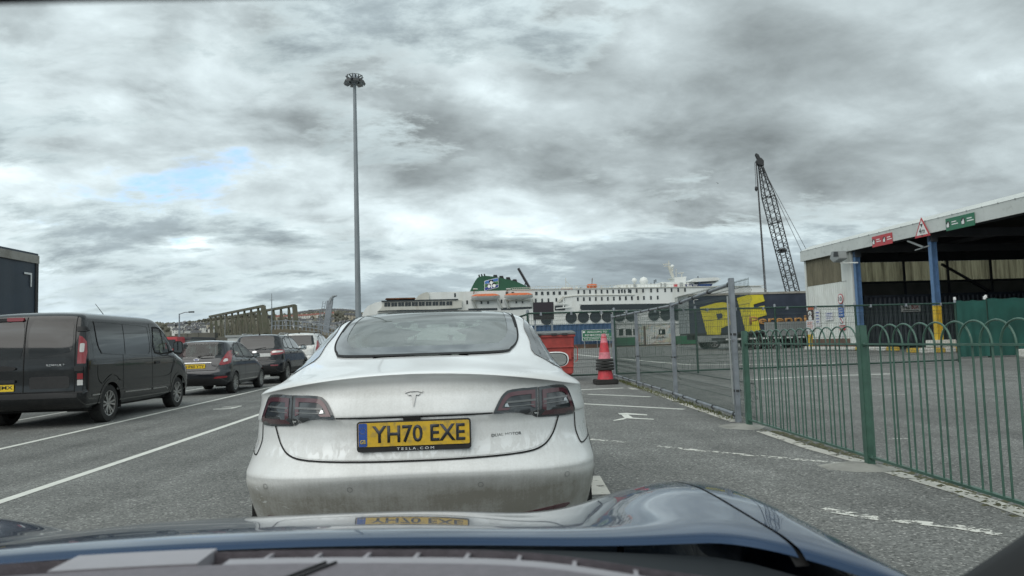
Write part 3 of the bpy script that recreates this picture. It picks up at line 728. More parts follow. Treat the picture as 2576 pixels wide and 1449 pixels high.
def wheel(t, x, y, r, w, sg, style, name='wheel', parts=True):
    mb = MB(); h = w/2
    prof = [(r*.66, -h), (r*.80, -h*1.04), (r*.95, -h*.98), (r, -h*.72), (r, h*.72), (r*.95, h*.98), (r*.80, h*1.04), (r*.66, h)]
    mb.lathe(prof, 36, 'x', (0, 0, 0))
    for g in (-.4, 0, .4): mb.lathe([(r*1.0008, h*(g-.03)), (r*1.0008, h*(g+.03))], 36, 'x')
    o = mb.build(name, 'rubber', t, smooth=40); o.location = (x, y, r)
    rb = MB(); f = sg*h*.55; e = sg*h*.98
    rb.lathe([(r*.66, e), (r*.68, e*1.02), (r*.62, e*.98), (r*.60, f*.3)], 36, 'x'); 
    ns, two = style
    rb.lathe([(0.001, e*.78), (r*.12, e*.80), (r*.14, e*.6)], 16, 'x')
    for k in range(ns):
        for dlt in ((-.16, .16) if two else (0,)):
            a = 2*math.pi*k/ns+dlt; a2 = a+dlt*.2; ww = r*(.075 if two else .10)
            p0 = Vector((e*.72, r*.12*math.cos(a), r*.12*math.sin(a))); p1 = Vector((e*.88, r*.64*math.cos(a2), r*.64*math.sin(a2)))
            rb.bar(p0, p1, ww*1.3, r*.06, up=(1, 0, 0))
    rb.build('rim', 'alloy', o, smooth=40)
    db = MB(); db.lathe([(0.001, f*.2), (r*.64, f*.25)], 30, 'x'); db.build('brake_disc', 'rim_dark', o)
    return o

# ---- the white saloon straight ahead
def white_saloon():
    #       zr    yr    zs    w    zf    yf   cr   er   cf  ef
    rows = [(0.2, 0.36, 0.2, 0.78, 0.2, 4.45, 0.74, 2.75, 0.5, 3), (0.27, 0.22, 0.25, 0.875, 0.25, 4.58, 0.74, 2.75, 0.6, 3), (0.42, 0.11, 0.4, 0.912, 0.4, 4.66, 0.74, 2.75, 0.7, 2.8),
            (0.55, 0.036, 0.52, 0.922, 0.5, 4.68, 0.74, 2.75, 0.7, 2.8), (0.602, 0.002, 0.562, 0.924, 0.56, 4.68, 0.78, 2.65, 0.7, 2.8), (0.618, 0, 0.58, 0.924, 0.58, 4.68, 0.78, 2.65, 0.7, 2.8),
            (0.68, 0.03, 0.65, 0.92, 0.63, 4.66, 0.84, 2.5, 0.7, 2.7), (0.78, 0.046, 0.75, 0.916, 0.7, 4.6, 0.92, 2.35, 0.8, 2.6), (0.864, 0.052, 0.82, 0.912, 0.75, 4.5, 0.92, 2.35, 0.9, 2.5),
            (0.874, 0.034, 0.83, 0.911, 0.76, 4.48, 0.92, 2.35, 0.9, 2.5), (0.885, 0.028, 0.84, 0.91, 0.77, 4.45, 0.92, 2.35, 0.9, 2.5), (0.95, 0.052, 0.885, 0.905, 0.81, 4.32, 0.92, 2.35, 1, 2.4),
            (1.02, 0.088, 0.925, 0.898, 0.85, 4.12, 0.86, 2.35, 1.1, 2.4), (1.055, 0.07, 0.945, 0.892, 0.875, 4, 0.86, 2.35, 1.1, 2.4), (1.068, 0.052, 0.956, 0.888, 0.89, 3.92, 0.86, 2.35, 1.1, 2.4),
            (1.076, 0.072, 0.964, 0.884, 0.9, 3.85, 0.86, 2.35, 1.1, 2.4), (1.09, 0.16, 0.978, 0.872, 0.93, 3.66, 0.84, 2.45, 1, 2.4), (1.115, 0.34, 1, 0.845, 0.965, 3.45, 0.82, 2.45, 0.9, 2.4),
            (1.147, .55, 1.04, .815, 1.0, 3.30, .74, 2.6, .8, 2.4), (1.21, .84, 1.13, .785, 1.08, 3.12, .80, 2.6, .7, 2.4), (1.30, 1.17, 1.245, .745, 1.18, 2.92, .80, 2.6, .6, 2.4),
            (1.385, 1.55, 1.352, .690, 1.30, 2.72, .62, 2.6, .5, 2.4), (1.425, 1.82, 1.402, .62, 1.38, 2.58, .45, 2.6, .35, 2.4), (1.445, 2.05, 1.432, .50, 1.42, 2.48, .22, 2.4, .2, 2.4), (1.453, 2.2, 1.448, .26, 1.445, 2.38, .06, 2.2, .06, 2.2)]
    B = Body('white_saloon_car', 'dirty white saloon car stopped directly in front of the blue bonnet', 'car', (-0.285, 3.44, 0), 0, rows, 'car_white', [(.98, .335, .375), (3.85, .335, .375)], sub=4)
    t = B.t
    # glass
    rear = smooth_poly([(-.43, 1.146), (0, 1.146), (.43, 1.146), (.505, 1.165), (.55, 1.205), (.568, 1.26), (.573, 1.32), (.572, 1.39), (.56, 1.425), (.40, 1.437), (0, 1.44), (-.40, 1.437), (-.56, 1.425), (-.572, 1.39), (-.573, 1.32), (-.568, 1.26), (-.55, 1.205), (-.505, 1.165)], 5)
    g = B.patch('rear_window', rear, 'rear', 'rear_glass', .003, .022, .0, hole=True, shrink=.03)
    inner = [(x*.885, 1.192+(z-1.146)*.84) for x, z in rear]
    # black ceramic border of the rear window, wide along its foot
    mb = MB(); n = len(rear); v = []
    for k in range(5):
        for (a, b), (c, d) in zip(rear, inner):
            f = k/4; v.append(B.proj(a+(c-a)*f, b+(d-b)*f, 'rear', .0055))
    mb.add(v, [(k*n+i, k*n+(i+1) % n, (k+1)*n+(i+1) % n, (k+1)*n+i) for k in range(4) for i in range(n)])
    mb.build('glass_border', 'frit', g, smooth=60)
    B.seam('window_gap', rear, 'rear', .010, 'gap', .0075, .02, True, g)
    for ax in ('right', 'left'):
        dlo = smooth_poly([(.95, 1.08), (1.25, 1.18), (1.75, 1.31), (2.3, 1.365), (2.75, 1.29), (3.15, 1.10), (3.2, 1.035), (2.3, 1.02), (1.5, 1.02)], 4)
        B.patch('side_window', dlo, ax, 'car_glass', .003, .05, 0, hole=True, shrink=.05)
        B.seam('window_trim', dlo, ax, .05, 'frit', .005, .04, True)
        B.seam('door_gap', [(1.05, .95), (1.25, .60), (1.38, .33)], ax, .007, more=([(2.08, 1.03), (2.05, .7), (2.1, .30)], [(3.1, 1.0), (3.18, .7), (3.1, .30)], [(1.3, .30), (3.1, .30)]))
        sg = 1 if ax == 'right' else -1
        for yh in (1.55, 2.45):
            B.patch('door_handle', rrect(yh, .885, yh+.2, .91, .012), ax, 'chrome', .004, .05, .003)
        mb = MB(); mb.bar((sg*.80, 3.02, 1.0), (sg*.90, 2.99, 1.0), .05, .03); mb.build('mirror_arm', 'gap', t)
        prof = smooth_poly([(-.10, -.045), (.06, -.055), (.115, -.02), (.11, .045), (.04, .07), (-.085, .06), (-.12, 0)], 5)
        mb = MB(); k = len(prof); v = []
        for f, sc in ((-.002, .90), (0, 1), (.05, 1.03), (.10, .9), (.14, .55), (.15, .1)): v += [(sg*(.98)+sg*-x*-1*sc if False else sg*.98+sg*x*sc, 2.93+f, 1.035+z*sc) for x, z in prof]
        mb.add(v, [(j*k+i, j*k+(i+1) % k, (j+1)*k+(i+1) % k, (j+1)*k+i) for j in range(5) for i in range(k)])
        mo = mb.build('door_mirror', 'car_white', t, smooth=50)
        MB().add([(sg*.98+sg*x*.91, 2.926, 1.035+z*.91) for x, z in prof], [tuple(range(k))]).build('mirror_rim', 'gap', mo)
        MB().add([(sg*.98+sg*x*.84, 2.924, 1.035+z*.82) for x, z in prof], [tuple(range(k))]).build('mirror_glass', 'mirror', mo)
    ws = smooth_poly([(-.62, 1.06), (0, 1.03), (.62, 1.06), (.60, 1.2), (.50, 1.39), (0, 1.42), (-.50, 1.39), (-.60, 1.2)], 4)
    B.patch('windscreen', ws, 'front', 'clear_glass', .003, .04, 0, hole=True, shrink=.05)
    B.seam('roof_gap', [(-.565, 1.45), (-.56, 1.9), (-.50, 2.2)], 'top', .012, 'gap', .007, .04); B.seam('roof_gap', [(.565, 1.45), (.56, 1.9), (.50, 2.2)], 'top', .012, 'gap', .007, .04)
    # boot lid, its gap and badges
    lid = [(-.655, .875), (-.70, .845), (-.685, .79), (-.655, .735), (-.60, .694), (-.50, .677), (-.25, .672), (0, .671), (.25, .672), (.50, .677), (.60, .694), (.655, .735), (.685, .79), (.70, .845), (.655, .875)]
    low = smooth_poly(lid, 4, closed=False)
    B.seam('boot_gap', [(p[0], p[1]) for p in low], 'rear', .008, 'gap', .0035, .02)
    B.seam('boot_gap', [(-.365, .8725), (0, .8738), (.365, .8725)], 'rear', .005, 'gap', .003, .03)
    B.seam('bumper_gap', [(.925, 0)], 'rear') if False else None
    lidp = smooth_poly([(-.50, .8655), (-.57, .86), (-.675, .835), (-.672, .79), (-.643, .74), (-.592, .703), (-.49, .6855), (-.25, .681), (0, .680), (.25, .681), (.49, .6855), (.592, .703), (.643, .74), (.672, .79), (.675, .835), (.57, .86), (.50, .8655), (0, .867)], 3)
    B.patch('boot_lid', lidp, 'rear', 'car_white', .003, .03, .004)
    for sg in (1, -1):
        mir = lambda L_: [(sg*x, z) for x, z in L_]
        outer = [(.587, .8315), (.591, .87), (.595, .92), (.599, .975), (.655, .979), (.70, .981), (.738, .977), (.757, .962), (.772, .93), (.785, .89), (.795, .85), (.795, .830), (.785, .8225), (.73, .8235), (.67, .826)]
        innr = [(.580, .8315), (.555, .845), (.535, .855), (.507, .864), (.475, .8690), (.43, .8715), (.3685, .8725), (.378, .893), (.394, .922), (.406, .94), (.419, .953), (.436, .965), (.46, .9705), (.51, .9735), (.592, .9755), (.588, .92), (.584, .87)]
        for nm, poly in (('tail_light', outer), ('boot_light', innr)):
            L_ = B.patch(nm, mir(poly), 'rear', 'lamp_smoke', .008, .02, .012)
            cx = sum(p[0] for p in poly)/len(poly); cz = sum(p[1] for p in poly)/len(poly)
            shr = [(cx+(x-cx)*.86, cz+(z-cz)*.80) for x, z in poly]; shr2 = [(cx+(x-cx)*.66, cz+(z-cz)*.52) for x, z in poly]
            # light guide: a ring just inside the edge
            n = len(poly); v = [B.proj(sg*x, z, 'rear', .0105) for x, z in shr]+[B.proj(sg*x, z, 'rear', .0105) for x, z in shr2]
            q = [(i, (i+1) % n, n+(i+1) % n, n+i) for i in range(n)]
            if nm == 'boot_light': q = [f for f in q if not (shr[f[0]][1] < .885 and shr[f[0]][0] > .45)]
            MB().add(v, q).build('light_guide', 'lamp_red_smoke', L_, smooth=60)
            x0, x1 = (.615, .75) if nm == 'tail_light' else (.43, .575)
            B.seam('reflector_bar', [(sg*x0, .912), (sg*x1, .914)], 'rear', .009, 'lamp_dim', .0112, .02, parent=L_)
            B.seam('reflector_bar', [(sg*x0, .892), (sg*(x1-.01), .893)], 'rear', .004, 'lamp_dim', .0112, .02, parent=L_)
            xg = .735 if nm == 'tail_light' else .43
            v = [B.proj(sg*(xg+dx), .897+dz, 'rear', .0118) for dx, dz in ((-.01, -.004), (.012, -.006), (.004, .012), (-.006, .008))]
            MB().add(v, [(0, 1, 2, 3)]).build('lamp_bulb', 'chrome', L_)
        B.seam('bumper_gap', smooth_poly([(sg*.80, .826), (sg*.80, .75), (sg*.812, .70), (sg*.83, .672), (sg*.87, .678), (sg*.918, .69)], 3, False), 'rear', .006, 'gap', .003, .02)
        B.patch('rear_reflector', smooth_poly(mir([(.40, .345), (.60, .352), (.70, .37), (.74, .395), (.60, .392), (.44, .372)]), 4), 'rear', 'lamp_red_smoke', .004, .03, .005)
        for xx, zz_ in ((.30, .55), (.72, .555)):
            p = [(sg*xx+.012*math.cos(a*.628), zz_+.012*math.sin(a*.628)) for a in range(10)]
            B.seam('parking_sensor', p, 'rear', .002, 'badge_grey', .003, .02, True)
    # badge: shield top bar and tapering stem
    mk = lambda L_: B.patch('badge', L_, 'rear', 'badge_grey', .007, .01, .006)
    mk([(-.042, .985), (-.040, .976), (-.02, .9815), (0, .983), (.02, .9815), (.040, .976), (.042, .985), (.022, .991), (0, .993), (-.022, .991)])
    mk([(-.030, .9735), (-.012, .978), (-.0055, .972), (0, .966), (.0055, .972), (.012, .978), (.030, .9735), (.024, .966), (.011, .967), (0, .915), (-.011, .967), (-.024, .966)])
    q0, q1 = B.proj(.35, .766, 'rear', .004), B.proj(.505, .766, 'rear', .004)
    text('DUAL MOTOR', 'lettering', 'badge_grey', t, face_to((q0+q1)/2, q1-q0, (0, 0, 1)), width=.155, height=.014, extrude=.004)
    # plate in its black surround
    py = .028
    MB().prism(rrect(-.262, .718, .262, .856, .014), py, py+.02).build('plate_surround', 'trim', t)
    pl = MB().prism(rrect(-.255, .742, .255, .850, .008), py-.004, py+.002).build('number_plate', 'plate_yellow', t)
    MB().prism(rrect(-.253, .743, -.214, .849, .006), py-.0055, py-.002).build('country_band', 'plate_blue', pl)
    text('YH70 EXE', 'plate_lettering', 'ink', pl, REAR(.022, py-.0045, .797), width=.425, height=.079, extrude=.0015, bold=.018, space=1.02)
    text('GB', 'plate_lettering', 'gold_ink', pl, REAR(-.2335, py-.006, .765), width=.026, height=.018, extrude=.001, bold=.02)
    mb = MB()
    for k in range(12):
        a = k*math.pi/6; mb.prism([(-.2335+.014*math.cos(a)+.0022*math.cos(q*1.2566*2+1.57), .815+.014*math.sin(a)+.0022*math.sin(q*1.2566*2+1.57)) for q in range(5)], py-.0062, py-.0056)
    mb.build('star_ring', 'gold_ink', pl)
    text('TESLA.COM', 'plate_lettering', 'white_ink', t, REAR(.005, py-.001, .7285), width=.17, height=.0115, extrude=.001, space=1.5)
    MB().prism(rrect(-.05, .858, .03, .872, .005), py-.0, py+.03).build('camera_housing', 'gap', t)
    # cabin seen through the glass
    for x in (-.37, .37):
        mb = MB(); mb.prism(smooth_poly([(-.24, .5), (-.25, .9), (-.20, 1.12), (-.10, 1.16), (.10, 1.16), (.20, 1.12), (.25, .9), (.24, .5)], 3), 2.35, 2.50); mb.v = [(a+x, b+(c-.5)*-.22, c) for a, b, c in mb.v]; mb.build('front_seat', 'seat', t, smooth=40, bevel=.02)
        mb = MB(); mb.prism(smooth_poly([(-.13, 1.15), (-.14, 1.25), (-.09, 1.325), (.09, 1.325), (.14, 1.25), (.13, 1.15)], 3), 2.20, 2.30); mb.v = [(a+x, b, c) for a, b, c in mb.v]; mb.build('headrest', 'seat', t, smooth=40, bevel=.02)
        mb = MB(); mb.prism(smooth_poly([(-.12, 1.03), (-.13, 1.12), (-.09, 1.175), (.09, 1.175), (.13, 1.12), (.12, 1.03)], 3), 1.32, 1.42); mb.v = [(a+x, b, c) for a, b, c in mb.v]; mb.build('rear_headrest', 'seat', t, smooth=40, bevel=.02)
    mb = MB(); mb.prism([(-.62, .4), (-.64, .95), (-.55, 1.06), (.55, 1.06), (.64, .95), (.62, .4)], 1.40, 1.58); mb.build('rear_seat', 'seat', t, bevel=.03)
    for k, (xa, ya, za, xb, yb, zb) in enumerate(((-.30, 2.32, 1.08, -.16, 2.30, 1.27), (.06, 2.32, 1.08, .12, 2.32, 1.27), (.33, 2.34, 1.05, .42, 2.30, 1.27), (-.50, 2.3, 1.0, -.58, 2.3, 1.16))):
        mb = MB(); n = 9; v = []
        for i in range(n):
            f = i/(n-1); w = .03+.02*math.sin(f*5+k); x = xa+(xb-xa)*f+.012*math.sin(f*9+k*2); y = ya+(yb-ya)*f-.03*math.sin(f*7+k); z = za+(zb-za)*f
            v += [(x-w, y, z), (x, y-.02, z), (x+w, y, z)]
        mb.add(v, [q for i in range(n-1) for q in ((3*i, 3*i+1, 3*i+4, 3*i+3), (3*i+1, 3*i+2, 3*i+5, 3*i+4))]); mb.build('seat_cover', 'seat_cover', t, smooth=60)
    MB().box(-.72, .72, .6, 1.4, .95, 1.0).build('parcel_shelf', 'trim', t)
    MB().box(-.70, .70, 2.85, 3.2, .75, .98).build('dashboard', 'trim', t, bevel=.03)
    MB().box(-.8, .8, .5, 4.2, .24, .34).build('floor_pan', 'gap', t)
    B.finish(); B.arch_lips('car_white', .06, .004); B.wheels(.765, .335, .235, (5, True))
    return B
white_saloon()

def plate(t, x, y, z, s, m='plate_yellow_clean', w=.52, blue=False, tilt=0, ax='CENTER'):
    p = MB().prism(rrect(x-w/2, z-.056, x+w/2, z+.056, .008), y-.006, y+.006).build('number_plate', m, t)
    if s: text(s, 'plate_lettering', 'ink', p, REAR(x+(w*.47 if ax == 'RIGHT' else 0), y-.0065, z), height=.078, width=w*.9*min(1, len(s)/8), extrude=.0012, bold=.015, ax=ax)
    if blue: MB().prism(rrect(x-w/2+.002, z-.054, x-w/2+.05, z+.054, .006), y-.008, y-.004).build('country_band', 'plate_blue', p)
    return p
def mirror_pod(t, sg, x, y, z, w, h, m):
    mb = MB(); mb.prism(rrect(-w/2, -h/2, w/2, h/2, min(w, h)*.3), 0, .12)
    mb.v = [(sg*(x+a*(1-.3*(b > .06))), y+b, z+c*(1-.3*(b > .06))) for a, b, c in mb.v]
    o = mb.build('door_mirror', m, t, smooth=50)
    g = MB(); pr = rrect(-w/2*.84, -h/2*.84, w/2*.84, h/2*.84, min(w, h)*.25); g.add([(sg*(x+a), y-.003, z+c) for a, c in pr], [tuple(range(len(pr)))]); g.build('mirror_glass', 'mirror', o)
    MB().bar((sg*(x-w/2-.10), y+.05, z-h*.3), (sg*(x-w/2+.03), y+.05, z-h*.25), .05, .04).build('mirror_arm', 'trim', o)

def black_van():
    rows = [(.30, .16, .30, .90, .30, 4.75, .22, 4, .6, 3), (.40, .03, .38, .955, .38, 4.93, .22, 4.5, .7, 3), (.50, 0, .48, .972, .50, 4.98, .22, 4.5, .7, 3), (.585, .0, .58, .976, .60, 4.98, .22, 4.5, .7, 3),
            (.60, .055, .60, .977, .62, 4.98, .20, 5, .7, 3), (.80, .06, .80, .978, .80, 4.96, .20, 5, .75, 2.8), (1.0, .06, 1.0, .978, .98, 4.80, .19, 5, .8, 2.8), (1.10, .064, 1.10, .975, 1.08, 4.55, .19, 5, .8, 2.8),
            (1.20, .07, 1.20, .965, 1.18, 4.28, .19, 5, .75, 2.8), (1.5, .10, 1.5, .935, 1.48, 3.92, .18, 5, .6, 2.8), (1.72, .135, 1.72, .90, 1.72, 3.58, .18, 4.5, .5, 2.8), (1.84, .17, 1.84, .865, 1.84, 3.35, .18, 4, .45, 2.8),
            (1.91, .24, 1.905, .80, 1.905, 3.15, .2, 3.5, .4, 2.8), (1.95, .40, 1.94, .66, 1.94, 2.9, .2, 3, .3, 2.6), (1.965, .65, 1.96, .42, 1.96, 2.6, .2, 2.5, .2, 2.5)]
    B = Body('panel_van', 'black panel van with dark glass nearest the camera in the left queue', 'van', (-7.47, 12.72, gz(13)), 0, rows, 'car_black', [(.97, .335, .385), (4.02, .335, .385)], group=None)
    t = B.t
    for sg in (1, -1):
        B.patch('rear_window', smooth_poly([(sg*.06, 1.20), (sg*.40, 1.215), (sg*.70, 1.26), (sg*.76, 1.36), (sg*.75, 1.70), (sg*.70, 1.765), (sg*.06, 1.775)], 5) if False else [(sg*a, b) for a, b in smooth_poly([(.07, 1.205), (.35, 1.215), (.66, 1.25), (.745, 1.33), (.75, 1.60), (.735, 1.73), (.66, 1.765), (.35, 1.77), (.07, 1.77)], 4)], 'rear', 'privacy', .005, .06, .004)
        lamp = B.patch('tail_light', [(sg*a, b) for a, b in [(.835, 1.06), (.95, 1.06), (.952, 1.25), (.935, 1.42), (.915, 1.47), (.885, 1.51), (.84, 1.53)]], 'rear', 'lamp_red', .012, .03, .016)
        B.patch('reverse_lamp', [(sg*a, b) for a, b in rrect(.862, 1.25, .92, 1.40, .02)], 'rear', 'lamp_clear', .016, .03, .004, parent=lamp)
        lamp = B.patch('lower_lamp', [(sg*a, b) for a, b in rrect(.84, .80, .92, .90, .01)], 'rear', 'lamp_red', .010, .03, .014)
        B.patch('lower_reverse_lamp', [(sg*a, b) for a, b in rrect(.84, .70, .92, .79, .01)], 'rear', 'lamp_clear', .010, .03, .014)
        B.patch('door_hinge', [(sg*a, b) for a, b in rrect(.80, 1.60, .92, 1.68, .01)], 'rear', 'trim', .022, .03, .02)
        B.patch('door_hinge', [(sg*a, b) for a, b in rrect(.80, .94, .92, 1.02, .01)], 'rear', 'trim', .022, .03, .02)
        B.seam('rear_door_gap', [(sg*.80, .60), (sg*.80, 1.0), (sg*.79, 1.5), (sg*.775, 1.86)], 'rear', .012)
        B.patch('bumper_reflector', [(sg*a, b) for a, b in rrect(.42, .505, .62, .535, .008)], 'rear', 'lamp_red', .005, .04, .005)
    B.seam('rear_door_gap', [(-.02, .60), (-.02, 1.86)], 'rear', .014)
    B.seam('rear_door_gap', [(-.8, .605), (.8, .605)], 'rear', .014)
    B.seam('door_crease', [(-.78, 1.185), (-.3, 1.18), (.3, 1.18), (.55, 1.19)], 'rear', .012, 'car_black', .008)
    B.seam('door_crease', [(-.78, .86), (-.1, .86)], 'rear', .012, 'chrome', .004) if False else None
    B.patch('lower_door_panel', rrect(.08, .66, .72, .86, .04), 'rear', 'trim', .004, .08, .004)
    B.patch('bumper_step', rrect(-.86, .50, .86, .585, .02), 'rear', 'trim', .006, .08, .004)
    MB().prism(rrect(-.62, 1.80, -.10, 1.855, .02), .135, .20).build('brake_light_housing', 'trim', t)
    MB().prism(rrect(-.34, 1.80, -.07, 1.86, .02), .125, .19).build('brake_light', 'lamp_red', t)
    MB().prism(rrect(-.62, .77, -.14, .82, .012), .025, .06).build('plate_light_bar', 'trim', t)
    plate(t, -.42, .045, .69, 'J71 JMX', ax='RIGHT')
    mb = MB(); mb.prism(smooth_poly([(-.50, .97), (-.18, .98), (-.14, 1.02), (-.22, 1.04), (-.33, 1.055), (-.48, 1.04)], 3), .03, .07); mb.build('door_handle', 'trim', t)
    text('RENAULT', 'lettering', 'chrome', t, REAR(.50, .054, 1.045), width=.30, height=.032, extrude=.004, bold=.01)
    for ax in ('right', 'left'):
        sg = 1 if ax == 'right' else -1
        pan = smooth_poly([(.50, 1.72), (.52, 1.42), (.62, 1.26), (.80, 1.22), (2.35, 1.17), (2.52, 1.20), (2.58, 1.32), (2.56, 1.66), (2.48, 1.74), (1.5, 1.765), (.58, 1.775)], 3)
        B.patch('side_window', pan, ax, 'privacy', .005, .08, .004)
        B.seam('window_trim', pan, ax, .022, 'car_black', .010, .05, True)
        B.seam('window_divider', [(1.5, 1.20), (1.52, 1.765)], ax, .015, 'gap', .0075)
        fw = smooth_poly([(2.80, 1.21), (2.80, 1.66), (2.86, 1.72), (3.15, 1.70), (3.42, 1.55), (3.72, 1.30), (3.70, 1.22)], 3)
        B.patch('front_window', fw, ax, 'car_glass', .004, .07, 0, hole=True, shrink=.05)
        B.seam('window_trim', fw, ax, .035, 'gap', .006, .05, True)
        B.seam('quarter_pillar', [(3.25, 1.24), (3.16, 1.68)], ax, .03, 'gap', .009)
        B.seam('door_gap', [(2.68, 1.80), (2.66, 1.2), (2.67, .45)], ax, .012, more=([(3.62, .9), (3.55, .5), (3.50, .42)], [(1.42, 1.2), (1.43, .55)], [(3.80, 1.28), (3.72, 1.0), (3.58, .72)]))
        B.seam('side_crease', smooth_poly([(.50, 1.02), (.52, .80), (.66, .70), (.82, .78), (1.0, .84), (1.2, .80), (1.42, .72), (2.6, .70), (3.4, .72), (3.62, .80), (3.80, 1.0), (3.9, 1.2)], 4, False), ax, .018, 'car_black', .012)
        B.seam('sill_strip', [(1.50, .50), (2.60, .49)], ax, .022, 'alloy', .01); B.seam('sill_strip', [(2.70, .49), (3.30, .49), (3.42, .45)], ax, .022, 'alloy', .01); B.seam('rear_strip', [(.30, .52), (.56, .52)], ax, .022, 'alloy', .01)
        B.patch('door_handle', rrect(2.78, .98, 2.98, 1.03, .02), ax, 'trim', .02, .05, .016)
        mirror_pod(t, sg, 1.11, 3.62, 1.30, .20, .28, 'trim')
    MB().tube([(.30, 2.1, 1.95), (.28, 1.78, 2.17)], [.008, .004], 6).build('aerial', 'trim', t)
    ws = smooth_poly([(-.76, 1.24), (0, 1.2), (.76, 1.24), (.70, 1.78), (0, 1.83), (-.70, 1.78)], 4)
    B.patch('windscreen', ws, 'front', 'clear_glass', .004, .08, 0, hole=True, shrink=.06)
    MB().box(-.8, .8, 2.55, 2.6, .5, 1.8).build('bulkhead', 'lining', t); MB().box(-.8, .8, 3.7, 4.1, .7, 1.1).build('dashboard', 'trim', t, bevel=.03)
    for x in (-.45, .45): MB().box(x-.24, x+.24, 2.75, 2.95, .6, 1.45).build('front_seat', 'seat', t, bevel=.05)
    MB().box(-.85, .85, .3, 4.6, .26, .34).build('floor_pan', 'gap', t)
    B.finish(); B.arch_lips('car_black', .06, .006); B.wheels(.84, .335, .215, (6, True))
black_van()

def hatch():
    rows = [(.26, .16, .24, .76, .24, 3.75, .4, 3, .5, 3), (.36, .05, .34, .83, .34, 3.88, .42, 3, .6, 2.8), (.52, 0, .50, .858, .50, 3.94, .45, 2.8, .7, 2.6), (.62, .012, .60, .86, .62, 3.92, .45, 2.8, .8, 2.5),
            (.66, .05, .66, .86, .68, 3.86, .44, 2.8, .8, 2.5), (.80, .10, .80, .858, .78, 3.66, .42, 2.8, .9, 2.4), (.92, .15, .90, .85, .86, 3.38, .40, 2.8, .9, 2.4), (.99, .19, .96, .838, .92, 3.15, .40, 2.8, .8, 2.4),
            (1.06, .26, 1.03, .805, .98, 3.0, .40, 2.9, .7, 2.4), (1.2, .38, 1.16, .745, 1.12, 2.78, .38, 3, .6, 2.4), (1.33, .49, 1.29, .685, 1.26, 2.52, .36, 3, .5, 2.4), (1.40, .55, 1.37, .64, 1.36, 2.28, .34, 3, .4, 2.4),
            (1.432, .56, 1.41, .595, 1.41, 2.12, .34, 2.8, .35, 2.4), (1.455, .70, 1.44, .52, 1.44, 1.98, .3, 2.6, .3, 2.4), (1.475, 1.0, 1.465, .30, 1.465, 1.75, .2, 2.4, .2, 2.4)]
    B = Body('hatchback_car', 'dark grey hatchback with yellow plate queued in front of the black van', 'car', (-7.44, 20.2, gz(21)), 0, rows, 'car_grey', [(.75, .30, .335), (3.23, .30, .335)])
    t = B.t; B.holes_y = 1.0
    rw = smooth_poly([(-.58, 1.02), (0, 1.0), (.58, 1.02), (.60, 1.12), (.545, 1.33), (.48, 1.385), (0, 1.395), (-.48, 1.385), (-.545, 1.33), (-.60, 1.12)], 4)
    B.patch('rear_window', rw, 'rear', 'car_glass', .004, .05, 0, hole=True, shrink=.04); B.seam('window_trim', rw, 'rear', .05, 'frit', .006, .04, True)
    MB().tube([(.0, .22, 1.02), (.15, .17, 1.05), (.42, .20, 1.07)], .012, 6).build('wiper', 'trim', t)
    for sg in (1, -1):
        L_ = B.patch('tail_light', [(sg*a, b) for a, b in smooth_poly([(.60, .80), (.80, .82), (.835, .90), (.80, 1.06), (.745, 1.18), (.70, 1.14), (.66, .98)], 4)], 'rear', 'lamp_red', .010, .03, .014)
        B.patch('reverse_lamp', [(sg*a, b) for a, b in smooth_poly([(.68, .88), (.77, .89), (.76, .95), (.70, .95)], 3)], 'rear', 'lamp_clear', .014, .03, .004, parent=L_)
        B.patch('bumper_reflector', [(sg*a, b) for a, b in smooth_poly([(.50, .44), (.76, .45), (.78, .50), (.55, .485)], 3)], 'rear', 'lamp_red', .005, .03, .005)
    B.seam('boot_gap', [(-.66, 1.0), (-.60, .80), (-.52, .66), (.52, .66), (.60, .80), (.66, 1.0)], 'rear', .010)
    B.seam('plate_strip', [(-.40, .865), (.40, .865)], 'rear', .018, 'chrome', .012)
    p = [(.07*math.cos(a*.5236), .945+.03*math.sin(a*.5236)) for a in range(12)]
    b_ = B.patch('badge', p, 'rear', 'chrome', .012, .03, .012); B.patch('badge_face', [(x*.85, .945+(z-.945)*.8) for x, z in p], 'rear', 'ship_blue', .014, .03, .002, parent=b_)
    text('Fiesta', 'lettering', 'chrome', t, REAR(.50, .085, .80), width=.15, height=.04, extrude=.004)
    plate(t, 0, .07, .775, 'HF60 YTY')
    B.patch('lower_bumper', [(-.60, .30), (.60, .30), (.66, .40), (.5, .45), (-.5, .45), (-.66, .40)], 'rear', 'trim', .005, .06, .005)
    for ax in ('right', 'left'):
        sg = 1 if ax == 'right' else -1
        for nm, w_ in (('rear_door_window', [(.86, 1.02), (.98, 1.24), (1.10, 1.33), (1.46, 1.37), (1.52, 1.0), (1.2, 1.0)]), ('front_door_window', [(1.60, 1.0), (1.54, 1.375), (1.85, 1.36), (2.2, 1.20), (2.45, 1.02), (2.4, .97)]), ('quarter_window', [(.62, 1.06), (.74, 1.2), (.86, 1.25), (.80, 1.08)])):
            q = smooth_poly(w_, 3); B.patch(nm, q, ax, 'car_glass', .004, .05, 0, hole=True, shrink=.045); B.seam('window_trim', q, ax, .035, 'trim', .006, .05, True)
        B.seam('door_gap', [(1.56, 1.4), (1.58, .95), (1.60, .30)], ax, .010, more=([(.80, 1.0), (1.02, .75), (1.12, .42)], [(2.55, .95), (2.62, .6), (2.6, .30)]))
        B.seam('side_crease', [(.55, .88), (1.6, .86), (2.8, .80)], ax, .014, 'car_grey', .012)
        for y in (1.22, 2.0): B.patch('door_handle', rrect(y, .88, y+.18, .915, .015), ax, 'car_grey', .02, .05, .016)
        mirror_pod(t, sg, .97, 2.30, 1.01, .19, .14, 'trim')
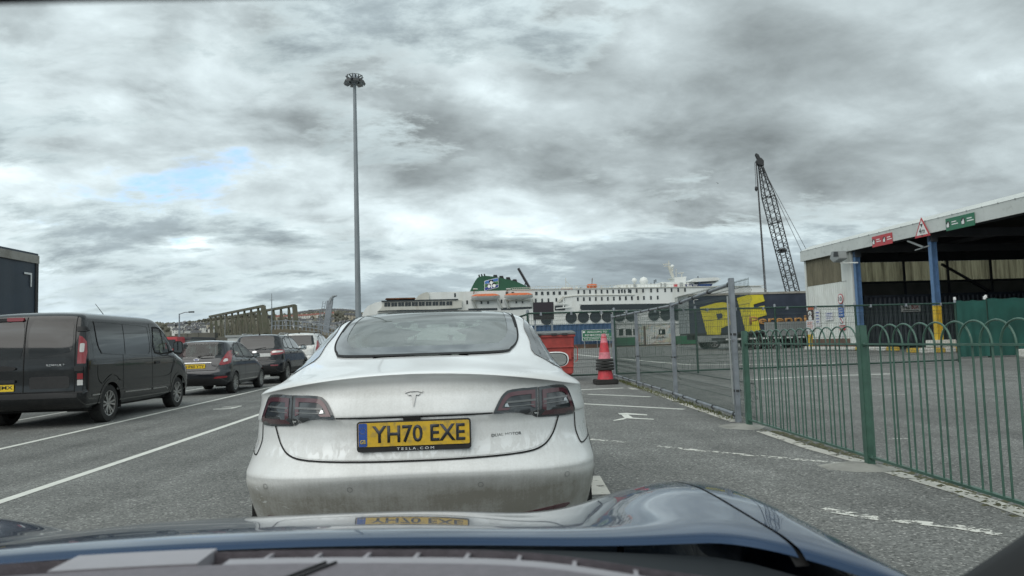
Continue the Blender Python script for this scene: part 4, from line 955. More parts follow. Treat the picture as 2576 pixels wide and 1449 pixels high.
    ws = smooth_poly([(-.62, 1.04), (0, 1.0), (.62, 1.04), (.55, 1.34), (0, 1.38), (-.55, 1.34)], 4)
    B.patch('windscreen', ws, 'front', 'clear_glass', .004, .05, 0, hole=True, shrink=.045)
    for x in (-.33, .33):
        MB().box(x-.22, x+.22, 1.75, 1.92, .5, 1.12).build('front_seat', 'seat', t, bevel=.05); MB().box(x-.12, x+.12, 1.78, 1.88, 1.12, 1.28).build('headrest', 'seat', t, bevel=.04)
        MB().box(x-.11, x+.11, .95, 1.03, 1.0, 1.14).build('rear_headrest', 'seat', t, bevel=.04)
    MB().box(-.6, .6, .92, 1.1, .5, 1.02).build('rear_seat', 'seat', t, bevel=.05); MB().box(-.65, .65, 2.5, 2.8, .6, .98).build('dashboard', 'trim', t, bevel=.03)
    MB().box(-.7, .7, .3, 3.6, .24, .32).build('floor_pan', 'gap', t)
    MB().tube([(0, 1.65, 1.47), (0, 1.58, 1.52)], [.02, .008], 6).build('aerial', 'trim', t)
    B.finish(); B.arch_lips('car_grey', .05, .006); B.wheels(.755, .30, .195, (7, True))
hatch()

def suv(name, label, loc, paint, sc, pale):
    k = lambda r: tuple(a*b for a, b in zip(r, (sc[2], sc[1], sc[2], sc[0], sc[2], sc[1], 1, 1, 1, 1)))
    rows = [(.34, .16, .32, .82, .32, 4.3, .38, 3, .5, 3), (.44, .04, .42, .90, .42, 4.44, .40, 3, .6, 2.8), (.60, 0, .58, .92, .58, 4.50, .42, 3, .7, 2.6), (.72, .02, .72, .922, .74, 4.50, .42, 3, .7, 2.6),
            (.76, .07, .78, .92, .80, 4.46, .40, 3, .8, 2.6), (.92, .10, .92, .915, .92, 4.28, .38, 3, .9, 2.5), (1.05, .13, 1.04, .905, 1.0, 3.95, .36, 3, .9, 2.5), (1.13, .17, 1.12, .89, 1.06, 3.65, .36, 3, .85, 2.5),
            (1.2, .24, 1.19, .86, 1.13, 3.45, .36, 3, .8, 2.5), (1.36, .36, 1.34, .80, 1.3, 3.15, .35, 3.2, .65, 2.5), (1.50, .46, 1.48, .745, 1.45, 2.85, .34, 3.2, .55, 2.5), (1.59, .50, 1.57, .70, 1.56, 2.6, .33, 3.2, .45, 2.5),
            (1.63, .52, 1.61, .655, 1.61, 2.4, .33, 3, .4, 2.5), (1.655, .66, 1.645, .58, 1.645, 2.2, .3, 2.8, .3, 2.5), (1.68, 1.0, 1.67, .36, 1.67, 1.9, .2, 2.5, .2, 2.5)]
    rows = [k(r) for r in rows]; X, Yk, Zk = sc
    B = Body(name, label, 'car', loc, 0, rows, paint, [(.88*Yk, .345, .40), (3.56*Yk, .345, .40)]); t = B.t
    P = lambda L_: [(a*X, b*Zk) for a, b in L_]; Q = lambda L_: [(a*Yk, b*Zk) for a, b in L_]
    rw = smooth_poly(P([(-.66, 1.19), (0, 1.175), (.66, 1.19), (.68, 1.28), (.61, 1.52), (.54, 1.57), (0, 1.58), (-.54, 1.57), (-.61, 1.52), (-.68, 1.28)]), 4)
    B.patch('rear_window', rw, 'rear', 'privacy', .005, .06, .004)
    MB().tube([(0, .2*Yk, 1.17*Zk), (.2, .17*Yk, 1.2*Zk), (.36, .2*Yk, 1.22*Zk)], .013, 6).build('wiper', 'trim', t)
    for sg in (1, -1):
        if not pale:
            L_ = B.patch('tail_light', [(sg*a, b) for a, b in smooth_poly(P([(.52, .98), (.62, .96), (.86, .99), (.905, 1.06), (.89, 1.12), (.70, 1.13), (.54, 1.08)]), 4)], 'rear', 'lamp_red', .010, .03, .014)
            B.patch('reverse_lamp', [(sg*a, b) for a, b in smooth_poly(P([(.58, 1.035), (.84, 1.045), (.85, 1.095), (.60, 1.09)]), 3)], 'rear', 'lamp_clear', .014, .03, .004, parent=L_)
        else:
            B.patch('tail_light', [(sg*a, b) for a, b in smooth_poly(P([(.78, .95), (.90, .97), (.885, 1.15), (.82, 1.36), (.765, 1.34), (.79, 1.15)]), 4)], 'rear', 'lamp_red', .010, .03, .014)
        B.patch('bumper_reflector', [(sg*a, b) for a, b in rrect(.55*X, .60*Zk, .78*X, .64*Zk, .01)], 'rear', 'lamp_red', .005, .03, .005)
        MB().tube([(sg*.60*X, .85*Yk, 1.64*Zk), (sg*.64*X, .95*Yk, 1.70*Zk), (sg*.64*X, 2.0*Yk, 1.70*Zk), (sg*.60*X, 2.2*Yk, 1.64*Zk)], .02, 6).build('roof_rail', 'alloy' if not pale else 'trim', t, smooth=60)
    B.seam('boot_gap', P([(-.72, 1.15), (-.70, .80), (.70, .80), (.72, 1.15)]), 'rear', .010)
    B.patch('lower_bumper', P(rrect(-.72, .42, .72, .60, .06)), 'rear', 'trim', .006, .06, .006)
    p = P([(.08*math.cos(a*.5236), 1.075+.034*math.sin(a*.5236)) for a in range(12)]); B.patch('badge', p, 'rear', 'chrome', .012, .03, .012)
    if not pale: plate(t, .28*X, .09, .97*Zk, '', 'plate_white', blue=True)
    else:
        B.patch('plate_recess', P(rrect(-.34, .86, .34, 1.04, .03)), 'rear', 'car_silver', .006, .06, .012); plate(t, 0, .075, .93*Zk, '', 'plate_yellow_clean')
    for ax in ('right', 'left'):
        sg = 1 if ax == 'right' else -1
        for nm, w_ in (('quarter_window', [(.66, 1.22), (.80, 1.46), (1.05, 1.52), (1.10, 1.21)]), ('rear_door_window', [(1.18, 1.2), (1.14, 1.535), (1.72, 1.565), (1.78, 1.19)]), ('front_door_window', [(1.88, 1.19), (1.82, 1.565), (2.2, 1.545), (2.65, 1.33), (2.86, 1.18), (2.8, 1.15)])):
            q = smooth_poly(Q(w_), 3); B.patch(nm, q, ax, 'privacy', .005, .06, .004); B.seam('window_trim', q, ax, .03, 'trim', .007, .05, True)
        B.seam('door_gap', Q([(1.80, 1.58), (1.84, 1.1), (1.86, .42)]), ax, .010, more=(Q([(1.12, 1.15), (1.3, .85), (1.36, .5)]), Q([(2.98, 1.1), (3.02, .7), (2.98, .42)])))
        B.seam('side_crease', Q([(.5, 1.03), (1.8, 1.0), (3.3, .95)]), ax, .014, paint, .012)
        B.patch('sill_trim', Q(rrect(1.35, .40, 3.05, .52, .03)), ax, 'trim', .008, .1, .008)
        for y in (1.35, 2.3): B.patch('door_handle', Q(rrect(y, 1.02, y+.2, 1.055, .012)), ax, paint, .02, .05, .016)
        mirror_pod(t, sg, 1.03*X, 2.75*Yk, 1.19*Zk, .22, .16, paint if pale else 'trim')
    MB().tube([(0, .75, 1.66*Zk), (0, .70, 1.72*Zk)], [.03, .01], 6).build('aerial', 'trim', t)
    MB().box(-.7*X, .7*X, .3, 4.1*Yk, .30, .38).build('floor_pan', 'gap', t)
    B.finish(); B.arch_lips('trim', .09, .008); B.wheels(.80*X, .345, .225, (5, True))
suv('sport_utility_car', 'dark navy sport utility car with roof rails, third in the left queue', (-7.32, 25.1, gz(26)), 'car_navy', (1, 1, 1), False)
suv('sport_utility_car', 'white sport utility car half hidden behind the white saloon', (-7.35, 31.0, gz(32)), 'car_silver', (1.02, 1.0, 1.06), True)
# ------------------------------------------------------------------ far side of the harbour
def ridge(x):
    """height of the hill across the water at lateral x (metres)"""
    return 35+14*math.exp(-((x+210)/120)**2)+3*math.sin(x*.011)+1.6*math.sin(x*.037+1)-22/(1+math.exp(-(x-30)/60))
def hill_z(x, y):
    t = min(1, max(0, (y-560)/470)); return -6+(ridge(x)+6)*(t*t*(3-2*t))+(1.3*math.sin(x*.05+y*.03)+1.0*math.sin(y*.06-x*.021))*t
def hills():
    xs = np.linspace(-1500, 1500, 121); ys = np.linspace(540, 1350, 40); n = len(xs)
    v = [(x, y, hill_z(x, y) if y < 1040 else hill_z(x, 1040)-(y-1040)*.05) for y in ys for x in xs]
    f = [(j*n+i, j*n+i+1, (j+1)*n+i+1, (j+1)*n+i) for j in range(len(ys)-1) for i in range(n-1)]
    tag(MB().add(v, f).build('hill', 'hill_scrub', smooth=80), 'scrubby brown hillside across the harbour', kind='structure')
    mb = MB(); ico = bmesh.new(); bmesh.ops.create_icosphere(ico, subdivisions=1, radius=1); IV = [v.co.copy() for v in ico.verts]; IF = [tuple(w.index for w in f.verts) for f in ico.faces]; ico.free()
    for k in range(3000):
        px = random.choice((random.uniform(380, 960), random.uniform(380, 960), random.uniform(-200, 1150))); Yd = random.choice((random.uniform(700, 1030), random.uniform(960, 1035)));
        x = (px-1190)/1860*Yd
        if -330 < x < -170 and random.random() < .62 and Yd > 860: continue
        s_ = random.uniform(1.2, 3.4)*(1.2 if Yd > 1000 else 1); z = hill_z(x, Yd)
        mb.add([(x+v.x*s_*random.uniform(.7, 1.3), Yd+v.y*s_, z+s_*.55+v.z*s_*random.uniform(.6, 1.25)) for v in IV], IF)
    tag(mb.build('woodland', 'wood_leaf'), 'bare scrub and trees covering the far hillside', kind='stuff')
hills()
def houses():
    """small gabled houses, each its own object; parts are too small to show"""
    protos = {}
    for wi, w in enumerate(('house_white', 'house_cream', 'house_grey')):
        for ri, r in enumerate(('slate', 'tile_red')):
            mb = MB(); mb.box(-4, 4, -3.5, 3.5, -3, 5.2); mb.mi = 1
            mb.add([(-4.3, -3.9, 5.0), (4.3, -3.9, 5.0), (4.3, 3.9, 5.0), (-4.3, 3.9, 5.0), (-4.3, 0, 8.0), (4.3, 0, 8.0)], [(0, 1, 5, 4), (2, 3, 4, 5), (0, 4, 3), (1, 2, 5)])
            mb.mi = 0; mb.box(2.2, 3.2, -.4, .4, 6.5, 9.0)
            mb.mi = 2
            for x in (-2.3, 1.6):
                for z in (.9, 3.3): mb.box(x, x+1.2, -3.56, -3.44, z, z+1.2)
            protos[(wi, ri)] = mb.mesh('house', [w, r, 'slate'])
    def put(px, py, Y, key, sc, rz, label, group):
        p = at(px, py, Y); o = link('house', protos[key]); o.location = (p.x, p.y, max(hill_z(p.x, p.y), p.z-5*sc)); o.scale = (sc, sc, sc); o.rotation_euler = (0, 0, rz)
        return tag(o, label, 'house', group)
    n = 0
    for i in range(13):
        put(700+i*11.2+random.uniform(-1, 1), 806+1.5*math.sin(i*.7), 940, (0 if i % 4 else 1, 1), random.uniform(.62, .72), random.uniform(-.25, .25), 'red roofed white house in the terrace on the hillside above the ramp', 'red roofed terrace')
    for i in range(24):
        put(745+i*6.6, 797-1.2*math.sin(i*.3)-i*.12, 1015, (random.choice((0, 1, 2, 1)), 0), .85, random.uniform(-.1, .1), 'slate roofed house in the row along the hill crest', 'crest row of houses')
    for i in range(36):
        px = random.uniform(690, 905); put(px, random.uniform(812, 838), random.uniform(760, 880), (random.choice((0, 2, 1, 2)), 0), random.uniform(.6, .85), random.uniform(-.7, .7), 'small pale house low on the hillside behind the ramp', 'houses low behind the ramp')
    for i in range(34):
        px = random.triangular(412, 545, 490); put(px, random.uniform(824, 850), random.uniform(720, 860), (random.choice((0, 0, 0, 1)), 0), random.uniform(.6, .95), random.uniform(-.9, .9), 'small white house among scrub on the hillside left of the steel bridge', 'houses left of the bridge')
    for i in range(9):
        put(875+i*8, 803-i*.8+random.uniform(-1, 1), 900, (1, 0), .95, .5, 'cream gabled house stepping up the hill beside the lamp mast', 'houses beside the mast')
houses()

# ------------------------------------------------------------------ steel link bridge and ramps on the left
def truss_bridge():
    a0, a1 = Vector((-40, 115, 0)), Vector((-25.2, 91, 0)); off = Vector((3.6, 0.6, 0)); zb, zt = 3.15, 6.55
    t = thing('truss_bridge', 'olive steel truss link bridge rising behind the queue of cars', 'bridge', (a1.x, a1.y, 0))
    for base in (Vector((0, 0, 0)), off):
        A, Bp = a0+base-Vector((a1.x, a1.y, 0)), a1+base-Vector((a1.x, a1.y, 0)); d = Bp-A; n = 9
        P = lambda f, z: A+d*f+Vector((0, 0, z))
        MB().bar(P(-.005, zt), P(.985, zt), .34, .30).build('top_chord', 'truss', t); MB().bar(P(-.01, zb), P(1.02, zb), .36, .42).build('bottom_chord', 'truss', t)
        for i in range(n):
            f = (i+.12)/n; g = (i+.5)/n
            MB().bar(P(f, zb+.2), P(f, zt-.12) if False else P(f+.02/n, zt-.1), .22, .20).build('web_post', 'truss', t)
            MB().bar(P(f+.05/n, zt-.2), P((i+.60)/n, zb+.2), .22, .20).build('web_diagonal', 'truss', t)
        MB().bar(P(.985, zt), P(1.015, zb), .5, .42).build('end_post', 'truss', t)
    A, d = a0-a1, a1-a0
    MB().add([(A.x, A.y, zb-.1), (A.x+off.x, A.y+off.y, zb-.1), (off.x, off.y, zb-.1), (0, 0, zb-.1), (A.x, A.y, zb-.4), (A.x+off.x, A.y+off.y, zb-.4), (off.x, off.y, zb-.4), (0, 0, zb-.4)], [(0, 1, 2, 3), (7, 6, 5, 4), (0, 4, 5, 1), (1, 5, 6, 2), (2, 6, 7, 3), (3, 7, 4, 0)]).build('deck', 'ramp_side', t)
    MB().box(-1.5, 4.5, .2, 2.0, -.2, 2.7).build('pier', 'quay_wall', t); MB().box(A.x-1.5, A.x+4.5, A.y-2, A.y, -6, 2.7).build('pier', 'quay_wall', t)
    return t
truss_bridge()
def ramp(name, label, path, w, rail):
    """curving concrete ramp; path: (px, py, Y)"""
    P = [at(*p) for p in path]; o = P[0]; t = thing(name, label, 'ramp', (o.x, o.y, 0)); v = []
    for p in P:
        q = Vector((p.x-o.x, p.y-o.y, p.z)); v += [(q.x, q.y, q.z), (q.x+.5, q.y+w, q.z), (q.x+.5, q.y+w, -.5), (q.x, q.y, q.z-.9), (q.x, q.y+.3, q.z-.95), (q.x, q.y+.35, -.5)]
    n = len(P); f = []
    for i in range(n-1):
        for j in range(6): f.append((6*i+j, 6*i+(j+1) % 6, 6*i+6+(j+1) % 6, 6*i+6+j))
    MB().add(v, f).build('ramp_deck', 'ramp_side', t)
    mb = MB()
    for i in range(n-1):
        a, b = P[i], P[i+1]
        for k in range(4):
            q = a.lerp(b, k/4)-Vector((o.x, o.y, 0)); MB().bar(q, q+Vector((0, 0, rail)), .07).build('rail_post', 'steel_galv', t)
        for h in (.45, rail): mb.bar(a-Vector((o.x, o.y, -h)), b-Vector((o.x, o.y, -h)), .07)
    mb.build('hand_rail', 'steel_galv', t)
ramp('road_ramp', 'curving concrete road ramp with railings beside the steel bridge', [(684, 829, 90), (720, 828, 87), (760, 831, 84), (800, 838, 81), (835, 848, 78), (865, 861, 75)], 5, 1.0)
ramp('road_ramp', 'second railed ramp further back, right of the steel bridge', [(735, 824, 118), (790, 825, 114), (840, 829, 110), (890, 835, 106), (940, 843, 102)], 5, 1.0)
def ramp_leaf():
    Y = 98; a, b, c = at(811, 835, Y), at(830, 757, Y), at(837, 746, Y)
    t = thing('raised_gangway', 'tall raised steel gangway with hooked top beside the far ramp', 'gangway', (a.x, a.y, 0)); o = Vector((a.x, a.y, 0))
    mb = MB(); mb.bar(a-o-Vector((0, 0, 3)), b-o, .75, .5, up=(0, 1, 0)); mb.build('gangway_beam', 'steel_galv', t)
    MB().tube([b-o-Vector((.05, 0, .3)), b-o+(c-b)*.6, c-o, c-o+Vector((.55, 0, .12))], [.32, .26, .18, .08], 8).build('gangway_hook', 'steel_mast', t)
    mb = MB(); q = at(797, 835, Y)-o
    for k in range(14): mb.bar(q+Vector((k*.06, 0, k*.32-.5)), q+Vector((k*.06+.35, 0, k*.32-.5)), .05)
    mb.bar(q-Vector((0, 0, .5)), q+Vector((.84, 0, 4.0)), .06); mb.bar(q+Vector((.35, 0, -.5)), q+Vector((1.19, 0, 4.0)), .06); mb.build('access_ladder', 'steel_mast', t)
ramp_leaf()
def block(name, label, cat, px0, px1, pyt, Y, depth, m, roof=None, extra=None):
    """a plain building placed by its front: wall, roof slab and whatever extra adds"""
    a, b = at(px0, pyt, Y), at(px1, pyt, Y); z0 = gz(Y)-.05; t = thing(name, label, cat, (a.x, Y, z0)); w = b.x-a.x; h = (a.z+b.z)/2-z0
    MB().box(0, w, 0, depth, 0, h).build('wall', m, t)
    if roof: MB().box(-.15, w+.15, -.15, depth+.15, h, h+.16).build('roof', roof, t)
    if extra: extra(t, w, h)
    return t
def ribs(t, w, h):
    mb = MB()
    for k in range(int(w/1.4)): mb.box(k*1.4, k*1.4+.12, -.08, 0, 0, h)
    mb.build('wall_rib', 'quay_wall', t)
block('quay_wall', 'long weathered concrete wall under the steel bridge', 'wall', 425, 700, 849, 72, 1, 'quay_wall', None, ribs)
block('low_shed', 'low blue grey shed behind the van\'s nose', 'shed', 430, 478, 853, 66, 6, 'panel_grey', 'slate')
block('retaining_wall', 'brown retaining wall running left of the steel bridge', 'wall', 440, 540, 838, 96, 1.2, 'quay_wall', None, ribs)
def cabin_bits(t, w, h):
    for x in (.25, .62): MB().box(w*x, w*x+.55, -.04, .02, h*.2, h*.8).build('window', 'cabin_glass', t)
    MB().box(w*.05, w*.18, -.04, .02, 0, h*.85).build('door', 'panel_grey', t)
block('site_cabin', 'small white cabin standing under the steel bridge', 'cabin', 572, 622, 848, 60, 2.4, 'cabin_white', 'panel_grey', cabin_bits)
def road_sign(px0, px1, py0, py1, Y, m, label, poles=1, arrow=False):
    a, b = at(px0, py0, Y), at(px1, py1, Y); t = thing('road_sign', label, 'sign', ((a.x+b.x)/2, Y, gz(Y))); w, zt, zb_ = b.x-a.x, a.z-gz(Y), b.z-gz(Y)
    poly = [(-w/2, zb_), (w/2-(w*.2 if arrow else 0), zb_), (w/2, (zb_+zt)/2), (w/2-(w*.2 if arrow else 0), zt), (-w/2, zt)]
    MB().prism(poly, -.03, .0).build('sign_plate', m, t)
    MB().prism([(-w*.36, zb_+(zt-zb_)*.4), (w*.25, zb_+(zt-zb_)*.4), (w*.25, zb_+(zt-zb_)*.58), (-w*.36, zb_+(zt-zb_)*.58)], -.034, -.029).build('sign_band', 'sign_black', t)
    for k in range(poles): MB().tube([((k-.5)*w*.6 if poles > 1 else 0, .03, 0), ((k-.5)*w*.6 if poles > 1 else 0, .03, zt)], .04, 8).build('pole', 'steel_galv', t)
road_sign(524, 546, 860, 868, 42, 'sign_white', 'low white board sign above the grey hatchback\'s roof', 2)
road_sign(634, 648, 843, 851, 52, 'sign_white', 'white arrow direction sign above the dark sport utility car', 1, True)
def lamp_post(px, pyt, Y, arm, label):
    p = at(px, pyt, Y); t = thing('street_lamp', label, 'street lamp', (p.x, Y, gz(Y) if Y < 110 else -4)); h = p.z-t.location.z
    MB().tube([(0, 0, 0), (0, 0, h)], [.11, .06], 8).build('pole', 'steel_galv', t); MB().tube([(0, 0, h-.05), (arm*.6, 0, h+.12), (arm, 0, h+.12)], .05, 6).build('arm', 'steel_galv', t)
    MB().box(min(arm, arm*1.6), max(arm, arm*1.6), -.12, .12, h+.06, h+.2).build('lamp_head', 'lamp_body', t, bevel=.03)
lamp_post(451, 789, 75, .9, 'slim street lamp left of the steel bridge')
lamp_post(804, 781, 150, -1.4, 'small street lamp above the curving ramp')
lamp_post(566, 789, 130, .3, 'short lamp just above the steel bridge\'s left end')
def mast_pole():
    p = at(683, 738, 93); t = thing('aerial_mast', 'thin dark aerial mast at the right end of the steel bridge', 'mast', (p.x, 93, 0)); h = p.z
    MB().tube([(0, 0, 0), (0, 0, h*.55), (0, 0, h)], [.13, .10, .03], 8).build('pole', 'steel_mast', t); MB().bar((-.25, 0, h*.9), (.3, 0, h*.9), .05).build('cross_arm', 'steel_mast', t); MB().box(-.5, -.2, -.1, .1, h*.62, h*.66).build('junction_box', 'lamp_body', t)
mast_pole()
def red_lorry():
    Y = 64; p = at(446, 847, Y); t = thing('red_lorry', 'red lorry cab glimpsed beyond the black van\'s nose', 'lorry', (p.x, Y, gz(Y))); h = p.z-gz(Y)
    mb = MB(); mb.prism([(0, .45), (1.9, .45), (1.9, h*.62), (1.6, h), (0, h)], -1.0, 0, 'yz'); mb.build('cab', 'sign_red', t, bevel=.05)
    MB().box(-.85, -.15, -.03, .01, h*.58, h*.90).build('cab_window', 'privacy', t)
    for y in (.5, 1.4): wheel(t, -.25, y, .42, .24, 1, (6, False))
red_lorry()

# ------------------------------------------------------------------ lorry trailers
def curtain_trailer():
    L0, L1, xr = 7.6, 21.0, -12.0; t = thing('curtain_trailer', 'slate blue curtain sided lorry trailer at the left edge behind the van', 'trailer', (xr-1.25, L0, gz(15))); ln = L1-L0; H_ = 4.0
    for sx in (-1.25, 1.25):
        v = []; n = 60
        for i in range(n+1):
            y = ln*i/n; w = .012*math.sin(i*1.9)+.018*math.sin(i*.55)
            for z in (1.15, 1.7, 2.6, 3.4, H_-.22): v.append((sx+(w if z > 1.3 else 0)*(1 if sx > 0 else -1), y, z))
        MB().add(v, [(5*i+j, 5*i+j+1, 5*i+j+6, 5*i+j+5) for i in range(n) for j in range(4)]).build('curtain', 'curtain_slate', t, smooth=70)
        MB().box(sx-.03, sx+.05 if sx > 0 else sx+.03, -.02, ln+.04, H_-.24, H_-.02).build('roof_rail', 'trailer_rail', t)
        MB().box(sx-.03, sx+.03, 0, ln, 1.0, 1.15).build('side_rail', 'trailer_rail', t)
    MB().box(-1.26, 1.26, -.02, ln+.05, H_-.02, H_+.04).build('roof', 'curtain_slate', t)
    MB().box(-1.25, 1.25, ln-.02, ln+.02, 1.1, H_-.03).build('front_wall', 'panel_grey', t); MB().box(-1.25, 1.25, -.02, .02, 1.1, H_-.03).build('rear_door', 'panel_grey', t)
    MB().box(1.24, 1.29, ln-.10, ln+.03, 1.1, H_-.24).build('corner_post', 'trim', t)
    m = MB(); m.box(1.285, 1.292, ln-.62, ln-.28, 3.42, 3.47); m.box(1.285, 1.292, ln-.33, ln-.28, 3.1, 3.42); m.build('reflective_tape', 'sign_white', t)
    MB().box(-1.1, 1.1, .3, ln-.5, .8, 1.0).build('chassis', 'chassis', t)
    for y in (1.6, 2.9, 4.2):
        for sg in (-1, 1): wheel(t, sg*1.05, y, .5, .35, sg, (8, False))
    for x in (-.8, .8): MB().box(x-.08, x+.08, ln-2.6, ln-2.4, 0, .85).build('landing_leg', 'chassis', t)
curtain_trailer()
def freight_trailer():
    Y = 55.0; a = at(1733, 839, Y); z0 = gz(Y); ln = 13.6; t = thing('freight_trailer', 'navy curtain sided trailer with big yellow letters parked beyond the mesh gate', 'trailer', (a.x, Y, z0))
    zt = at(1735, 741, Y).z-z0; zb_ = at(1735, 839, Y).z-z0
    v = []; n = 70
    for i in range(n+1):
        w = .012*math.sin(i*1.7)+.015*math.sin(i*.5)
        for z in (zb_, zb_+.5, (zb_+zt)/2, zt-.5, zt-.12): v.append((ln*i/n, w if zb_ < z < zt-.2 else 0, z))
    MB().add(v, [(5*i+j, 5*i+j+1, 5*i+j+6, 5*i+j+5) for i in range(n) for j in range(4)]).build('curtain', 'curtain_navy', t, smooth=70)
    MB().box(0, ln, 2.5, 2.55, zb_, zt-.1).build('curtain', 'curtain_navy', t)
    MB().box(-.03, ln+.03, -.06, 2.6, zt-.13, zt+.03).build('roof_rail', 'trailer_rail', t); MB().box(0, ln, -.03, 2.55, zb_-.14, zb_).build('side_rail', 'chassis', t)
    for x in (-.03, ln-.03): MB().box(x, x+.08, -.06, 2.55, zb_, zt-.12).build('end_frame', 'panel_grey', t)
    Pq = lambda L_: [((lambda q: (q.x-a.x, q.z-z0))(at((2000+x*.22088)/1.165, (730+y*.22088)/1.165, Y))) for x, y in L_]
    MB().prism(Pq([(225, 775), (440, 715), (530, 705), (600, 718), (650, 765), (672, 850), (668, 930), (640, 1000), (505, 1050), (500, 1135), (320, 1135)]), -.05, -.04).build('letter_p', 'pf_yellow', t)
    MB().prism(Pq([(440, 860), (510, 850), (530, 880), (520, 915), (462, 935)]), -.055, -.045).build('letter_counter', 'curtain_navy', t)
    MB().prism(Pq([(715, 650), (860, 610), (1060, 605), (1085, 690), (935, 735), (945, 780), (1080, 750), (1112, 875), (990, 910), (1025, 1075), (905, 1100), (832, 1095), (770, 860)]), -.05, -.04).build('letter_f', 'pf_yellow', t)
    c = Pq([(880, 985), (1640, 975)]); text('Perennial', 'lettering', 'pf_orange', t, REAR(c[0][0], -.06, (Pq([(880, 950)])[0][1])), height=.62, width=5.4, ax='LEFT', extrude=.005, bold=.02)
    m = MB(); m.box(.45, .8, -.04, -.03, zt-.42, zt-.38); m.box(.45, .49, -.04, -.03, zt-.7, zt-.38); m.build('reflective_tape', 'sign_white', t)
    MB().box(.4, ln-.4, .5, 2.0, zb_-.5, zb_-.14).build('chassis', 'chassis', t); MB().box(.6, 3.4, .0, .12, .55, zb_-.2).build('side_guard', 'panel_grey', t)
    for x in (1.9, 8.4, 9.7, 11.0):
        for y in (.25, 2.2):
            o = wheel(t, 0, 0, .5, .32, -1, (8, False)); o.rotation_euler = (0, 0, R(90)); o.location = (x, y, .5)
    for x in (4.3, ): MB().box(x, x+.18, .3, .5, 0, zb_-.3).build('landing_leg', 'chassis', t)
freight_trailer()
def flatbed():
    Y = 50.5; a = at(1924, 846, Y); z0 = gz(Y); t = thing('flatbed_trailer', 'grey sided low flatbed trailer standing before the yellow lettered trailer', 'trailer', (a.x, Y, z0)); zb_ = a.z-z0; zt = at(1924, 811, Y).z-z0
    m = MB()
    for k in range(22): m.box(k*.15, k*.15+.09, -.03, 0, zb_, zt)
    m.box(0, 3.3, 0, .05, zb_, zt); m.build('side_panel', 'panel_grey', t)
    MB().box(-3.0, 3.4, 0, 2.4, zb_-.22, zb_-.02).build('bed', 'chassis', t); m = MB()
    for k in range(7): m.box(-2.8+k*.85, -2.3+k*.85, -.02, -.005, zb_-.17, zb_-.08)
    m.build('reflective_tape', 'sign_white', t); MB().box(-2.8, 3.2, .5, 1.8, .45, zb_-.25).build('chassis', 'chassis', t)
    for x in (-.6, .4, 2.4):
        for y in (.25, 2.1):
            o = wheel(t, 0, 0, .42, .28, -1, (8, False)); o.rotation_euler = (0, 0, R(90)); o.location = (x, y, .42)
flatbed()

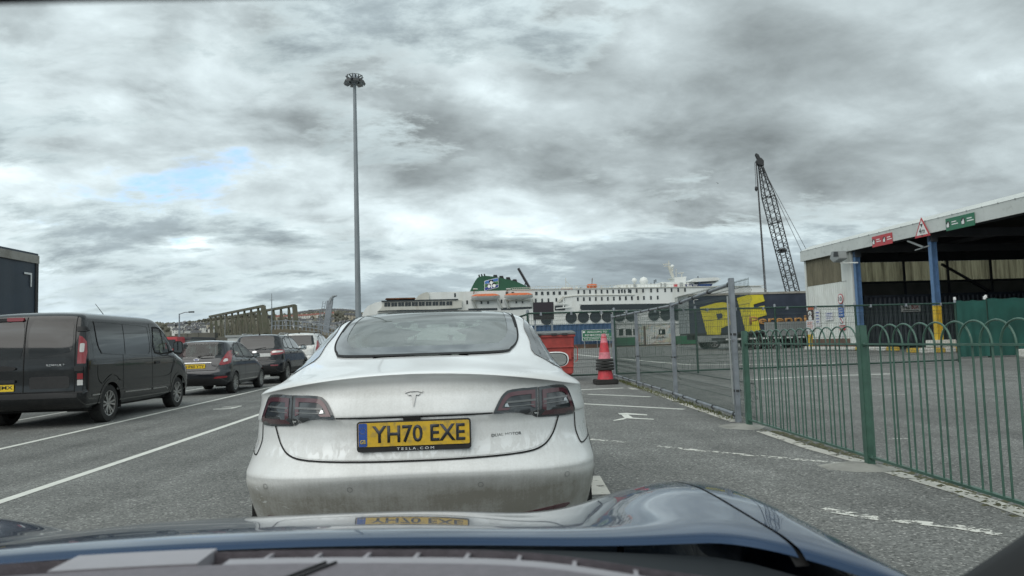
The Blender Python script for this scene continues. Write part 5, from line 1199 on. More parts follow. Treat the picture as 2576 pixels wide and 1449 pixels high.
# ------------------------------------------------------------------ the ferry
def ferry():
    Y = 340.0; base = at(1300, 870, Y); O = Vector((base.x, Y, -4.5)); t = thing('ferry', 'large white ferry with green funnel moored beyond the quay', 'ferry', O)
    P = lambda px, py: (lambda q: (q.x-O.x, q.z-O.z))(at(px, py, Y))
    z3 = lambda L_: [P((1000+x*.2523)/1.165, (740+y*.2523)/1.165) for x, y in L_]
    z4 = lambda L_: [P((1500+x*.36879)/1.165, (740+y*.36879)/1.165) for x, y in L_]
    z2 = lambda L_: [P((1360+x*.19410)/1.165, (780+y*.19410)/1.165) for x, y in L_]
    zz3 = lambda L_: [P((1750+x*.22085)/1.165, (740+y*.22085)/1.165) for x, y in L_]
    hull = z3([(240, 900), (240, 740), (262, 680), (305, 622), (400, 580), (500, 562), (1300, 640), (1500, 640), (2240, 640)])+z4([(540, 400), (1300, 380), (2140, 370), (2200, 440), (2120, 560), (2060, 700)])
    top0 = z3([(500, 562)])[0]
    b = P(930, 900)[1]
    # hull and side: one long plate, deep enough to be a ship
    side = z3([(240, 1000), (240, 735), (262, 680), (305, 622), (400, 580), (500, 562)])+z3([(850, 552), (872, 525), (905, 492), (1000, 464), (1500, 452), (2240, 432)])+z4([(540, 292), (1000, 281), (1400, 270), (1700, 266), (1960, 262), (2030, 300), (2090, 420), (2030, 760)])
    side = [(x, max(0, z)) for x, z in side]
    MB().prism(side, 0, 24, 'xz').build('hull', 'ship_white', t)
    # aft deckhouse with its gallery of windows
    x0, z0_ = z3([(490, 632)])[0]; x1, z1_ = z3([(1360, 540)])[0]
    gal = MB().prism(z3([(420, 700), (470, 640), (490, 575), (1350, 548), (1400, 560), (1400, 640), (1350, 648)]), -1.2, 20).build('aft_deckhouse', 'ship_cream', t)
    MB().prism(z3([(470, 575), (470, 562), (1355, 540), (1355, 552)]), -1.8, 18).build('aft_roof', 'ship_dark', gal)
    MB().prism(z3([(505, 545), (520, 530), (850, 522), (862, 536)]), 0, 14).build('aft_roof_rust', 'ship_rust', gal)
    for i in range(10):
        xa = 503+i*79.5; ys = 584-1.6*i; MB().prism(z3([(xa, ys+46), (xa, ys), (xa+33, ys-1), (xa+33, ys+45)]), -1.35, -1.1).build('window', 'ship_dark', gal)
        MB().prism(z3([(xa+37, ys+45), (xa+37, ys-1), (xa+70, ys-2), (xa+70, ys+44)]), -1.35, -1.1).build('window', 'ship_dark', gal)
    MB().prism(z3([(415, 690), (440, 678), (700, 668), (1350, 660), (1350, 674), (700, 684)]), -1.3, -1.1).build('window_band', 'ship_dark', gal)
    MB().prism(smooth_poly(z3([(872, 560), (890, 510), (940, 478), (1010, 466), (1010, 560)]), 4), -.8, 0).build('aft_cowl', 'ship_cream', t)
    m = MB().prism(rrect(.5, .5, .9, .9), 0, .01)
    # window rows (small, alike): shared mesh
    wm = MB().box(-.55, .55, -.18, .05, -.75, .75).mesh('window', 'ship_dark'); wn = MB().box(-.38, .38, -.18, .05, -.85, .85).mesh('window', 'ship_dark')
    def win(mesh, pts):
        for x, z in pts: o = link('window', mesh, t); o.location = (x, 0, z)
    win(wm, z2([(820+88*i, 412-1.2*i) for i in range(-2, 0)])+z2([(1088+88*i, 412-1.4*i) for i in range(6)]))
    win(wn, z2([(1722+87.5*i, 388-1.0*i) for i in range(10)])+z2([(1080+95*i, 518-1.5*i) for i in range(3)])+z2([(1390, 508), (1488, 505)])+z2([(1714+90.5*i, 498-1.4*i) for i in range(10)]))
    win(wn, zz3([(325, 512), (416, 510), (520, 508), (605, 506), (712, 504), (797, 502), (898, 500), (983, 499), (1072, 498), (1162, 496)])+zz3([(298, 606), (378, 605), (458, 604), (538, 603), (617, 602), (710, 600), (800, 598)]))
    win(wn, z2([(44, 545), (260, 545), (360, 544), (562, 532), (655, 534), (786, 534), (880, 533)])+z3([(1320, 495), (1460, 578)]))
    # long glazed promenade and open deck slots
    MB().prism(smooth_poly(z4([(540, 437), (552, 417), (600, 414), (1300, 404), (2060, 396), (2060, 444), (1300, 450), (600, 458), (552, 456)]), 3), -.25, .05).build('promenade_glass', 'ship_dark', t)
    MB().prism(z2([(60, 640), (500, 632), (500, 665), (60, 668)]), -.2, .05).build('deck_opening', 'ship_dark', t); MB().prism(z2([(555, 628), (1020, 612), (1020, 640), (700, 660), (555, 664)]), -.2, .05).build('deck_opening', 'ship_dark', t)
    MB().prism(z2([(1365, 600), (1520, 598), (1520, 665), (1365, 668)]), -.2, .05).build('deck_opening', 'ship_dark', t)
    MB().prism(z4([(0, 292), (2000, 262), (2000, 268), (0, 298)]), -.5, 0).build('deck_edge', 'ship_cream', t); MB().prism(z2([(1500, 462), (1700, 440), (2570, 428), (2570, 436), (1700, 449), (1510, 472)]), -.45, 0).build('deck_edge', 'ship_cream', t)
    # big round ports
    pm = MB(); pm.lathe([(0.01, -.30), (2.35, -.30), (2.45, -.42), (2.62, -.42), (2.66, .05)], 28, 'y'); pmesh = pm.mesh('port_opening', 'ship_dark', 40)
    for x, z in z2([(1613, 776), (1798, 770), (1980, 766), (2160, 760)])+zz3([(290, 842), (446, 838), (750, 830), (905, 827), (1052, 824), (1205, 822)])+z2([(1240, 800)]):
        o = link('port_opening', pmesh, t); o.location = (x, 0, z)
    # funnel with pipes and emblem
    fl = smooth_poly(z2([(78, 378), (135, 262), (190, 170), (232, 145), (300, 128), (390, 132), (520, 152), (640, 178), (760, 205), (850, 238), (960, 292), (1066, 352)]), 3, False)
    fo = MB().prism(fl, 6, 16).build('funnel', 'ship_green', t)
    for k, (x, y) in enumerate(((235, 145), (275, 135), (318, 130))): MB().prism(z2([(x-8, y), (x-20, y-42), (x-2, y-44), (x+12, y)]), 8+k*.5, 14).build('exhaust_pipe', 'ship_black', fo)
    for x, y in ((490, 150), (585, 165), (690, 185), (792, 218)): MB().prism(z2([(x-18, y+5), (x-42, y-42), (x+10, y-44), (x+32, y+12)]), 8, 14).build('exhaust_pipe', 'ship_black', fo)
    em = MB().prism(z2([(308, 362), (306, 212), (325, 203), (522, 156), (524, 300), (505, 312)]), 5.6, 6).build('emblem_panel', 'white_ink', fo)
    MB().prism(z2([(314, 250), (314, 218), (330, 210), (516, 164), (517, 205), (420, 225), (380, 248)]), 5.4, 5.6).build('emblem_sky', 'logo_blue', em)
    MB().prism(z2([(314, 305), (314, 258), (380, 256), (430, 232), (517, 214), (517, 255), (440, 272), (380, 290)]), 5.4, 5.6).build('emblem_field', 'logo_green', em)
    MB().prism(z2([(314, 354), (314, 312), (380, 298), (440, 290), (517, 264), (517, 296), (503, 304)]), 5.4, 5.6).build('emblem_sea', 'logo_navy', em)
    lf = MB()
    for cx, cy in ((411, 226), (378, 280), (455, 272)):
        for ex, ey in ((-12, -8), (12, -8), (0, 10)):
            ctr = z2([(cx+ex, cy+ey)])[0]; r = abs(z2([(cx+ex+23, cy+ey)])[0][0]-ctr[0]); lf.prism([(ctr[0]+r*math.cos(a*.5236), ctr[1]+r*1.15*math.sin(a*.5236)) for a in range(12)], 5.1+ .03*abs(ex), 5.4)
    lf.prism(z2([(412, 320), (410, 262), (424, 262), (424, 318)]), 5.1, 5.4); lf.build('emblem_leaf', 'white_ink', em)
    MB().bar((z2([(835, 0)])[0][0], 10, z2([(835, 0)])[0][1]), (z2([(1012, 310)])[0][0], 10, z2([(1012, 310)])[0][1]), 1.1, 1.4, up=(0, 1, 0)).build('derrick_boom', 'ship_black', t)
    MB().bar((z2([(850, -5)])[0][0], 9.3, z2([(850, -5)])[0][1]), (z2([(1022, 290)])[0][0], 9.3, z2([(1022, 290)])[0][1]), .25).build('boom_ladder', 'steel_galv', t)
    for q in ((930, 275), (945, 275)): MB().bar((z2([(945, 215)])[0][0], 9.5, z2([(945, 215)])[0][1]), (z2([q])[0][0], 9, z2([q])[0][1]), .25).build('boom_strut', 'ship_black', t)
    # davits under the lifeboats
    for x in (95, 480, 590, 980):
        MB().bar((z2([(x+10, 500)])[0][0], -2.2, z2([(x+10, 500)])[0][1]), (z2([(x+70, 635)])[0][0], -.3, z2([(x+70, 635)])[0][1]), .8, .5).build('davit', 'ship_white', t)
        MB().bar((z2([(x+40, 500)])[0][0], -2.0, z2([(x+40, 500)])[0][1]), (z2([(x+95, 640)])[0][0], -.2, z2([(x+95, 640)])[0][1]), .3, .3).build('davit_brace', 'ship_cream', t)
    for x in (110, 600): MB().bar((z2([(x, 525)])[0][0], -.7, z2([(x, 525)])[0][1]), (z2([(x+410, 518)])[0][0], -.7, z2([(x+410, 518)])[0][1]), .7, .6).build('davit_rail', 'ship_cream', t)
    for x in (160, 655):
        p0, p1 = z2([(x-25, 345), (x+40, 345)]); MB().bar((p0[0], -1, p0[1]), (p1[0], -1, p1[1]), .4).build('davit_head', 'ship_white', t); q = z2([(x-20, 420)])[0]; MB().bar((q[0], -1, q[1]), (q[0]+.6, -1, p0[1]), .35).build('davit_arm', 'ship_rust', t)
    # outer stairs amidships
    a, b_ = z2([(1400, 560)])[0], z2([(1500, 465)])[0]; MB().bar((a[0], -.8, a[1]), (b_[0], -.8, b_[1]), .5, .9).build('stair', 'ship_cream', t)
    c = z2([(1495, 640)])[0]; MB().box(c[0]-.25, c[0]+.25, -1, -.5, c[1], b_[1]).build('stanchion', 'ship_white', t)
    for (xa, ya, xb, yb) in ((1365, 575, 1560, 570), (1380, 640, 1610, 618)):
        p0, p1 = z2([(xa, ya), (xb, yb)]); MB().bar((p0[0], -.9, p0[1]), (p1[0], -.9, p1[1]), .5).build('deck_rail', 'ship_white', t)
    # upper deck clutter and bridge
    for i, (x, y, w, h) in enumerate(((1535, 345, 12, 30), (1700, 330, 26, 30), (1770, 332, 14, 24), (2090, 318, 10, 22), (2220, 316, 8, 14), (2360, 316, 14, 10), (2480, 296, 9, 22), (1330, 348, 6, 18), (1435, 346, 6, 18))):
        p0, p1 = z2([(x, y), (x+w, y-h)]); MB().box(p0[0], p1[0], 3, 6, p0[1]-.4, p1[1]).build('deck_locker', ('ship_cream', 'ship_white', 'panel_grey')[i % 3], t)
    rl = MB()
    for (xa, ya, xb, yb) in ((0, 285, 160, 280), (180, 286, 2000, 254)):
        pass
    p0, p1 = z4([(180, 270)])[0], z4([(1400, 250)])[0]; rl.bar((p0[0], .2, p0[1]), (p1[0], .2, p1[1]), .16)
    for k in range(46): f = k/45; q = (p0[0]+(p1[0]-p0[0])*f, p0[1]+(p1[1]-p0[1])*f); rl.bar((q[0], .2, q[1]-2.2), (q[0], .2, q[1]), .12)
    p0, p1 = z2([(700, 330)])[0], z2([(1040, 318)])[0]; rl.bar((p0[0], .2, p0[1]), (p1[0], .2, p1[1]), .18)
    for k in range(12): f = k/11; q = (p0[0]+(p1[0]-p0[0])*f, p0[1]+(p1[1]-p0[1])*f); rl.bar((q[0], .2, q[1]-2.5), (q[0], .2, q[1]), .14)
    rl.build('deck_railing', 'ship_cream', t)
    up = MB().prism(zz3([(300, 462), (300, 415), (545, 405), (890, 400), (890, 378), (1220, 378), (1240, 462)]), 6, 18).build('upper_deckhouse', 'ship_white', t)
    for x, y, w, h in ((880, 395, 18, 55), (925, 395, 30, 50), (1060, 405, 45, 45), (515, 405, 38, 50), (1140, 385, 40, 60)):
        MB().prism(zz3([(x, y+h), (x, y), (x+w, y), (x+w, y+h)]), 5.6, 6).build('locker_door' if x != 1060 else 'red_locker', 'sign_red' if x == 1060 else 'panel_grey', up)
    br = MB().prism(zz3([(1200, 448), (1200, 410), (1240, 408), (1240, 385), (1290, 360), (1640, 352), (1650, 372), (1500, 448)]), 4, 20).build('bridge_house', 'ship_white', t)
    MB().prism(zz3([(1235, 382), (1290, 352), (1310, 338), (1600, 328), (1640, 345), (1655, 352), (1560, 372), (1330, 385)]), 1, 22).build('bridge_roof', 'ship_white', br)
    MB().prism(zz3([(1300, 395), (1330, 388), (1620, 372), (1600, 388), (1330, 408)]), 3.7, 4).build('bridge_window', 'ship_dark', br)
    MB().prism(zz3([(1200, 446), (1200, 412), (1560, 408), (1540, 446)]), 3.4, 4).build('name_board', 'ship_blue', br)
    q = zz3([(1215, 431)])[0]; text('Blue Star 1', 'lettering', 'white_ink', br, REAR(q[0], 3.3, q[1]), width=abs(zz3([(1360, 0)])[0][0]-q[0]), height=2.2, ax='LEFT', extrude=.02, bold=.02)
    q = zz3([(1375, 426)])[0]; text('Ferries', 'lettering', 'logo_blue', br, REAR(q[0], 3.3, q[1]), width=abs(zz3([(1500, 0)])[0][0]-q[0]), height=2.6, ax='LEFT', extrude=.02)
    dk = MB().prism(zz3([(1080, 380), (1080, 330), (1040, 318), (1240, 300), (1235, 318), (1225, 378)]), 7, 16).build('mast_house', 'ship_white', t)
    MS = lambda a_, b_, w: MB().bar((zz3([a_])[0][0], 11, zz3([a_])[0][1]), (zz3([b_])[0][0], 11, zz3([b_])[0][1]), w, w)
    MS((1085, 302), (1030, 145), 1.2).build('radar_mast', 'ship_cream', t); MS((1060, 260), (1095, 300), .5).build('mast_stay', 'ship_cream', t); MS((950, 125), (1050, 118), .5).build('radar_yard', 'ship_cream', t); MS((960, 150), (1060, 150), .4).build('radar_yard', 'ship_cream', t)
    MS((1028, 150), (1028, 75), .35).build('mast_top', 'ship_cream', t); MS((1130, 300), (1128, 185), .3).build('aerial', 'ship_cream', t); MS((1205, 300), (1208, 245), .4).build('aerial', 'ship_cream', t); MS((1150, 246), (1235, 238), .4).build('radar_yard', 'ship_cream', t)
    for x, y, r in ((668, 364, 2.2), (540, 352, 1.3), (1056, 160, .9)):
        c = zz3([(x, y)])[0]; MB().lathe([(.01, -r), (r*.7, -r*.7), (r, 0), (r*.7, r*.7), (.01, r)], 12, 'z', (c[0], 8, c[1])).build('satellite_dome', 'ship_white', t, smooth=60); MB().bar((c[0], 8, c[1]-r-1.5), (c[0], 8, c[1]-r+.2), .5).build('dome_stand', 'ship_cream', t)
    for x, y, h in ((722, 405, 25), (785, 400, 20), (830, 398, 60), (852, 370, 40), (1428, 325, 38), (1570, 325, 18), (1316, 345, 12)): MS((x, y), (x, y-h), .4).build('aerial', 'ship_dark', t)
    # boats carried on board are things of their own
    def boat(name, label, pts, yy, length_px, hull_m, top_m, enclosed):
        (cx, cz) = pts; L_ = length_px*.1941/1.165/1860*340*.98; bt = thing(name, label, 'boat', (O.x+cx, O.y+yy, O.z+cz)); n = 14; v = []
        for i in range(n+1):
            f = i/n*2-1; w = 1.7*(1-abs(f)**2.6)**.6+.02; kz = -1.9+1.0*abs(f)**3; sh = .25*f*f
            v += [(f*L_/2, -w, sh), (f*L_/2, -w*.75, kz*.55), (f*L_/2, 0, kz), (f*L_/2, w*.75, kz*.55), (f*L_/2, w, sh)]
        fs = [(5*i+j, 5*i+j+1, 5*i+5+j+1, 5*i+5+j) for i in range(n) for j in range(4)]+[(5*i+4, 5*i, 5*i+5, 5*i+9) for i in range(n)]
        MB().add(v, fs).build('hull', hull_m, bt, smooth=50); v = []
        for i in range(n+1):
            f = i/n*2-1; w = (1.75*(1-abs(f)**2.6)**.6+.02); sh = .25*f*f+.02; hh = (1.15 if enclosed else .7)*(1-abs(f)**4)
            v += [(f*L_/2, -w, sh), (f*L_/2, -w*.8, sh+hh*.75), (f*L_/2, 0, sh+hh), (f*L_/2, w*.8, sh+hh*.75), (f*L_/2, w, sh)]
        MB().add(v, fs).build('canopy', top_m, bt, smooth=50); return bt, L_
    for i, (cx, cy, lb) in enumerate(((322, 462, 'orange topped white lifeboat hanging under the funnel, the left one'), (815, 448, 'orange topped white lifeboat hanging under the funnel, the right one'))):
        bt, L_ = boat('lifeboat', lb, z2([(cx, cy)])[0], -3.0, 440, 'boat_white', 'boat_orange', True); tag(bt, group='lifeboats of the ferry')
        for f in (-.3, 0, .3): MB().box(f*L_-.12, f*L_+.12, -1.85, 1.85, -.1, .18).build('lashing', 'boat_white', bt)
    bt, L_ = boat('rescue_boat', 'small orange rescue boat on the ferry\'s top deck', z2([(1948, 282)])[0], 4, 165, 'boat_orange', 'boat_orange', False); MB().bar((0, 0, .5), (.3, 0, 3.4), .3).build('boat_crane', 'ship_rust', bt)
    bt, L_ = boat('rescue_boat', 'low red rescue boat beside a small mast on the ferry\'s top deck', z2([(1565, 330)])[0], 4, 190, 'boat_orange', 'ship_cream', False); MB().bar((-.4, 0, .2), (-.4, 0, 5.0), .3).build('boat_crane', 'ship_cream', bt); MB().bar((-.4, 0, 3.6), (2.0, 0, 1.0), .2).build('boat_crane_stay', 'ship_cream', bt)
    return t
ferry()

# ------------------------------------------------------------------ quay side: hoarding, booths, boards
def hoarding():
    Y = 80.0; a, b = at(1290, 822, Y), at(1546, 816, Y); z0 = gz(Y); t = thing('blue_hoarding', 'long ribbed blue hoarding along the quay', 'hoarding', (a.x, Y, z0)); w = b.x-a.x; h = a.z-z0; v = []; n = int(w/.12)
    for i in range(n+1):
        for z in (.42, h): v.append((i*.12, .05*(i % 4 > 1), z))
    MB().add(v, [(2*i, 2*i+1, 2*i+3, 2*i+2) for i in range(n)]).build('ribbed_sheet', 'hoard_blue', t); MB().box(0, w, .06, .16, .0, h-.02).build('backing', 'hoard_blue', t)
    MB().box(0, w, -.06, .16, 0, .42).build('brick_plinth', 'brick_base', t); MB().box(-.02, w+.02, -.04, .2, h, h+.08).build('capping', 'hoard_blue', t)
    strip('edge_line', [(a.x, Y-1.3), (b.x+9, Y-1.3)], .35, 'block_yellow', 'yellow kerb line at the foot of the blue hoarding')
hoarding()
def welcome():
    Y = 78.6; a, b = at(1463, 830, Y), at(1540, 857, Y); z0 = gz(Y); t = thing('welcome_sign', 'green welcome sign with white lettering in front of the blue hoarding', 'sign', ((a.x+b.x)/2, Y, z0)); w = b.x-a.x; zt, zb_ = a.z-z0, at(1500, 857, Y).z-z0; h = zt-zb_
    MB().prism(rrect(-w/2, zb_, w/2, zt, .08), 0, .06).build('sign_border', 'sign_white', t); MB().prism(rrect(-w/2+.05, zb_+.05, w/2-.05, zt-.05, .06), -.02, .01).build('sign_board', 'sign_green', t)
    MB().box(-w/2+.05, w/2-.05, -.03, -.015, zb_+h*.30, zb_+h*.33).build('sign_rule', 'sign_white', t)
    for s_, f, ww, hh in (('WELCOME TO', .78, .66, .17), ('PEMBROKESHIRE', .50, .80, .17), ('THE GATEWAY TO WALES', .165, .88, .12)): text(s_, 'lettering', 'sign_white', t, REAR(0, -.022, zb_+h*f), width=w*ww, height=h*hh, extrude=.006, bold=.015)
    for x in (-w*.43, w*.43): MB().prism(rrect(x-.12, zb_+h*.72, x+.12, zb_+h*.88, .03), -.03, -.018).build('sign_crest', 'sign_white' if x < 0 else 'hoard_blue', t)
    for x in (-w*.42, -.0, w*.42): MB().tube([(x, .09, 0), (x, .09, zt)], .05, 8).build('post', 'steel_galv', t)
welcome()
def booth(name, label, px0, px1, Y, wins, green_to):
    a, b = at(px0, 815, Y), at(px1, 815, Y); z0 = gz(Y); t = thing(name, label, 'booth', (a.x, Y, z0)); w = b.x-a.x; h = a.z-z0
    MB().box(0, w, 0, 2.6, .1, h).build('wall', 'cabin_white', t); MB().box(-.1, w+.1, -.15, 2.75, h, h+.14).build('roof', 'cabin_white', t)
    MB().box(-.01, w+.01, -.03, 2.6, .12, green_to).build('green_panel', 'cabin_green', t); MB().box(0, w, -.02, .02, 0, .12).build('plinth', 'chassis', t)
    for x0, x1 in wins:
        f = MB().box(w*x0-.06, w*x1+.06, -.05, .01, green_to+.15, h-.55).build('window', 'sign_white', t); MB().box(w*x0, w*x1, -.065, -.02, green_to+.21, h-.61).build('pane', 'cabin_glass', f)
    text('FERRY' if False else 'TICKETS', 'lettering', 'sign_white', t, REAR(w*.5, -.035, green_to-.2), width=w*.4, height=.1, extrude=.004) if False else None
booth('ticket_booth', 'white booth with green lower panel nearest the traffic cone', 1546, 1602, 81, ((.16, .36), (.46, .74), (.80, .97)), 1.02)
booth('ticket_booth', 'white booth with green lower panel behind the end of the yellow lettered trailer', 1709, 1750, 79, ((.12, .50), ), 1.0)
def mural_cabin():
    Y = 82; a, b = at(1604, 816, Y), at(1702, 814, Y); z0 = gz(Y); t = thing('mural_cabin', 'white cabin painted with a faded pastel mural between the two booths', 'cabin', (a.x, Y, z0)); w = b.x-a.x; h = a.z-z0
    MB().box(0, w, 0, 3, .15, h).build('wall', 'mural', t); MB().box(-.1, w+.1, -.1, 3.1, h, h+.12).build('roof', 'cabin_white', t); MB().box(0, w, .05, 3, 0, .15).build('plinth', 'brick_base', t)
    MB().box(w*.14, w*.19, -.03, .01, .15, h*.92).build('door_post', 'brick_base', t)
    f = MB().box(w*.53, w*.69, -.04, .01, h*.50, h*.74).build('notice', 'cabin_glass', t); MB().box(w*.56, w*.60, -.05, -.03, h*.55, h*.68).build('notice_mark', 'sign_white', f)
    m = MB()
    for k in range(11): m.box(w*.33+k*.16, w*.33+k*.16+.09, -.03, 0, h*.32, h*.32+.12+.08*((k*7) % 3))
    m.build('mural_lettering', 'ink', t)
mural_cabin()
def led_board():
    Y = 45; a, b = at(1340, 761, Y), at(1393, 804, Y); z0 = gz(Y); t = thing('display_board', 'blank dark display board on two posts above the red bin', 'board', ((a.x+b.x)/2, Y, z0)); w = b.x-a.x; zt, zb_ = a.z-z0, at(1366, 804, Y).z-z0
    MB().prism(rrect(-w/2, zb_, w/2, zt, .02), -.12, .12).build('board', 'sign_black', t); MB().prism(rrect(-w/2+.03, zb_+.3, w/2-.03, zt-.03, .02), -.135, -.11).build('screen', mat('screen_off', (0.022, 0.014, 0.02), 0.3), t)
    m = MB()
    for k in range(12): m.box(-w/2+.06+k*w*.076, -w/2+.11+k*w*.076, -.14, -.12, zb_+.06, zb_+.24)
    m.build('vent', 'lamp_body', t)
    for x in (-w*.42, w*.40): MB().box(x-.05, x+.05, -.05, .05, 0, zb_).build('post', 'steel_galv', t)
led_board()

# ------------------------------------------------------------------ high mast and crane
def light_mast():
    Y = 79; base = at(902, 860, Y); z0 = gz(Y); top = at(884, 206, Y); t = thing('lighting_mast', 'tall tapering grey lighting mast with a crown of floodlights', 'light mast', (base.x, Y, z0)); h = top.z-z0; lean = 0
    MB().tube([(0, 0, 0), (0, 0, .05), (0, 0, h*.2), (0, 0, h*.4), (0, 0, h*.7), (0, 0, h)], [.45, .33, .30, .272, .225, .165], 16).build('pole', 'steel_mast', t, smooth=40)
    for f in (.2, .42, .66): MB().lathe([(.0, h*f), (.33-.16*f, h*f), (.33-.16*f, h*f+.12), (.0, h*f+.12)], 16).build('collar', 'steel_mast', t)
    MB().lathe([(.18, h-.3), (.55, h+.05), (.62, h+.25), (.25, h+.75), (.02, h+.95)], 12).build('head_frame', 'steel_galv', t, smooth=30)
    for k in range(8):
        a = k*math.pi/4+.3; c, s_ = math.cos(a), math.sin(a); up = .55 if k in (1, 2, 3) else 0
        m = MB(); m.bar((.4*c, .4*s_, h+.3), (.95*c, .95*s_, h+.55), .09); m.tube([(.72*c-.35*s_, .72*s_+.35*c, h+.15), (.80*c-.35*s_, .80*s_+.35*c, h+.62), (.80*c+.35*s_, .80*s_-.35*c, h+.62), (.72*c+.35*s_, .72*s_-.35*c, h+.15)], .035, 5); br = m.build('lamp_bracket', 'lamp_body', t)
        m = MB(); v = []
        for r0, hw, z in ((.55, .28, -.08), (.62, .26, .14), (1.0, .26, .10), (1.15, .33, -.24)): v += [(r0*c-hw*s_, r0*s_+hw*c, h+z), (r0*c+hw*s_, r0*s_-hw*c, h+z)]
        m.add(v, [(0, 1, 3, 2), (2, 3, 5, 4), (4, 5, 7, 6), (0, 2, 4, 6), (1, 7, 5, 3)]); fl = m.build('floodlight', 'lamp_body', t)
        MB().add([v[0], v[1], v[7], v[6]], [(0, 1, 2, 3)]).build('lamp_glass', 'lamp_glass', fl)
light_mast()
def crane():
    Y = 142; tp, bt = at(1911, 412, Y), at(1993, 733, Y); d = (bt-tp); foot = tp+d*((tp.z-2.2)/(tp.z-bt.z)); z0 = gz(Y)-1; t = thing('lattice_crane', 'dark lattice boom crane standing behind the trailer and shed', 'crane', (foot.x, Y, z0)); O = Vector((foot.x, Y, z0))
    A = foot-O; B_ = tp-O; L_ = (B_-A); u = Vector((0, 1, 0)); wv = L_.normalized().cross(u).normalized(); n = 44
    def corner(f, i, j):
        s_ = 1.0 if .1 < f < .8 else (1-.72*(f-.8)/.2 if f >= .8 else .35+6.5*f); return A+L_*f+u*(i*.95*s_)+wv*(j*.95*s_)
    for i, j in ((-1, -1), (1, -1), (1, 1), (-1, 1)):
        m = MB()
        for k in range(n): m.bar(corner(k/n, i, j), corner((k+1)/n, i, j), .17)
        m.build('boom_chord', 'crane_steel', t)
    m = MB()
    for k in range(n):
        for (i, j), (i2, j2) in (((-1, -1), (1, -1)), ((1, -1), (1, 1)), ((1, 1), (-1, 1)), ((-1, 1), (-1, -1))):
            a, b = ((i, j), (i2, j2)) if k % 2 else ((i2, j2), (i, j)); m.bar(corner(k/n, *a), corner((k+1)/n, *b), .085)
            if k % 7 == 0: m.bar(corner(k/n, *a), corner(k/n, *b), .11)
    tag(m.build('boom_lacing', 'crane_steel', t), kind='stuff')
    hd = MB(); q = B_+L_.normalized()*.3
    hd.prism([(q.x-.55, q.z-.5), (q.x+.65, q.z-.8), (q.x+.7, q.z+.2), (q.x+.2, q.z+.8), (q.x-.35, q.z+.7), (q.x-.7, q.z+.2)], q.y-.5, q.y+.5); hd.prism([(q.x-.4, q.z+.5), (q.x+.2, q.z+.6), (q.x-.2, q.z+1.5), (q.x-.7, q.z+1.8), (q.x-.8, q.z+1.5)], q.y-.3, q.y+.3); hd.build('boom_head', 'crane_steel', t)
    ct = at(1912, 478, Y)-O; cb = at(1926, 740, Y)-O
    for k, dx in enumerate((-.18, 0, .2)): MB().tube([(q.x-.7+dx*.3, q.y, q.z), (cb.x+dx, q.y, cb.z-4)], .07, 5).build('hoist_rope', 'crane_cable', t)
    MB().tube([(q.x-1.0, q.y, q.z), (q.x-1.0, q.y, q.z-5.0)], .05, 5).build('auxiliary_rope', 'crane_cable', t); MB().lathe([(.02, -5.9), (.3, -5.5), (.25, -5.0), (.05, -4.8)], 8, 'z', (q.x-1.0, q.y, q.z)).build('hook_block', 'crane_steel', t)
    for dx, yb in ((6.5, .8), (7.6, -.8)): MB().tube([q, (A.x+dx, yb, 5.0)], .05, 5).build('pendant_line', 'crane_cable', t)
    MB().box(A.x-1.6, A.x+7.5, -1.7, 1.7, 1.4, 3.6).build('machine_house', 'crane_steel', t)
    for y in (-2.4, 2.4): MB().prism(rrect(A.x-3, .0, A.x+4.2, 1.2, .55), y-.5, y+.5).build('crawler_track', 'crane_steel', t)
    for f in (.47, .46): MB().box((A+L_*f).x-.5, (A+L_*f).x+.5, -1.2, 1.2, (A+L_*f).z-.1, (A+L_*f).z+.1).build('boom_walkway', 'crane_steel', t)
crane()
def gull(px, py, Y, s_, label):
    p = at(px, py, Y); o = MB(); o.add([(-1, 0, .35), (-.5, .12, .42), (-.45, -.12, .40), (-.06, .15, .1), (-.06, -.15, .1), (.06, .15, .1), (.06, -.15, .1), (.5, .12, .30), (.45, -.12, .28), (1, 0, .55), (0, .5, .02), (0, -.45, .05), (0, 0, -.06)],
        [(0, 1, 2), (1, 3, 4, 2), (3, 5, 6, 4), (5, 7, 8, 6), (7, 9, 8), (3, 10, 5), (4, 6, 11), (3, 12, 10), (5, 10, 12), (4, 11, 12), (6, 12, 11), (3, 4, 12), (5, 12, 6)])
    b = o.build('gull', 'bird'); b.location = p; b.scale = (s_, s_, s_); tag(b, label, 'bird')
gull(1806, 462, 90, .42, 'gull gliding in the sky left of the crane boom'); gull(1702, 507, 130, .36, 'tiny distant gull lower in the sky, further left of the crane')
# ------------------------------------------------------------------ the open sided shed on the right
SHED_RZ = R(3.9); SHED_O = Vector((21.1, 45.5, gz(45)))
def shed_local(px, py, x):
    """pixel to shed coordinates (y, z) on the plane local x"""
    ax = Vector((math.cos(SHED_RZ), math.sin(SHED_RZ), 0)); ay = Vector((-math.sin(SHED_RZ), math.cos(SHED_RZ), 0)); d = ray(px, py); o = CAM-SHED_O
    tt = (x-o.dot(ax))/d.dot(ax); p = o+d*tt; return (p.dot(ay), p.z)
def corrugated(name, t, y0, y1, z0, z1, m, x=0.0, pitch=.22, depth=.04):
    n = int(abs(y1-y0)/pitch*4); v = []
    for i in range(n+1):
        y = y0+(y1-y0)*i/n; xx = x-(depth if i % 4 in (1, 2) else 0)
        v += [(xx, y, z0), (xx, y, z1)]
    return MB().add(v, [(2*i, 2*i+1, 2*i+3, 2*i+2) for i in range(n)]).build(name, m, t)
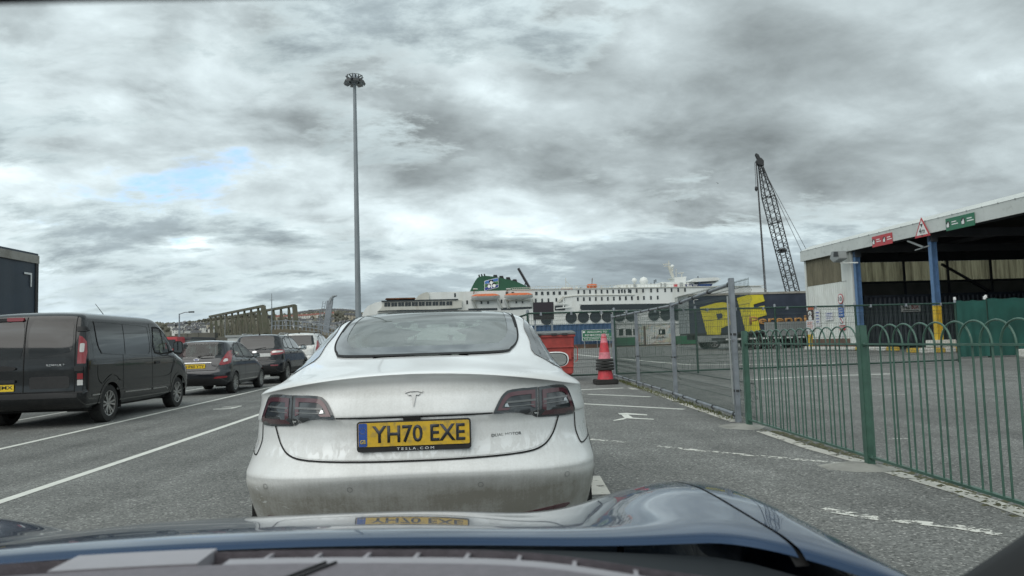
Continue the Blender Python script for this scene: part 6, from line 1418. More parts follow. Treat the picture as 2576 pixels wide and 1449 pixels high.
def shed():
    t = thing('open_shed', 'open fronted white clad port shed with blue columns on the right', 'shed', SHED_O, SHED_RZ); W_, L_ = 22.0, -36.0
    corrugated('lower_cladding', t, -4.5, -.02, .66, 3.94, 'clad_white'); corrugated('stained_cladding', t, -4.0, -.02, 3.94, 5.6, 'rooflight', -.003)
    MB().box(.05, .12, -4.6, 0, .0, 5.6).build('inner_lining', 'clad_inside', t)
    MB().box(-.06, .25, -5.05, -4.5, .3, 5.62).build('white_pier', 'clad_white', t); MB().box(-.055, .1, -4.5, -4.0, 3.95, 5.6).build('white_pier', 'clad_white', t)
    MB().box(-.05, .2, -4.95, -.3, 0, .66).build('plinth', 'brick_base', t); MB().box(-.10, .25, -.32, .05, 0, .95).build('yellow_corner', 'column_yellow', t); MB().box(-.08, .06, -.12, .06, .95, 5.6).build('corner_flashing', 'clad_white', t)
    # fascia and roof edge, in sheets with lapped joints
    z1, z2, z3 = 5.56, 6.18, 6.52
    for k in range(12):
        ya, yb = .1-k*3.02, .1-(k+1)*3.02+.004
        MB().box(-.28, -.22, yb, ya, z1, z2).build('fascia_sheet', 'fascia', t)
        MB().add([(-.30-.002*(k % 2), ya, z2), (-.30-.002*(k % 2), yb-.02, z2), (.45, yb-.02, z3+.002*(k % 2)), (.45, ya, z3+.002*(k % 2))], [(0, 1, 2, 3)]).build('eaves_sheet', 'fascia', t)
    MB().add([(-.28, .1, z1), (-.28, .1, z2), (.45, .1, z3), (.45, .1, z1)], [(0, 1, 2, 3)]).build('fascia_end', 'fascia', t)
    m = MB()
    for k in range(40): m.box(-.31, -.29, .0-k*.9-.04, .0-k*.9, z2-.03, z2+.03)
    m.build('fascia_fixing', 'panel_grey', t)
    MB().add([(.45, .1, z3), (11, .1, 7.7), (22.4, .1, 6.3), (.45, L_, z3), (11, L_, 7.7), (22.4, L_, 6.3)], [(0, 1, 4, 3), (1, 2, 5, 4)]).build('roof', 'fascia', t)
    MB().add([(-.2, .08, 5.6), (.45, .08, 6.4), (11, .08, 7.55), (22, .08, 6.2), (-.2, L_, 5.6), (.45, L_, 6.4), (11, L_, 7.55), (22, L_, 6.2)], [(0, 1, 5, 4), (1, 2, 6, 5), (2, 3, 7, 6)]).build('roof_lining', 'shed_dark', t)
    # far end wall: dark sheeting below a stained translucent band, with posts between
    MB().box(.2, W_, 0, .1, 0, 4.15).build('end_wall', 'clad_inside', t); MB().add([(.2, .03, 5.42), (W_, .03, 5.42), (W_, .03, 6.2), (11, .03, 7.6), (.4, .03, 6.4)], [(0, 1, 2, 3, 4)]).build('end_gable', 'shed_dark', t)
    for k in range(7):
        x0 = .6+k*3.05; n = 56; v = []
        for i in range(n+1):
            xx = x0+2.92*i/n; v += [(xx, .02+(.035 if i % 4 in (1, 2) else 0), 4.15), (xx, .02+(.035 if i % 4 in (1, 2) else 0), 5.42)]
        MB().add(v, [(2*i, 2*i+1, 2*i+3, 2*i+2) for i in range(n)]).build('translucent_sheet', 'translucent', t)
        MB().box(x0-.13, x0, -.08, .10, 0, 5.45).build('end_post', 'shed_dark', t)
    MB().bar((9.2, -.15, 5.2), (14.5, -.15, 2.2), .14).build('wall_brace', 'shed_dark', t); MB().box(.2, W_, -.12, -.02, 4.05, 4.18).build('sheeting_rail', 'shed_dark', t)
    MB().box(W_, W_+.1, L_, .1, 0, 6.3).build('back_wall', 'clad_inside', t); MB().box(.2, W_, L_-.1, L_, 0, 6.3).build('near_end_wall', 'clad_inside', t)
    for y in (-5.25, -11.5, -19.5, -27.5):
        MB().box(.0, .36, y-.13, y+.13, 5.2, 6.0).build('beam_end', 'shed_dark', t)
        MB().box(.30, 21.8, y-.10, y+.10, 5.45, 5.85).build('roof_beam', 'shed_dark', t)
        for dx in (0.0, 21.3):
            m = MB(); m.box(dx, dx+.04, y-.11, y+.11, 2.15 if (y < -6 and dx == 0) else 0, 5.5); m.box(dx+.26, dx+.30, y-.11, y+.11, 2.15 if (y < -6 and dx == 0) else 0, 5.5); m.box(dx+.04, dx+.26, y-.02, y+.02, 2.15 if (y < -6 and dx == 0) else 0, 5.5)
            c = m.build('column', 'column_blue', t)
            if y < -6 and dx == 0:
                m = MB(); m.box(dx, dx+.04, y-.115, y+.115, .1, 2.15); m.box(dx+.26, dx+.30, y-.115, y+.115, .1, 2.15); m.box(dx+.04, dx+.26, y-.02, y+.02, .1, 2.15); m.build('column_foot', 'column_yellow', c)
    for k in range(5): MB().box(2+k*4.4, 2.12+k*4.4, L_, 0, 5.9, 6.1).build('purlin', 'shed_dark', t)
    # floodlight on its bracket and a small lamp by the column
    y, z = shed_local(2107, 647, -.7); fl = MB().prism([(y-.55, z-.15), (y-.48, z+.3), (y+.25, z+.35), (y+.45, z-.05), (y+.1, z-.3)], -.95, -.45, 'yz').build('floodlight', 'panel_grey', t, bevel=.03)
    MB().prism([(y-.50, z-.02), (y-.44, z+.27), (y-.05, z+.31), (y-.0, z+.02)], -.97, -.94, 'yz').build('lamp_glass', 'lamp_body', fl); MB().bar((-.7, y-.2, z-.35), (-.06, y-.9, z-.42), .06).build('lamp_bracket', 'clad_white', t)
    MB().bar((-.1, -10.1, 5.45), (-.1, -11.2, 5.0), .08).build('lamp_tube', 'panel_grey', t); MB().bar((-.1, -10.6, 4.92), (0, -11.5, 5.02), .05).build('lamp_bracket', 'panel_grey', t)
    return t
shed()
def on_shed(name, label, cat, px0, py0, px1, py1, x=-.30):
    """a flat sign on the shed front: returns its empty plus width and height, local artwork frame with x right (towards the viewer) and z up"""
    (ya, za), (yb, zb_) = shed_local(px0, py0, x), shed_local(px1, py1, x); ax = Vector((math.cos(SHED_RZ), math.sin(SHED_RZ), 0)); ay = Vector((-math.sin(SHED_RZ), math.cos(SHED_RZ), 0))
    p = SHED_O+ax*x+ay*((ya+yb)/2)+Vector((0, 0, (za+zb_)/2)); t = thing(name, label, cat, p, SHED_RZ-math.pi/2); return t, abs(ya-yb), abs(za-zb_)
def banner(label, px0, px1, pt, pb, m):
    t, w, h = on_shed('banner_sign', label, 'sign', px0, pt, px1, pb); h = .56
    MB().box(-w/2, w/2, -.03, 0, -h/2, h/2).build('panel', m, t)
    for f in (-.42, .12):
        ic = [(f*w+.13*math.cos(a*.5236), .0+.16*math.sin(a*.5236)) for a in range(12)]; d = MB().prism(ic, -.034, -.029).build('pictogram', 'sign_black', t)
        MB().prism([(f*w-.08, -.12), (f*w+.07, -.12), (f*w+.07, 0), (f*w+.03, .12), (f*w-.02, .04), (f*w-.09, .0)], -.038, -.033).build('pictogram_figure', 'sign_white', d)
        for z, l_ in ((.06, .22), (-.05, .30)):
            MB().box(f*w+.24, f*w+.24+l_*w*.75, -.034, -.029, z, z+.045).build('text_line', 'white_ink', t)
z2b = lambda x, y: ((2520+x*.18634)/1.165, (600+y*.18634)/1.165)
a, b = z2b(188, 515), z2b(515, 610); banner('small red banner sign on the shed fascia', a[0], b[0], (a[1]+z2b(515, 445)[1])/2, (z2b(188, 662)[1]+b[1])/2, 'sign_red')
a, b = z2b(1345, 240), z2b(1812, 300); banner('long green banner sign on the shed fascia', a[0], b[0], (a[1]+z2b(1812, 140)[1])/2, (z2b(1345, 415)[1]+b[1])/2, 'sign_green')
def height_sign():
    a, b = z2b(885, 225), z2b(1062, 475); t, w, h = on_shed('height_sign', 'red bordered triangular height limit sign on the shed fascia', 'sign', a[0], a[1], b[0], b[1], -.33); w, h = 1.05, .95
    w *= 1.05; h *= .98
    tri = lambda s_: [(-w/2*s_, -h/2*s_-.02), (w/2*s_, -h/2*s_-.02), (0, h/2*s_+.0)]
    MB().prism(tri(1), -.02, 0).build('sign_plate', 'sign_red', t); MB().prism([(x, z-.02) for x, z in tri(.74)], -.026, -.015).build('sign_face', 'sign_white', t)
    text('4m', 'lettering', 'sign_black', t, REAR(0, -.028, -.19), height=.26, width=.42, extrude=.003, bold=.01); MB().prism([(-.10, .14), (.10, .14), (0, -.03)], -.031, -.027).build('arrow', 'sign_black', t); MB().prism([(-.06, -.44), (.06, -.44), (0, -.36)], -.031, -.027).build('arrow', 'sign_black', t)
height_sign()
zw = lambda x, y: ((2330+x*.20017)/1.165, (720+y*.20017)/1.165)
def wall_sign(name, label, x0, y0, x1, y1, m, art=None):
    a, b = zw(x0, y0), zw(x1, y1); t, w, h = on_shed(name, label, 'sign', a[0], a[1], b[0], b[1], -.075)
    if m: MB().box(-w/2, w/2, -.02, 0, -h/2, h/2).build('sign_plate', m, t)
    if art: art(t, w, h)
def art10(t, w, h):
    r = h/2; w2 = w/2; c = lambda s_: [(max(w2, r*.95)*s_*math.cos(a*.2618), r*s_*math.sin(a*.2618)) for a in range(24)]
    MB().prism(c(1), -.02, 0).build('sign_rim', 'sign_red', t); MB().prism(c(.84), -.026, -.015).build('sign_face', 'sign_white', t); text('10', 'lettering', 'sign_black', t, REAR(0, -.028, 0), height=r*.9, width=r*1.15, extrude=.003, bold=.02)
def artblue(t, w, h):
    for k, s_ in enumerate(('CHECK', 'POINT', 'AHEAD')): text(s_, 'lettering', 'sign_white', t, REAR(0, -.022, h*(.12-.22*k)), width=w*.74, height=h*.12, extrude=.003, bold=.02)
    MB().box(-w*.42, w*.42, -.024, -.019, h*.30, h*.40).build('text_line', 'sign_white', t)
def artno(t, w, h):
    r = w*.34; ring = MB(); n = 24
    v = [(s_*math.cos(2*math.pi*i/n), y, s_*math.sin(2*math.pi*i/n)+h*.1) for y in (-.024,) for s_ in (r, r*.8) for i in range(n)]
    ring.add(v, [(i, (i+1) % n, n+(i+1) % n, n+i) for i in range(n)]); ring.build('prohibition_ring', 'sign_black', t); MB().bar((-r*.65, -.026, h*.1+r*.65), (r*.65, -.026, h*.1-r*.65), .006, .05).build('prohibition_bar', 'sign_red', t)
def artposter(t, w, h):
    MB().prism(smooth_poly([(-w*.30, -h*.42), (-w*.12, 0), (-w*.3, .1*h), (-w*.2, h*.36), (0, h*.42), (w*.2, h*.36), (w*.3, h*.1), (w*.12, 0), (w*.30, -h*.42)], 3), -.026, -.018).build('poster_figure', 'sign_white', t); MB().prism(smooth_poly([(-w*.10, h*.1), (0, h*.28), (w*.1, h*.1), (0, -.02)], 3), -.03, -.024).build('poster_detail', 'sign_brown', t)
def artlines(m):
    def f(t, w, h):
        for k in range(4): MB().box(-w*.36, w*(.36-.12*(k % 2)), -.024, -.019, h*(.28-.18*k), h*(.28-.18*k)+h*.06).build('text_line', m, t)
    return f
wall_sign('speed_sign', 'round ten speed limit sign on the shed\'s white cladding', 626, 708, 698, 848, None, art10)
wall_sign('notice_sign', 'blue notice with white words under the round speed sign', 628, 868, 716, 1046, 'sign_blue', artblue)
wall_sign('prohibition_sign', 'white prohibition sign below the blue notice', 636, 1056, 730, 1160, 'sign_white', artno)
wall_sign('warning_sign', 'small maroon and white notice below the prohibition sign', 648, 1170, 735, 1235, 'sign_red', artlines('sign_white'))
wall_sign('paper_slip', 'small white slip at the bottom of the sign column', 675, 1240, 705, 1345, 'paper')
wall_sign('poster', 'dark brown poster with a pale figure on the shed wall', 168, 952, 272, 1088, 'sign_brown', artposter)
wall_sign('paper_notice', 'large white paper notice in the middle of the shed wall', 438, 975, 560, 1090, 'paper', artlines('blue_ink'))
wall_sign('paper_notice', 'narrow white paper list with a blue head on the shed wall', 290, 935, 372, 1180, 'paper', artlines('blue_ink'))
wall_sign('paper_notice', 'white paper with orange print under the brown poster', 160, 1095, 285, 1245, 'paper', artlines('orange_ink'))
wall_sign('paper_notice', 'small orange slip above the brown poster', 185, 895, 268, 935, 'orange_ink')
def container():
    Y = 42.0; a = at(2171, 744, Y); z0 = gz(Y); t = thing('shipping_container', 'dark navy shipping container standing inside the open shed', 'container', (a.x, Y, z0)); w, h = 12.2, a.z-z0; zb_ = .25
    n = int(w/.28*4); v = []
    for i in range(n+1):
        for z in (zb_+.12, h-.12): v.append((w*i/n, .05 if i % 4 in (1, 2) else 0, z))
    MB().add(v, [(2*i, 2*i+1, 2*i+3, 2*i+2) for i in range(n)]).build('side_wall', 'container_navy', t); MB().box(0, w, .06, 2.4, zb_, h-.02).build('shell', 'container_navy', t)
    MB().box(0, w, -.03, .06, h-.14, h).build('top_rail', 'container_navy', t); MB().box(0, w, -.03, .06, zb_, zb_+.16).build('bottom_rail', 'container_navy', t)
    for x in (0, w-.16): MB().box(x, x+.16, -.035, .1, zb_, h).build('corner_post', 'container_navy', t)
    for x in (.1, w-.5): MB().box(x, x+.4, .1, 2.3, 0, zb_).build('bearer', 'brick_base', t)
    p0, p1 = at(2264, 765, Y), at(2314, 786, Y); s_ = MB().box(p0.x-a.x, p1.x-a.x, -.06, -.035, p1.z-z0+.06, p0.z-z0).build('name_plate', 'sign_white', t); cx, cz = (p0.x+p1.x)/2-a.x, (p0.z+p1.z)/2-z0+.08; w_ = p1.x-p0.x
    text('WILL', 'lettering', 'sign_black', s_, REAR(cx-w_*.25, -.062, cz), width=w_*.42, height=.26, extrude=.003, bold=.03); text('BOX', 'lettering', 'sign_red', s_, REAR(cx+w_*.23, -.062, cz), width=w_*.40, height=.26, extrude=.003, bold=.03)
    MB().box(cx-w_*.4, cx+w_*.4, -.066, -.06, cz-.23, cz-.19).build('text_line', 'sign_black', s_)
container()
def kerb_blocks(label, cells, name='kerb_island'):
    """painted kerb blocks round a column or wall foot; cells: (x, y, sx, sy, h, z, material)"""
    x0, y0 = cells[0][0], cells[0][1]; t = thing(name, label, 'kerb', (x0, y0, gz(y0)))
    for x, y, sx, sy, h, z, m in cells: MB().box(x-x0-sx/2, x-x0+sx/2, y-y0-sy/2, y-y0+sy/2, z, z+h).build('kerb_block', m, t, bevel=.03)
cx, cy = 21.1+11.5*math.sin(SHED_RZ)+.15, 45.5-11.5*math.cos(SHED_RZ)
kerb_blocks('white and yellow painted kerb blocks round the foot of the yellow column', [(cx-1.0+i*.52, cy-.55, .5, .45, .22, 0, ('block_white', 'block_yellow')[i % 2]) for i in range(5)]+[(cx-.0, cy-.1, 1.15, .6, .36, .22, 'block_white')]+[(cx-1.0+i*.52, cy+.45, .5, .45, .22, 0, ('block_yellow', 'block_white')[i % 2]) for i in range(5)])
kerb_blocks('row of white kerb stones along the foot of the shed wall', [(20.85+i*.063, 45.2-i*.92, .22, .9, .20, 0, 'block_yellow' if i in (6, 9) else 'block_white') for i in range(10)])
kerb_blocks('single white painted block at the right edge by the green screen', [(20.25, 26.2, .5, .4, .3, 0, 'block_white')])
def green_screen(label, a, b, h):
    t = thing('screened_panel', label, 'fence panel', (a[0], a[1], gz(a[1]))); n = 40; m_ = 14; v = []; dx, dy = b[0]-a[0], b[1]-a[1]
    for i in range(n+1):
        for j in range(m_+1):
            f, g = i/n, j/m_; w = .025*math.sin(f*23+g*2)*(1-g)+.03*math.sin(f*9+g*5)*math.sin(g*3.1); v.append((dx*f+w*.3, dy*f+w, .06+(h-.06)*g+(.02*math.sin(f*14) if j == m_ else 0)))
    MB().add(v, [((m_+1)*i+j, (m_+1)*i+j+1, (m_+1)*(i+1)+j+1, (m_+1)*(i+1)+j) for i in range(n) for j in range(m_)]).build('green_sheet', 'screen_green', t, smooth=70)
    for f in (0, 1): MB().tube([(dx*f, dy*f+.06, 0), (dx*f, dy*f+.06, h+.1)], .035, 8).build('post', 'rail_green', t); MB().lathe([(.001, h+.16), (.05, h+.14), (.05, h+.04)], 10, 'z', (dx*f, dy*f+.06, 0)).build('post_cap', 'sign_white', t)
    MB().tube([(0, .06, h-.02), (dx, dy+.06, h-.02)], .02, 6).build('top_wire', 'rail_green', t)
green_screen('green sheeted fence panel left of its neighbour, before the shed', (18.1, 26.8), (19.3, 26.85), 2.15); green_screen('green sheeted fence panel at the right edge, before the shed', (19.35, 26.85), (21.3, 26.95), 2.2)

# ------------------------------------------------------------------ fences
def wire_mesh(t, a, b, h, m, pitch=.05, z0=.07, folds=(.42, 1.72), r=.0028, horiz=(.1, .55, 1.0, 1.45), side=1):
    """welded wire panel with pressed V folds between two local points"""
    mb = MB(); a = Vector(a); b = Vector(b); d = b-a; n = int(d.length/pitch); nv = Vector((-d.y, d.x, 0)).normalized()*side
    prof = [(z0, 0)]
    for fz in folds: prof += [(fz-.12, 0), (fz-.06, .035), (fz, 0), (fz+.06, .035), (fz+.12, 0)]
    prof.append((h, 0)); prof = [p for p in prof if p[0] <= h]
    for i in range(n+1):
        p = a+d*(i/n)
        mb.tube([p+nv*o+Vector((0, 0, z)) for z, o in prof], r, 3, cap=False)
    for z in list(horiz)+[f_+k for f_ in folds for k in (-.12, 0, .12)]+[h-.02]:
        if z <= h: mb.tube([a+Vector((0, 0, z)), b+Vector((0, 0, z))], r*1.2, 4, cap=False)
    o = mb.build('wire_mesh', m, t); return tag(o, kind='stuff')
def mesh_gate():
    pts = [Vector((3.63, 10.17, 0)), Vector((3.87, 14.2, 0)), Vector((4.0, 18.0, 0)), Vector((4.15, 21.9, 0))]; O = pts[0].copy(); t = thing('mesh_gate', 'tall grey posted wire mesh gate running away along the lane', 'gate', (O.x, O.y, 0))
    hs = [2.0, 1.86, 1.84, 1.9]
    for p, h in zip(pts, hs): q = p-O; z = gz(p.y); MB().box(q.x-.035, q.x+.035, q.y-.035, q.y+.035, z-.02, z+h).build('post', 'steel_galv', t, bevel=.006)
    T = [p-O+Vector((0, 0, gz(p.y)+1.80)) for p in pts]; T[0].z += .12
    MB().tube(T, .026, 10).build('top_pipe', 'steel_galv', t, smooth=50); Bt = [p-O+Vector((-.02, 0, gz(p.y)+.10)) for p in pts]; MB().tube(Bt, .025, 10).build('bottom_pipe', 'steel_galv', t, smooth=50)
    for i in range(3):
        for f in (.02, .3, .55, .8):
            q = T[i].lerp(T[i+1], f); MB().lathe([(.027, -.03), (.038, -.03), (.038, .03), (.027, .03)], 10, 'y', q).build('pipe_clamp', 'lamp_body', t); q = Bt[i].lerp(Bt[i+1], f); MB().lathe([(.026, -.025), (.036, -.025), (.036, .025), (.026, .025)], 10, 'y', q).build('pipe_clamp', 'lamp_body', t)
    for i in range(3):
        a, b = pts[i]-O, pts[i+1]-O; s_ = Vector((.07, 0, gz(pts[i].y)))
        wire_mesh(t, a+s_+(Vector((.02, -.42, 0)) if i == 0 else Vector()), b+s_, 1.97 if i == 0 else 1.87, 'wire', .056, .06, (.42, 1.74), .0030, side=-1)
    for i, z in ((0, .42), (0, 1.2), (1, .8), (2, .75)): q = pts[i]-O; MB().lathe([(.052, z), (.058, z), (.058, z+.03), (.052, z+.03)], 4, 'z', (q.x, q.y, 0)).build('strap', 'lamp_body', t)
    MB().tube([(-.07, -.02, 1.75), (-.075, -.02, 1.0), (-.06, -.02, .25)], .012, 6).build('cable', 'panel_grey', t)
mesh_gate()
def cross_fence():
    P0, P1 = Vector((1.65, 22.25, 0)), Vector((16.3, 24.2, 0)); t = thing('mesh_fence', 'dark green wire mesh fence crossing the yard beyond the gate', 'fence', (P0.x, P0.y, gz(22.3))); d = P1-P0; fr = [0, .184, .365, .55, .745, 1.0]
    for f in fr: q = d*f; MB().tube([(q.x, q.y, 0), (q.x, q.y, 2.06)], .035, 8).build('post', 'rail_green', t); MB().lathe([(.001, 2.12), (.04, 2.1), (.045, 2.02)], 8, 'z', (q.x, q.y, 0)).build('post_cap', 'steel_galv', t)
    for f0, f1 in zip(fr[:-1], fr[1:]):
        a, b = d*f0, d*f1; MB().tube([a+Vector((0, 0, 2.0)), b+Vector((0, 0, 2.0))], .028, 8).build('top_rail', 'rail_green', t); MB().tube([a+Vector((0, 0, .09)), b+Vector((0, 0, .09))], .025, 8).build('bottom_rail', 'rail_green', t)
        wire_mesh(t, a+Vector((0, .04, 0)), b+Vector((0, .04, 0)), 1.97, 'wire', .062, .09, (.45, 1.78), .0034)
        for k in (.15, .5, .85): q = a.lerp(b, k); MB().box(q.x-.03, q.x+.03, q.y-.04, q.y+.04, 1.93, 2.03).build('rail_clip', 'steel_galv', t)
    # short return rail to the far post on the left
    MB().tube([(0, 0, 1.98), (-1.3, .9, 1.6)], .03, 6).build('stay', 'rail_green', t)
cross_fence()
def bow_fence():
    ys = [9.69, 6.52, 3.35]; xs = [3.60, 3.50, 3.40]; t = thing('bow_top_fence', 'green bow topped railing fence along the right of the lane', 'fence', (xs[1], ys[1], 0)); O = Vector((xs[1], ys[1], 0)); zr, zb_ = 1.085, .085
    for x, y in zip(xs, ys):
        p = MB(); p.box(x-O.x-.035, x-O.x+.035, y-O.y-.035, y-O.y+.035, -.02, 1.255); p.build('post', 'fence_green', t, bevel=.006)
        m = MB(); k = 9; ph = random.random()*6; v = [(x-O.x-.10+random.uniform(.22, .36)*math.cos(ph+i*.7), y-O.y+random.uniform(.24, .42)*math.sin(ph+i*.7), .001) for i in range(k)]+[(x-O.x-.04, y-O.y, .03)]
        m.add(v, [(i, (i+1) % k, k) for i in range(k)]); m.build('concrete_footing', 'concrete', t)
    for i in range(2):
        A, B_ = Vector((xs[i], ys[i], 0))-O, Vector((xs[i+1], ys[i+1], 0))-O; d = B_-A; u = d.normalized(); n = 13
        for z, r in ((zr, .016), (zb_, .02)):
            MB().bar(A+u*.04+Vector((0, 0, z)), B_-u*.04+Vector((0, 0, z)), .034, .016 if z == zr else .02).build('rail', 'fence_green', t)
            for q in (A+u*.06, B_-u*.06): MB().lathe([(.001, -.03), (.02, -.03), (.02, .03), (.001, .03)], 8, 'y', q+Vector((0, 0, z))).build('rail_bolt', 'fence_green', t)
        L_ = d.length; p0 = .16; pitch = (L_-2*p0+.02)/n; wv = pitch*1.62; lo = p0-.03
        arc = lambda s0, w: [A+u*(s0+w/2-w/2*math.cos(math.pi*k/14))+Vector((0, 0, zr+.0+.165*math.sin(math.pi*k/14))) for k in range(15)]
        base = None
        for k in range(n):
            s0 = lo+k*pitch-(.05 if k else .02)
            if s0+wv > L_-.06: wv_ = L_-.07-s0
            else: wv_ = wv
            off = Vector((.004*(1 if k % 2 else -1), 0, 0))
            pts = [A+u*s0+Vector((0, 0, zb_))]+arc(s0, wv_)+[A+u*(s0+wv_)+Vector((0, 0, zb_))]
            MB().tube([p+off for p in pts], .0076, 8, cap=False).build('hoop_bar', 'fence_green', t, smooth=60)
bow_fence()

# ------------------------------------------------------------------ bin and cone
def red_bin():
    Y = 21.0; r = at(1445, 900, Y); t = thing('wheeled_bin', 'large red wheeled waste bin with grey lid behind the white car', 'bin', (r.x-.68, Y, gz(Y))); w, h = .68, 1.31
    v = [(-w+.05, 0, .2), (w-.05, 0, .2), (w-.05, .95, .2), (-w+.05, .95, .2), (-w, -.08, h), (w, -.08, h), (w, 1.05, h), (-w, 1.05, h)]
    b = MB().add(v, [(3, 2, 1, 0), (4, 5, 6, 7), (0, 1, 5, 4), (1, 2, 6, 5), (2, 3, 7, 6), (3, 0, 4, 7)]).build('tub', 'bin_red', t, bevel=.03, smooth=40)
    for z in (.42, .70, .98): f = (z-.2)/(h-.2); MB().box(-w+.06-.05*f, w-.06+.05*f, -.105*f-.02, .0, z-.02, z+.02).build('rib', 'bin_red', t, bevel=.008)
    MB().box(-w-.03, w+.03, -.13, 1.1, h-.05, h+.02).build('rim', 'bin_red', t, bevel=.015)
    MB().add([(-w-.04, -.16, h+.02), (w+.04, -.16, h+.02), (w+.04, 1.1, h+.02), (-w-.04, 1.1, h+.02), (-w-.04, -.16, h+.07), (w+.04, -.16, h+.07), (w+.02, .4, h+.14), (-w-.02, .4, h+.14), (w+.04, 1.1, h+.09), (-w-.04, 1.1, h+.09)], [(3, 2, 1, 0), (0, 1, 5, 4), (4, 5, 6, 7), (7, 6, 8, 9), (1, 2, 8, 6, 5), (2, 3, 9, 8), (3, 0, 4, 7, 9)]).build('lid', 'bin_lid', t, bevel=.01)
    for x in (-.35, .1, .4): MB().box(x-.08, x+.08, -.19, -.15, h+.0, h+.06).build('lid_handle', 'lamp_body', t, bevel=.01)
    MB().box(w-.28, w-.10, -.10, -.05, .62, .86).build('label_frame', 'bin_red', t, bevel=.01); MB().tube([(w+.0, -.08, .55), (w+.07, -.08, .6), (w+.08, -.08, .95), (w+.02, -.08, 1.0)], .014, 6).build('grab_rail', 'bin_red', t)
    for x in (-w+.15, w-.15):
        for y in (.12, .82):
            MB().box(x-.05, x+.05, y-.05, y+.05, .12, .22).build('castor_fork', 'lamp_body', t); MB().lathe([(.001, -.03), (.09, -.03), (.10, -.015), (.10, .015), (.09, .03), (.001, .03)], 16, 'x', (x, y, .10)).build('castor', 'rubber', t, smooth=40)
red_bin()
def traffic_cone():
    p = on_ground(1523, 966); t = thing('traffic_cone', 'faded red traffic cone with black rubber rings before the mesh fence', 'cone', (p.x, p.y, p.z))
    MB().prism(rrect(-.30, -.30, .30, .30, .08), 0, .13, 'xy').build('rubber_base', 'rubber', t, bevel=.02)
    MB().lathe([(.21, .13), (.17, .38)], 24).build('lower_cone', 'cone_red', t, smooth=40)
    for k in range(4): z = .36+k*.075; MB().lathe([(.12, z), (.235-.006*k, z+.005), (.25-.006*k, z+.03), (.235-.006*k, z+.06), (.12, z+.066)], 24).build('rubber_ring', 'rubber', t, smooth=50)
    MB().lathe([(.16, .66), (.135, .83)], 24).build('faded_band', 'cone_band', t, smooth=40); MB().lathe([(.135, .83), (.095, 1.08)], 24).build('middle_cone', 'cone_red', t, smooth=40); MB().lathe([(.095, 1.08), (.058, 1.29), (.055, 1.31), (.03, 1.315), (.028, 1.28)], 24).build('upper_cone', 'cone_band', t, smooth=40)
    MB().lathe([(.062, 1.20), (.075, 1.205), (.07, 1.235), (.058, 1.24)], 20).build('neck_ring', 'cone_red', t, smooth=40)
traffic_cone()

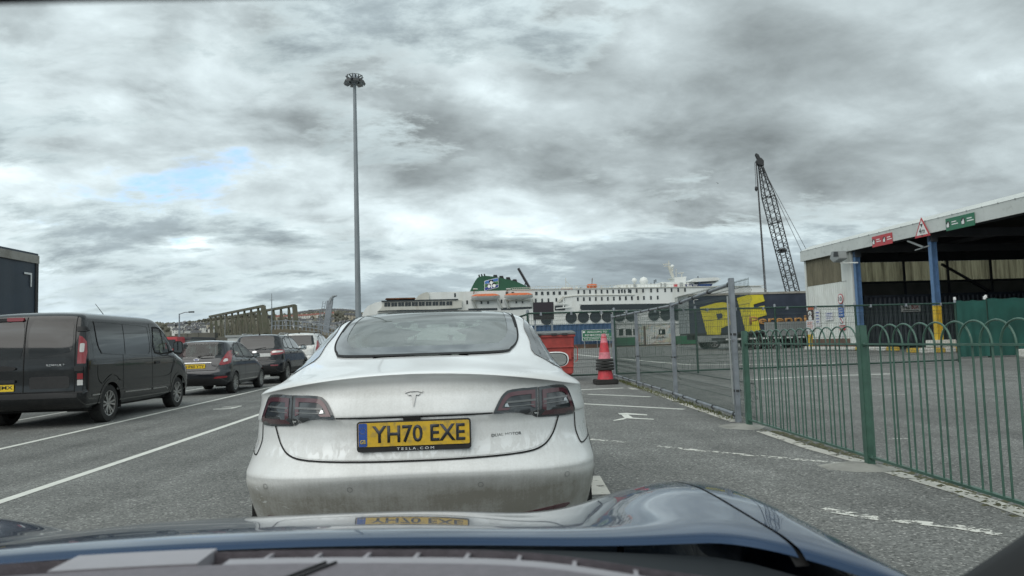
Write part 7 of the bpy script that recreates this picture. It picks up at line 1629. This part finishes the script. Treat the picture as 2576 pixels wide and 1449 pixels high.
# ------------------------------------------------------------------ the car the picture is taken from
def own_car():
    x0 = -.37; t = thing('blue_car', 'glossy blue car bonnet and dashboard the view looks over', 'car', (x0, 1.2, 0)); O = Vector((x0, 1.2, 0))
    prof = [(1.0845, .9215), (1.10, .9295), (1.13, .931), (1.3, .909), (1.45, .884), (1.6, .8545), (1.8, .807), (2.0, .738), (2.12, .668), (2.2, .57), (2.22, .45)]
    ya = np.array([p[0] for p in prof]); za = np.array([p[1] for p in prof])
    D = pchip(np.stack([ya, za], 1), 6); ys, zs = D[:, 0], D[:, 1]
    def z_at(u, i):
        y, zb_ = ys[i], zs[i]; a = abs(u); k = min(1, max(0, (y-1.06)/.40)); k = k*k*(3-2*k)
        crest = (.016+.036*k)*math.exp(-((a-.775)/(.17 if a < .775 else .3))**2); nose = 1-max(0, (y-1.9)/.32)
        ctr = -.012*(1-math.exp(-(a/.5)**4))*0; scoop = -.012*math.exp(-((a-.50)/.16)**2)*k
        drop = 0
        if a > .81: q = min(1, (a-.81)/.205); drop = .42*(1-math.sqrt(max(0, 1-q*q)))
        return zb_+crest*max(.2, nose)+scoop-drop-.02*a*a
    def back(u):
        a = abs(u); r = .09*(a/.67)**2+(.145*((a-.67)/.13)**2 if a > .67 else 0); return min(r, .42)
    def yshift(u, y): return y-.16*(abs(u)/.97)**3*max(0, (y-1.3)/.9)-back(u)*max(0, 1-(y-1.06)/.46)
    def sheet(us, name, m, parent=t):
        v = [(u, yshift(u, ys[i])-1.2, z_at(u, i)) for i in range(len(ys)) for u in us]; n = len(us)
        return MB().add(v, [(i*n+j, i*n+j+1, (i+1)*n+j+1, (i+1)*n+j) for i in range(len(ys)-1) for j in range(n-1)]).build(name, m, parent, smooth=50)
    sheet(list(np.linspace(-.7605, .7605, 110)), 'bonnet', 'car_blue')
    side = list(np.linspace(.7655, 1.0145, 54))+[1.015]
    sheet(side, 'front_wing', 'car_blue'); sheet([-u for u in reversed(side)], 'front_wing', 'car_blue')
    n = len(ys)
    for s_ in (-1, 1):
        v = [(s_*.763+dx, yshift(.763, ys[i])-1.2, z_at(.763, i)-.009) for i in range(n) for dx in (-.009, .009)]
        MB().add(v, [(2*i, 2*i+1, 2*i+3, 2*i+2) for i in range(n-1)]).build('shut_line', 'gap', t)
    # scuttle between bonnet and glass
    m = MB(); us = np.linspace(-.80, .80, 41); v = []
    for u in us:
        ed = -back(u)
        v += [(u, 1.083+ed-1.2, .917-.02*u*u), (u, 1.0+ed-1.2, .895-.02*u*u), (u, .86+ed*.8-1.2, .90-.02*u*u), (u, .72+ed*.5-1.2, .92)]
    m.add(v, [(4*i+j, 4*i+j+1, 4*i+j+5, 4*i+j+4) for i in range(40) for j in range(3)]); m.build('scuttle_panel', 'cowl', t, smooth=50)
    MB().tube([(.10, .86-1.2, .925), (.35, .87-1.2, .93), (.72, .80-1.2, .925)], .009, 6).build('wiper_arm', 'gap', t)
    # dashboard: front edge curves back towards the driver's side
    edge = smooth_poly([(-.55, .70), (-.32, .755), (-.12, .79), (.10, .80), (.28, .78), (.42, .745), (.54, .665), (.70, .56), (.95, .40)], 8, False)   # u, y
    zt = .996
    def band(name, m, d0, d1, zz0, zz1, s0, s1, th=.03, bev=0):
        e = [p for p in edge if s0 <= p[0] <= s1]; v = []
        for u, y in e: v += [(u, y-d0-1.2, zz0), (u, y-d1-1.2, zz1), (u, y-d1-1.2, zz1-th), (u, y-d0-1.2, zz0-th)]
        k = len(e); f = [(4*i+j, 4*i+(j+1) % 4, 4*i+4+(j+1) % 4, 4*i+4+j) for i in range(k-1) for j in range(4)]+[(0, 1, 2, 3), (4*k-1, 4*k-2, 4*k-3, 4*k-4)]
        return MB().add(v, f).build(name, m, t, smooth=40)
    band('dashboard_lip', 'dash', .0, .012, zt-.004, zt, -.9, 1, .05); band('vent_slot', 'dash_black', .012, .040, zt-.03, zt-.03, -.9, 1, .02)
    band('dashboard_edge', 'dash_smooth', .040, .062, zt, zt+.001, .12, 1, .05); band('dashboard_top', 'dash', .062, .42, zt+.001, zt+.018, -.9, 1, .05)
    band('dashboard_pad', 'dash_smooth', .004, .060, zt+.0015, zt+.0025, -.05, .115, .012)
    for k in range(9):
        u = .16+k*.050; y = np.interp(u, [p[0] for p in edge], [p[1] for p in edge]); MB().bar((u, y-.010-1.2, zt-.012), (u-.006, y-.044-1.2, zt-.012), .004, .018).build('vent_fin', 'dash_smooth', t)
    for u in (.225, .235): y = float(np.interp(u, [p[0] for p in edge], [p[1] for p in edge])); MB().bar((u, y-.064-1.2, zt+.0025), (u-.09, y-.25-1.2, zt+.0115), .002, .002).build('panel_seam', 'dash_black', t)
    MB().bar((.03, .68-1.2, zt+.003), (-.25, .50-1.2, zt+.01), .003, .003).build('panel_seam', 'dash_black', t)
    # roof header and right windscreen pillar
    h0, h1 = at(0, 34, .30), at(1300, 3, .30); sl = (h1.z-h0.z)/(h1.x-h0.x); hz = lambda u: h0.z+sl*(u+x0-h0.x)
    v = [(u, y-1.2, hz(u)+dz) for u in (-.78, .97) for y, dz in ((.30, 0), (.27, .004), (.05, .015), (.05, .09), (.31, .06))]
    MB().add(v, [(0, 1, 6, 5), (1, 2, 7, 6), (2, 3, 8, 7), (3, 4, 9, 8), (4, 0, 5, 9), (0, 4, 3, 2, 1), (5, 6, 7, 8, 9)]).build('roof_header', 'dash_black', t, bevel=.006)
    MB().box(-.76, .76, -1.7-1.2, .06-1.2, 1.37, 1.42).build('roof', 'dash_black', t); MB().box(-.74, .74, -1.75-1.2, -1.7-1.2, .55, 1.40).build('cabin_rear_wall', 'dash_black', t)
    for s_ in (-1, 1): MB().box(s_*.84-.04, s_*.84+.04, -1.7-1.2, .5-1.2, .3, .98).build('door', 'dash_black', t); MB().box(s_*.80-.03, s_*.80+.03, -1.0-1.2, -.6-1.2, .98, 1.38).build('door_pillar', 'dash_black', t)
    for x in (-.37, .37): MB().box(x-.24, x+.24, -.55-1.2, -.38-1.2, .5, 1.15).build('front_seat', 'seat', t, bevel=.05)
    MB().tube([(.835, .655-1.2, .917), (.90, .64-1.2, .966), (.995, .61-1.2, 1.046), (1.09, .54-1.2, 1.19), (1.13, .42-1.2, 1.36)], [.062, .060, .056, .05, .05], 16).build('windscreen_pillar', 'dash_black', t, smooth=60)
    MB().tube([(-1.15, .8-1.2, .93), (-1.05, .62-1.2, 1.1), (-.9, .45-1.2, 1.36)], .05, 12).build('windscreen_pillar', 'dash_black', t, smooth=60)
    # the rest of the body, below and behind the view
    MB().box(-.85, .85, -1.9, .80, .25, .55).build('underbody', 'gap', t)
    for s_ in (-1, 1):
        for y in (.45,): wheel(t, s_*.80, y, .34, .24, s_, (5, True))
own_car()
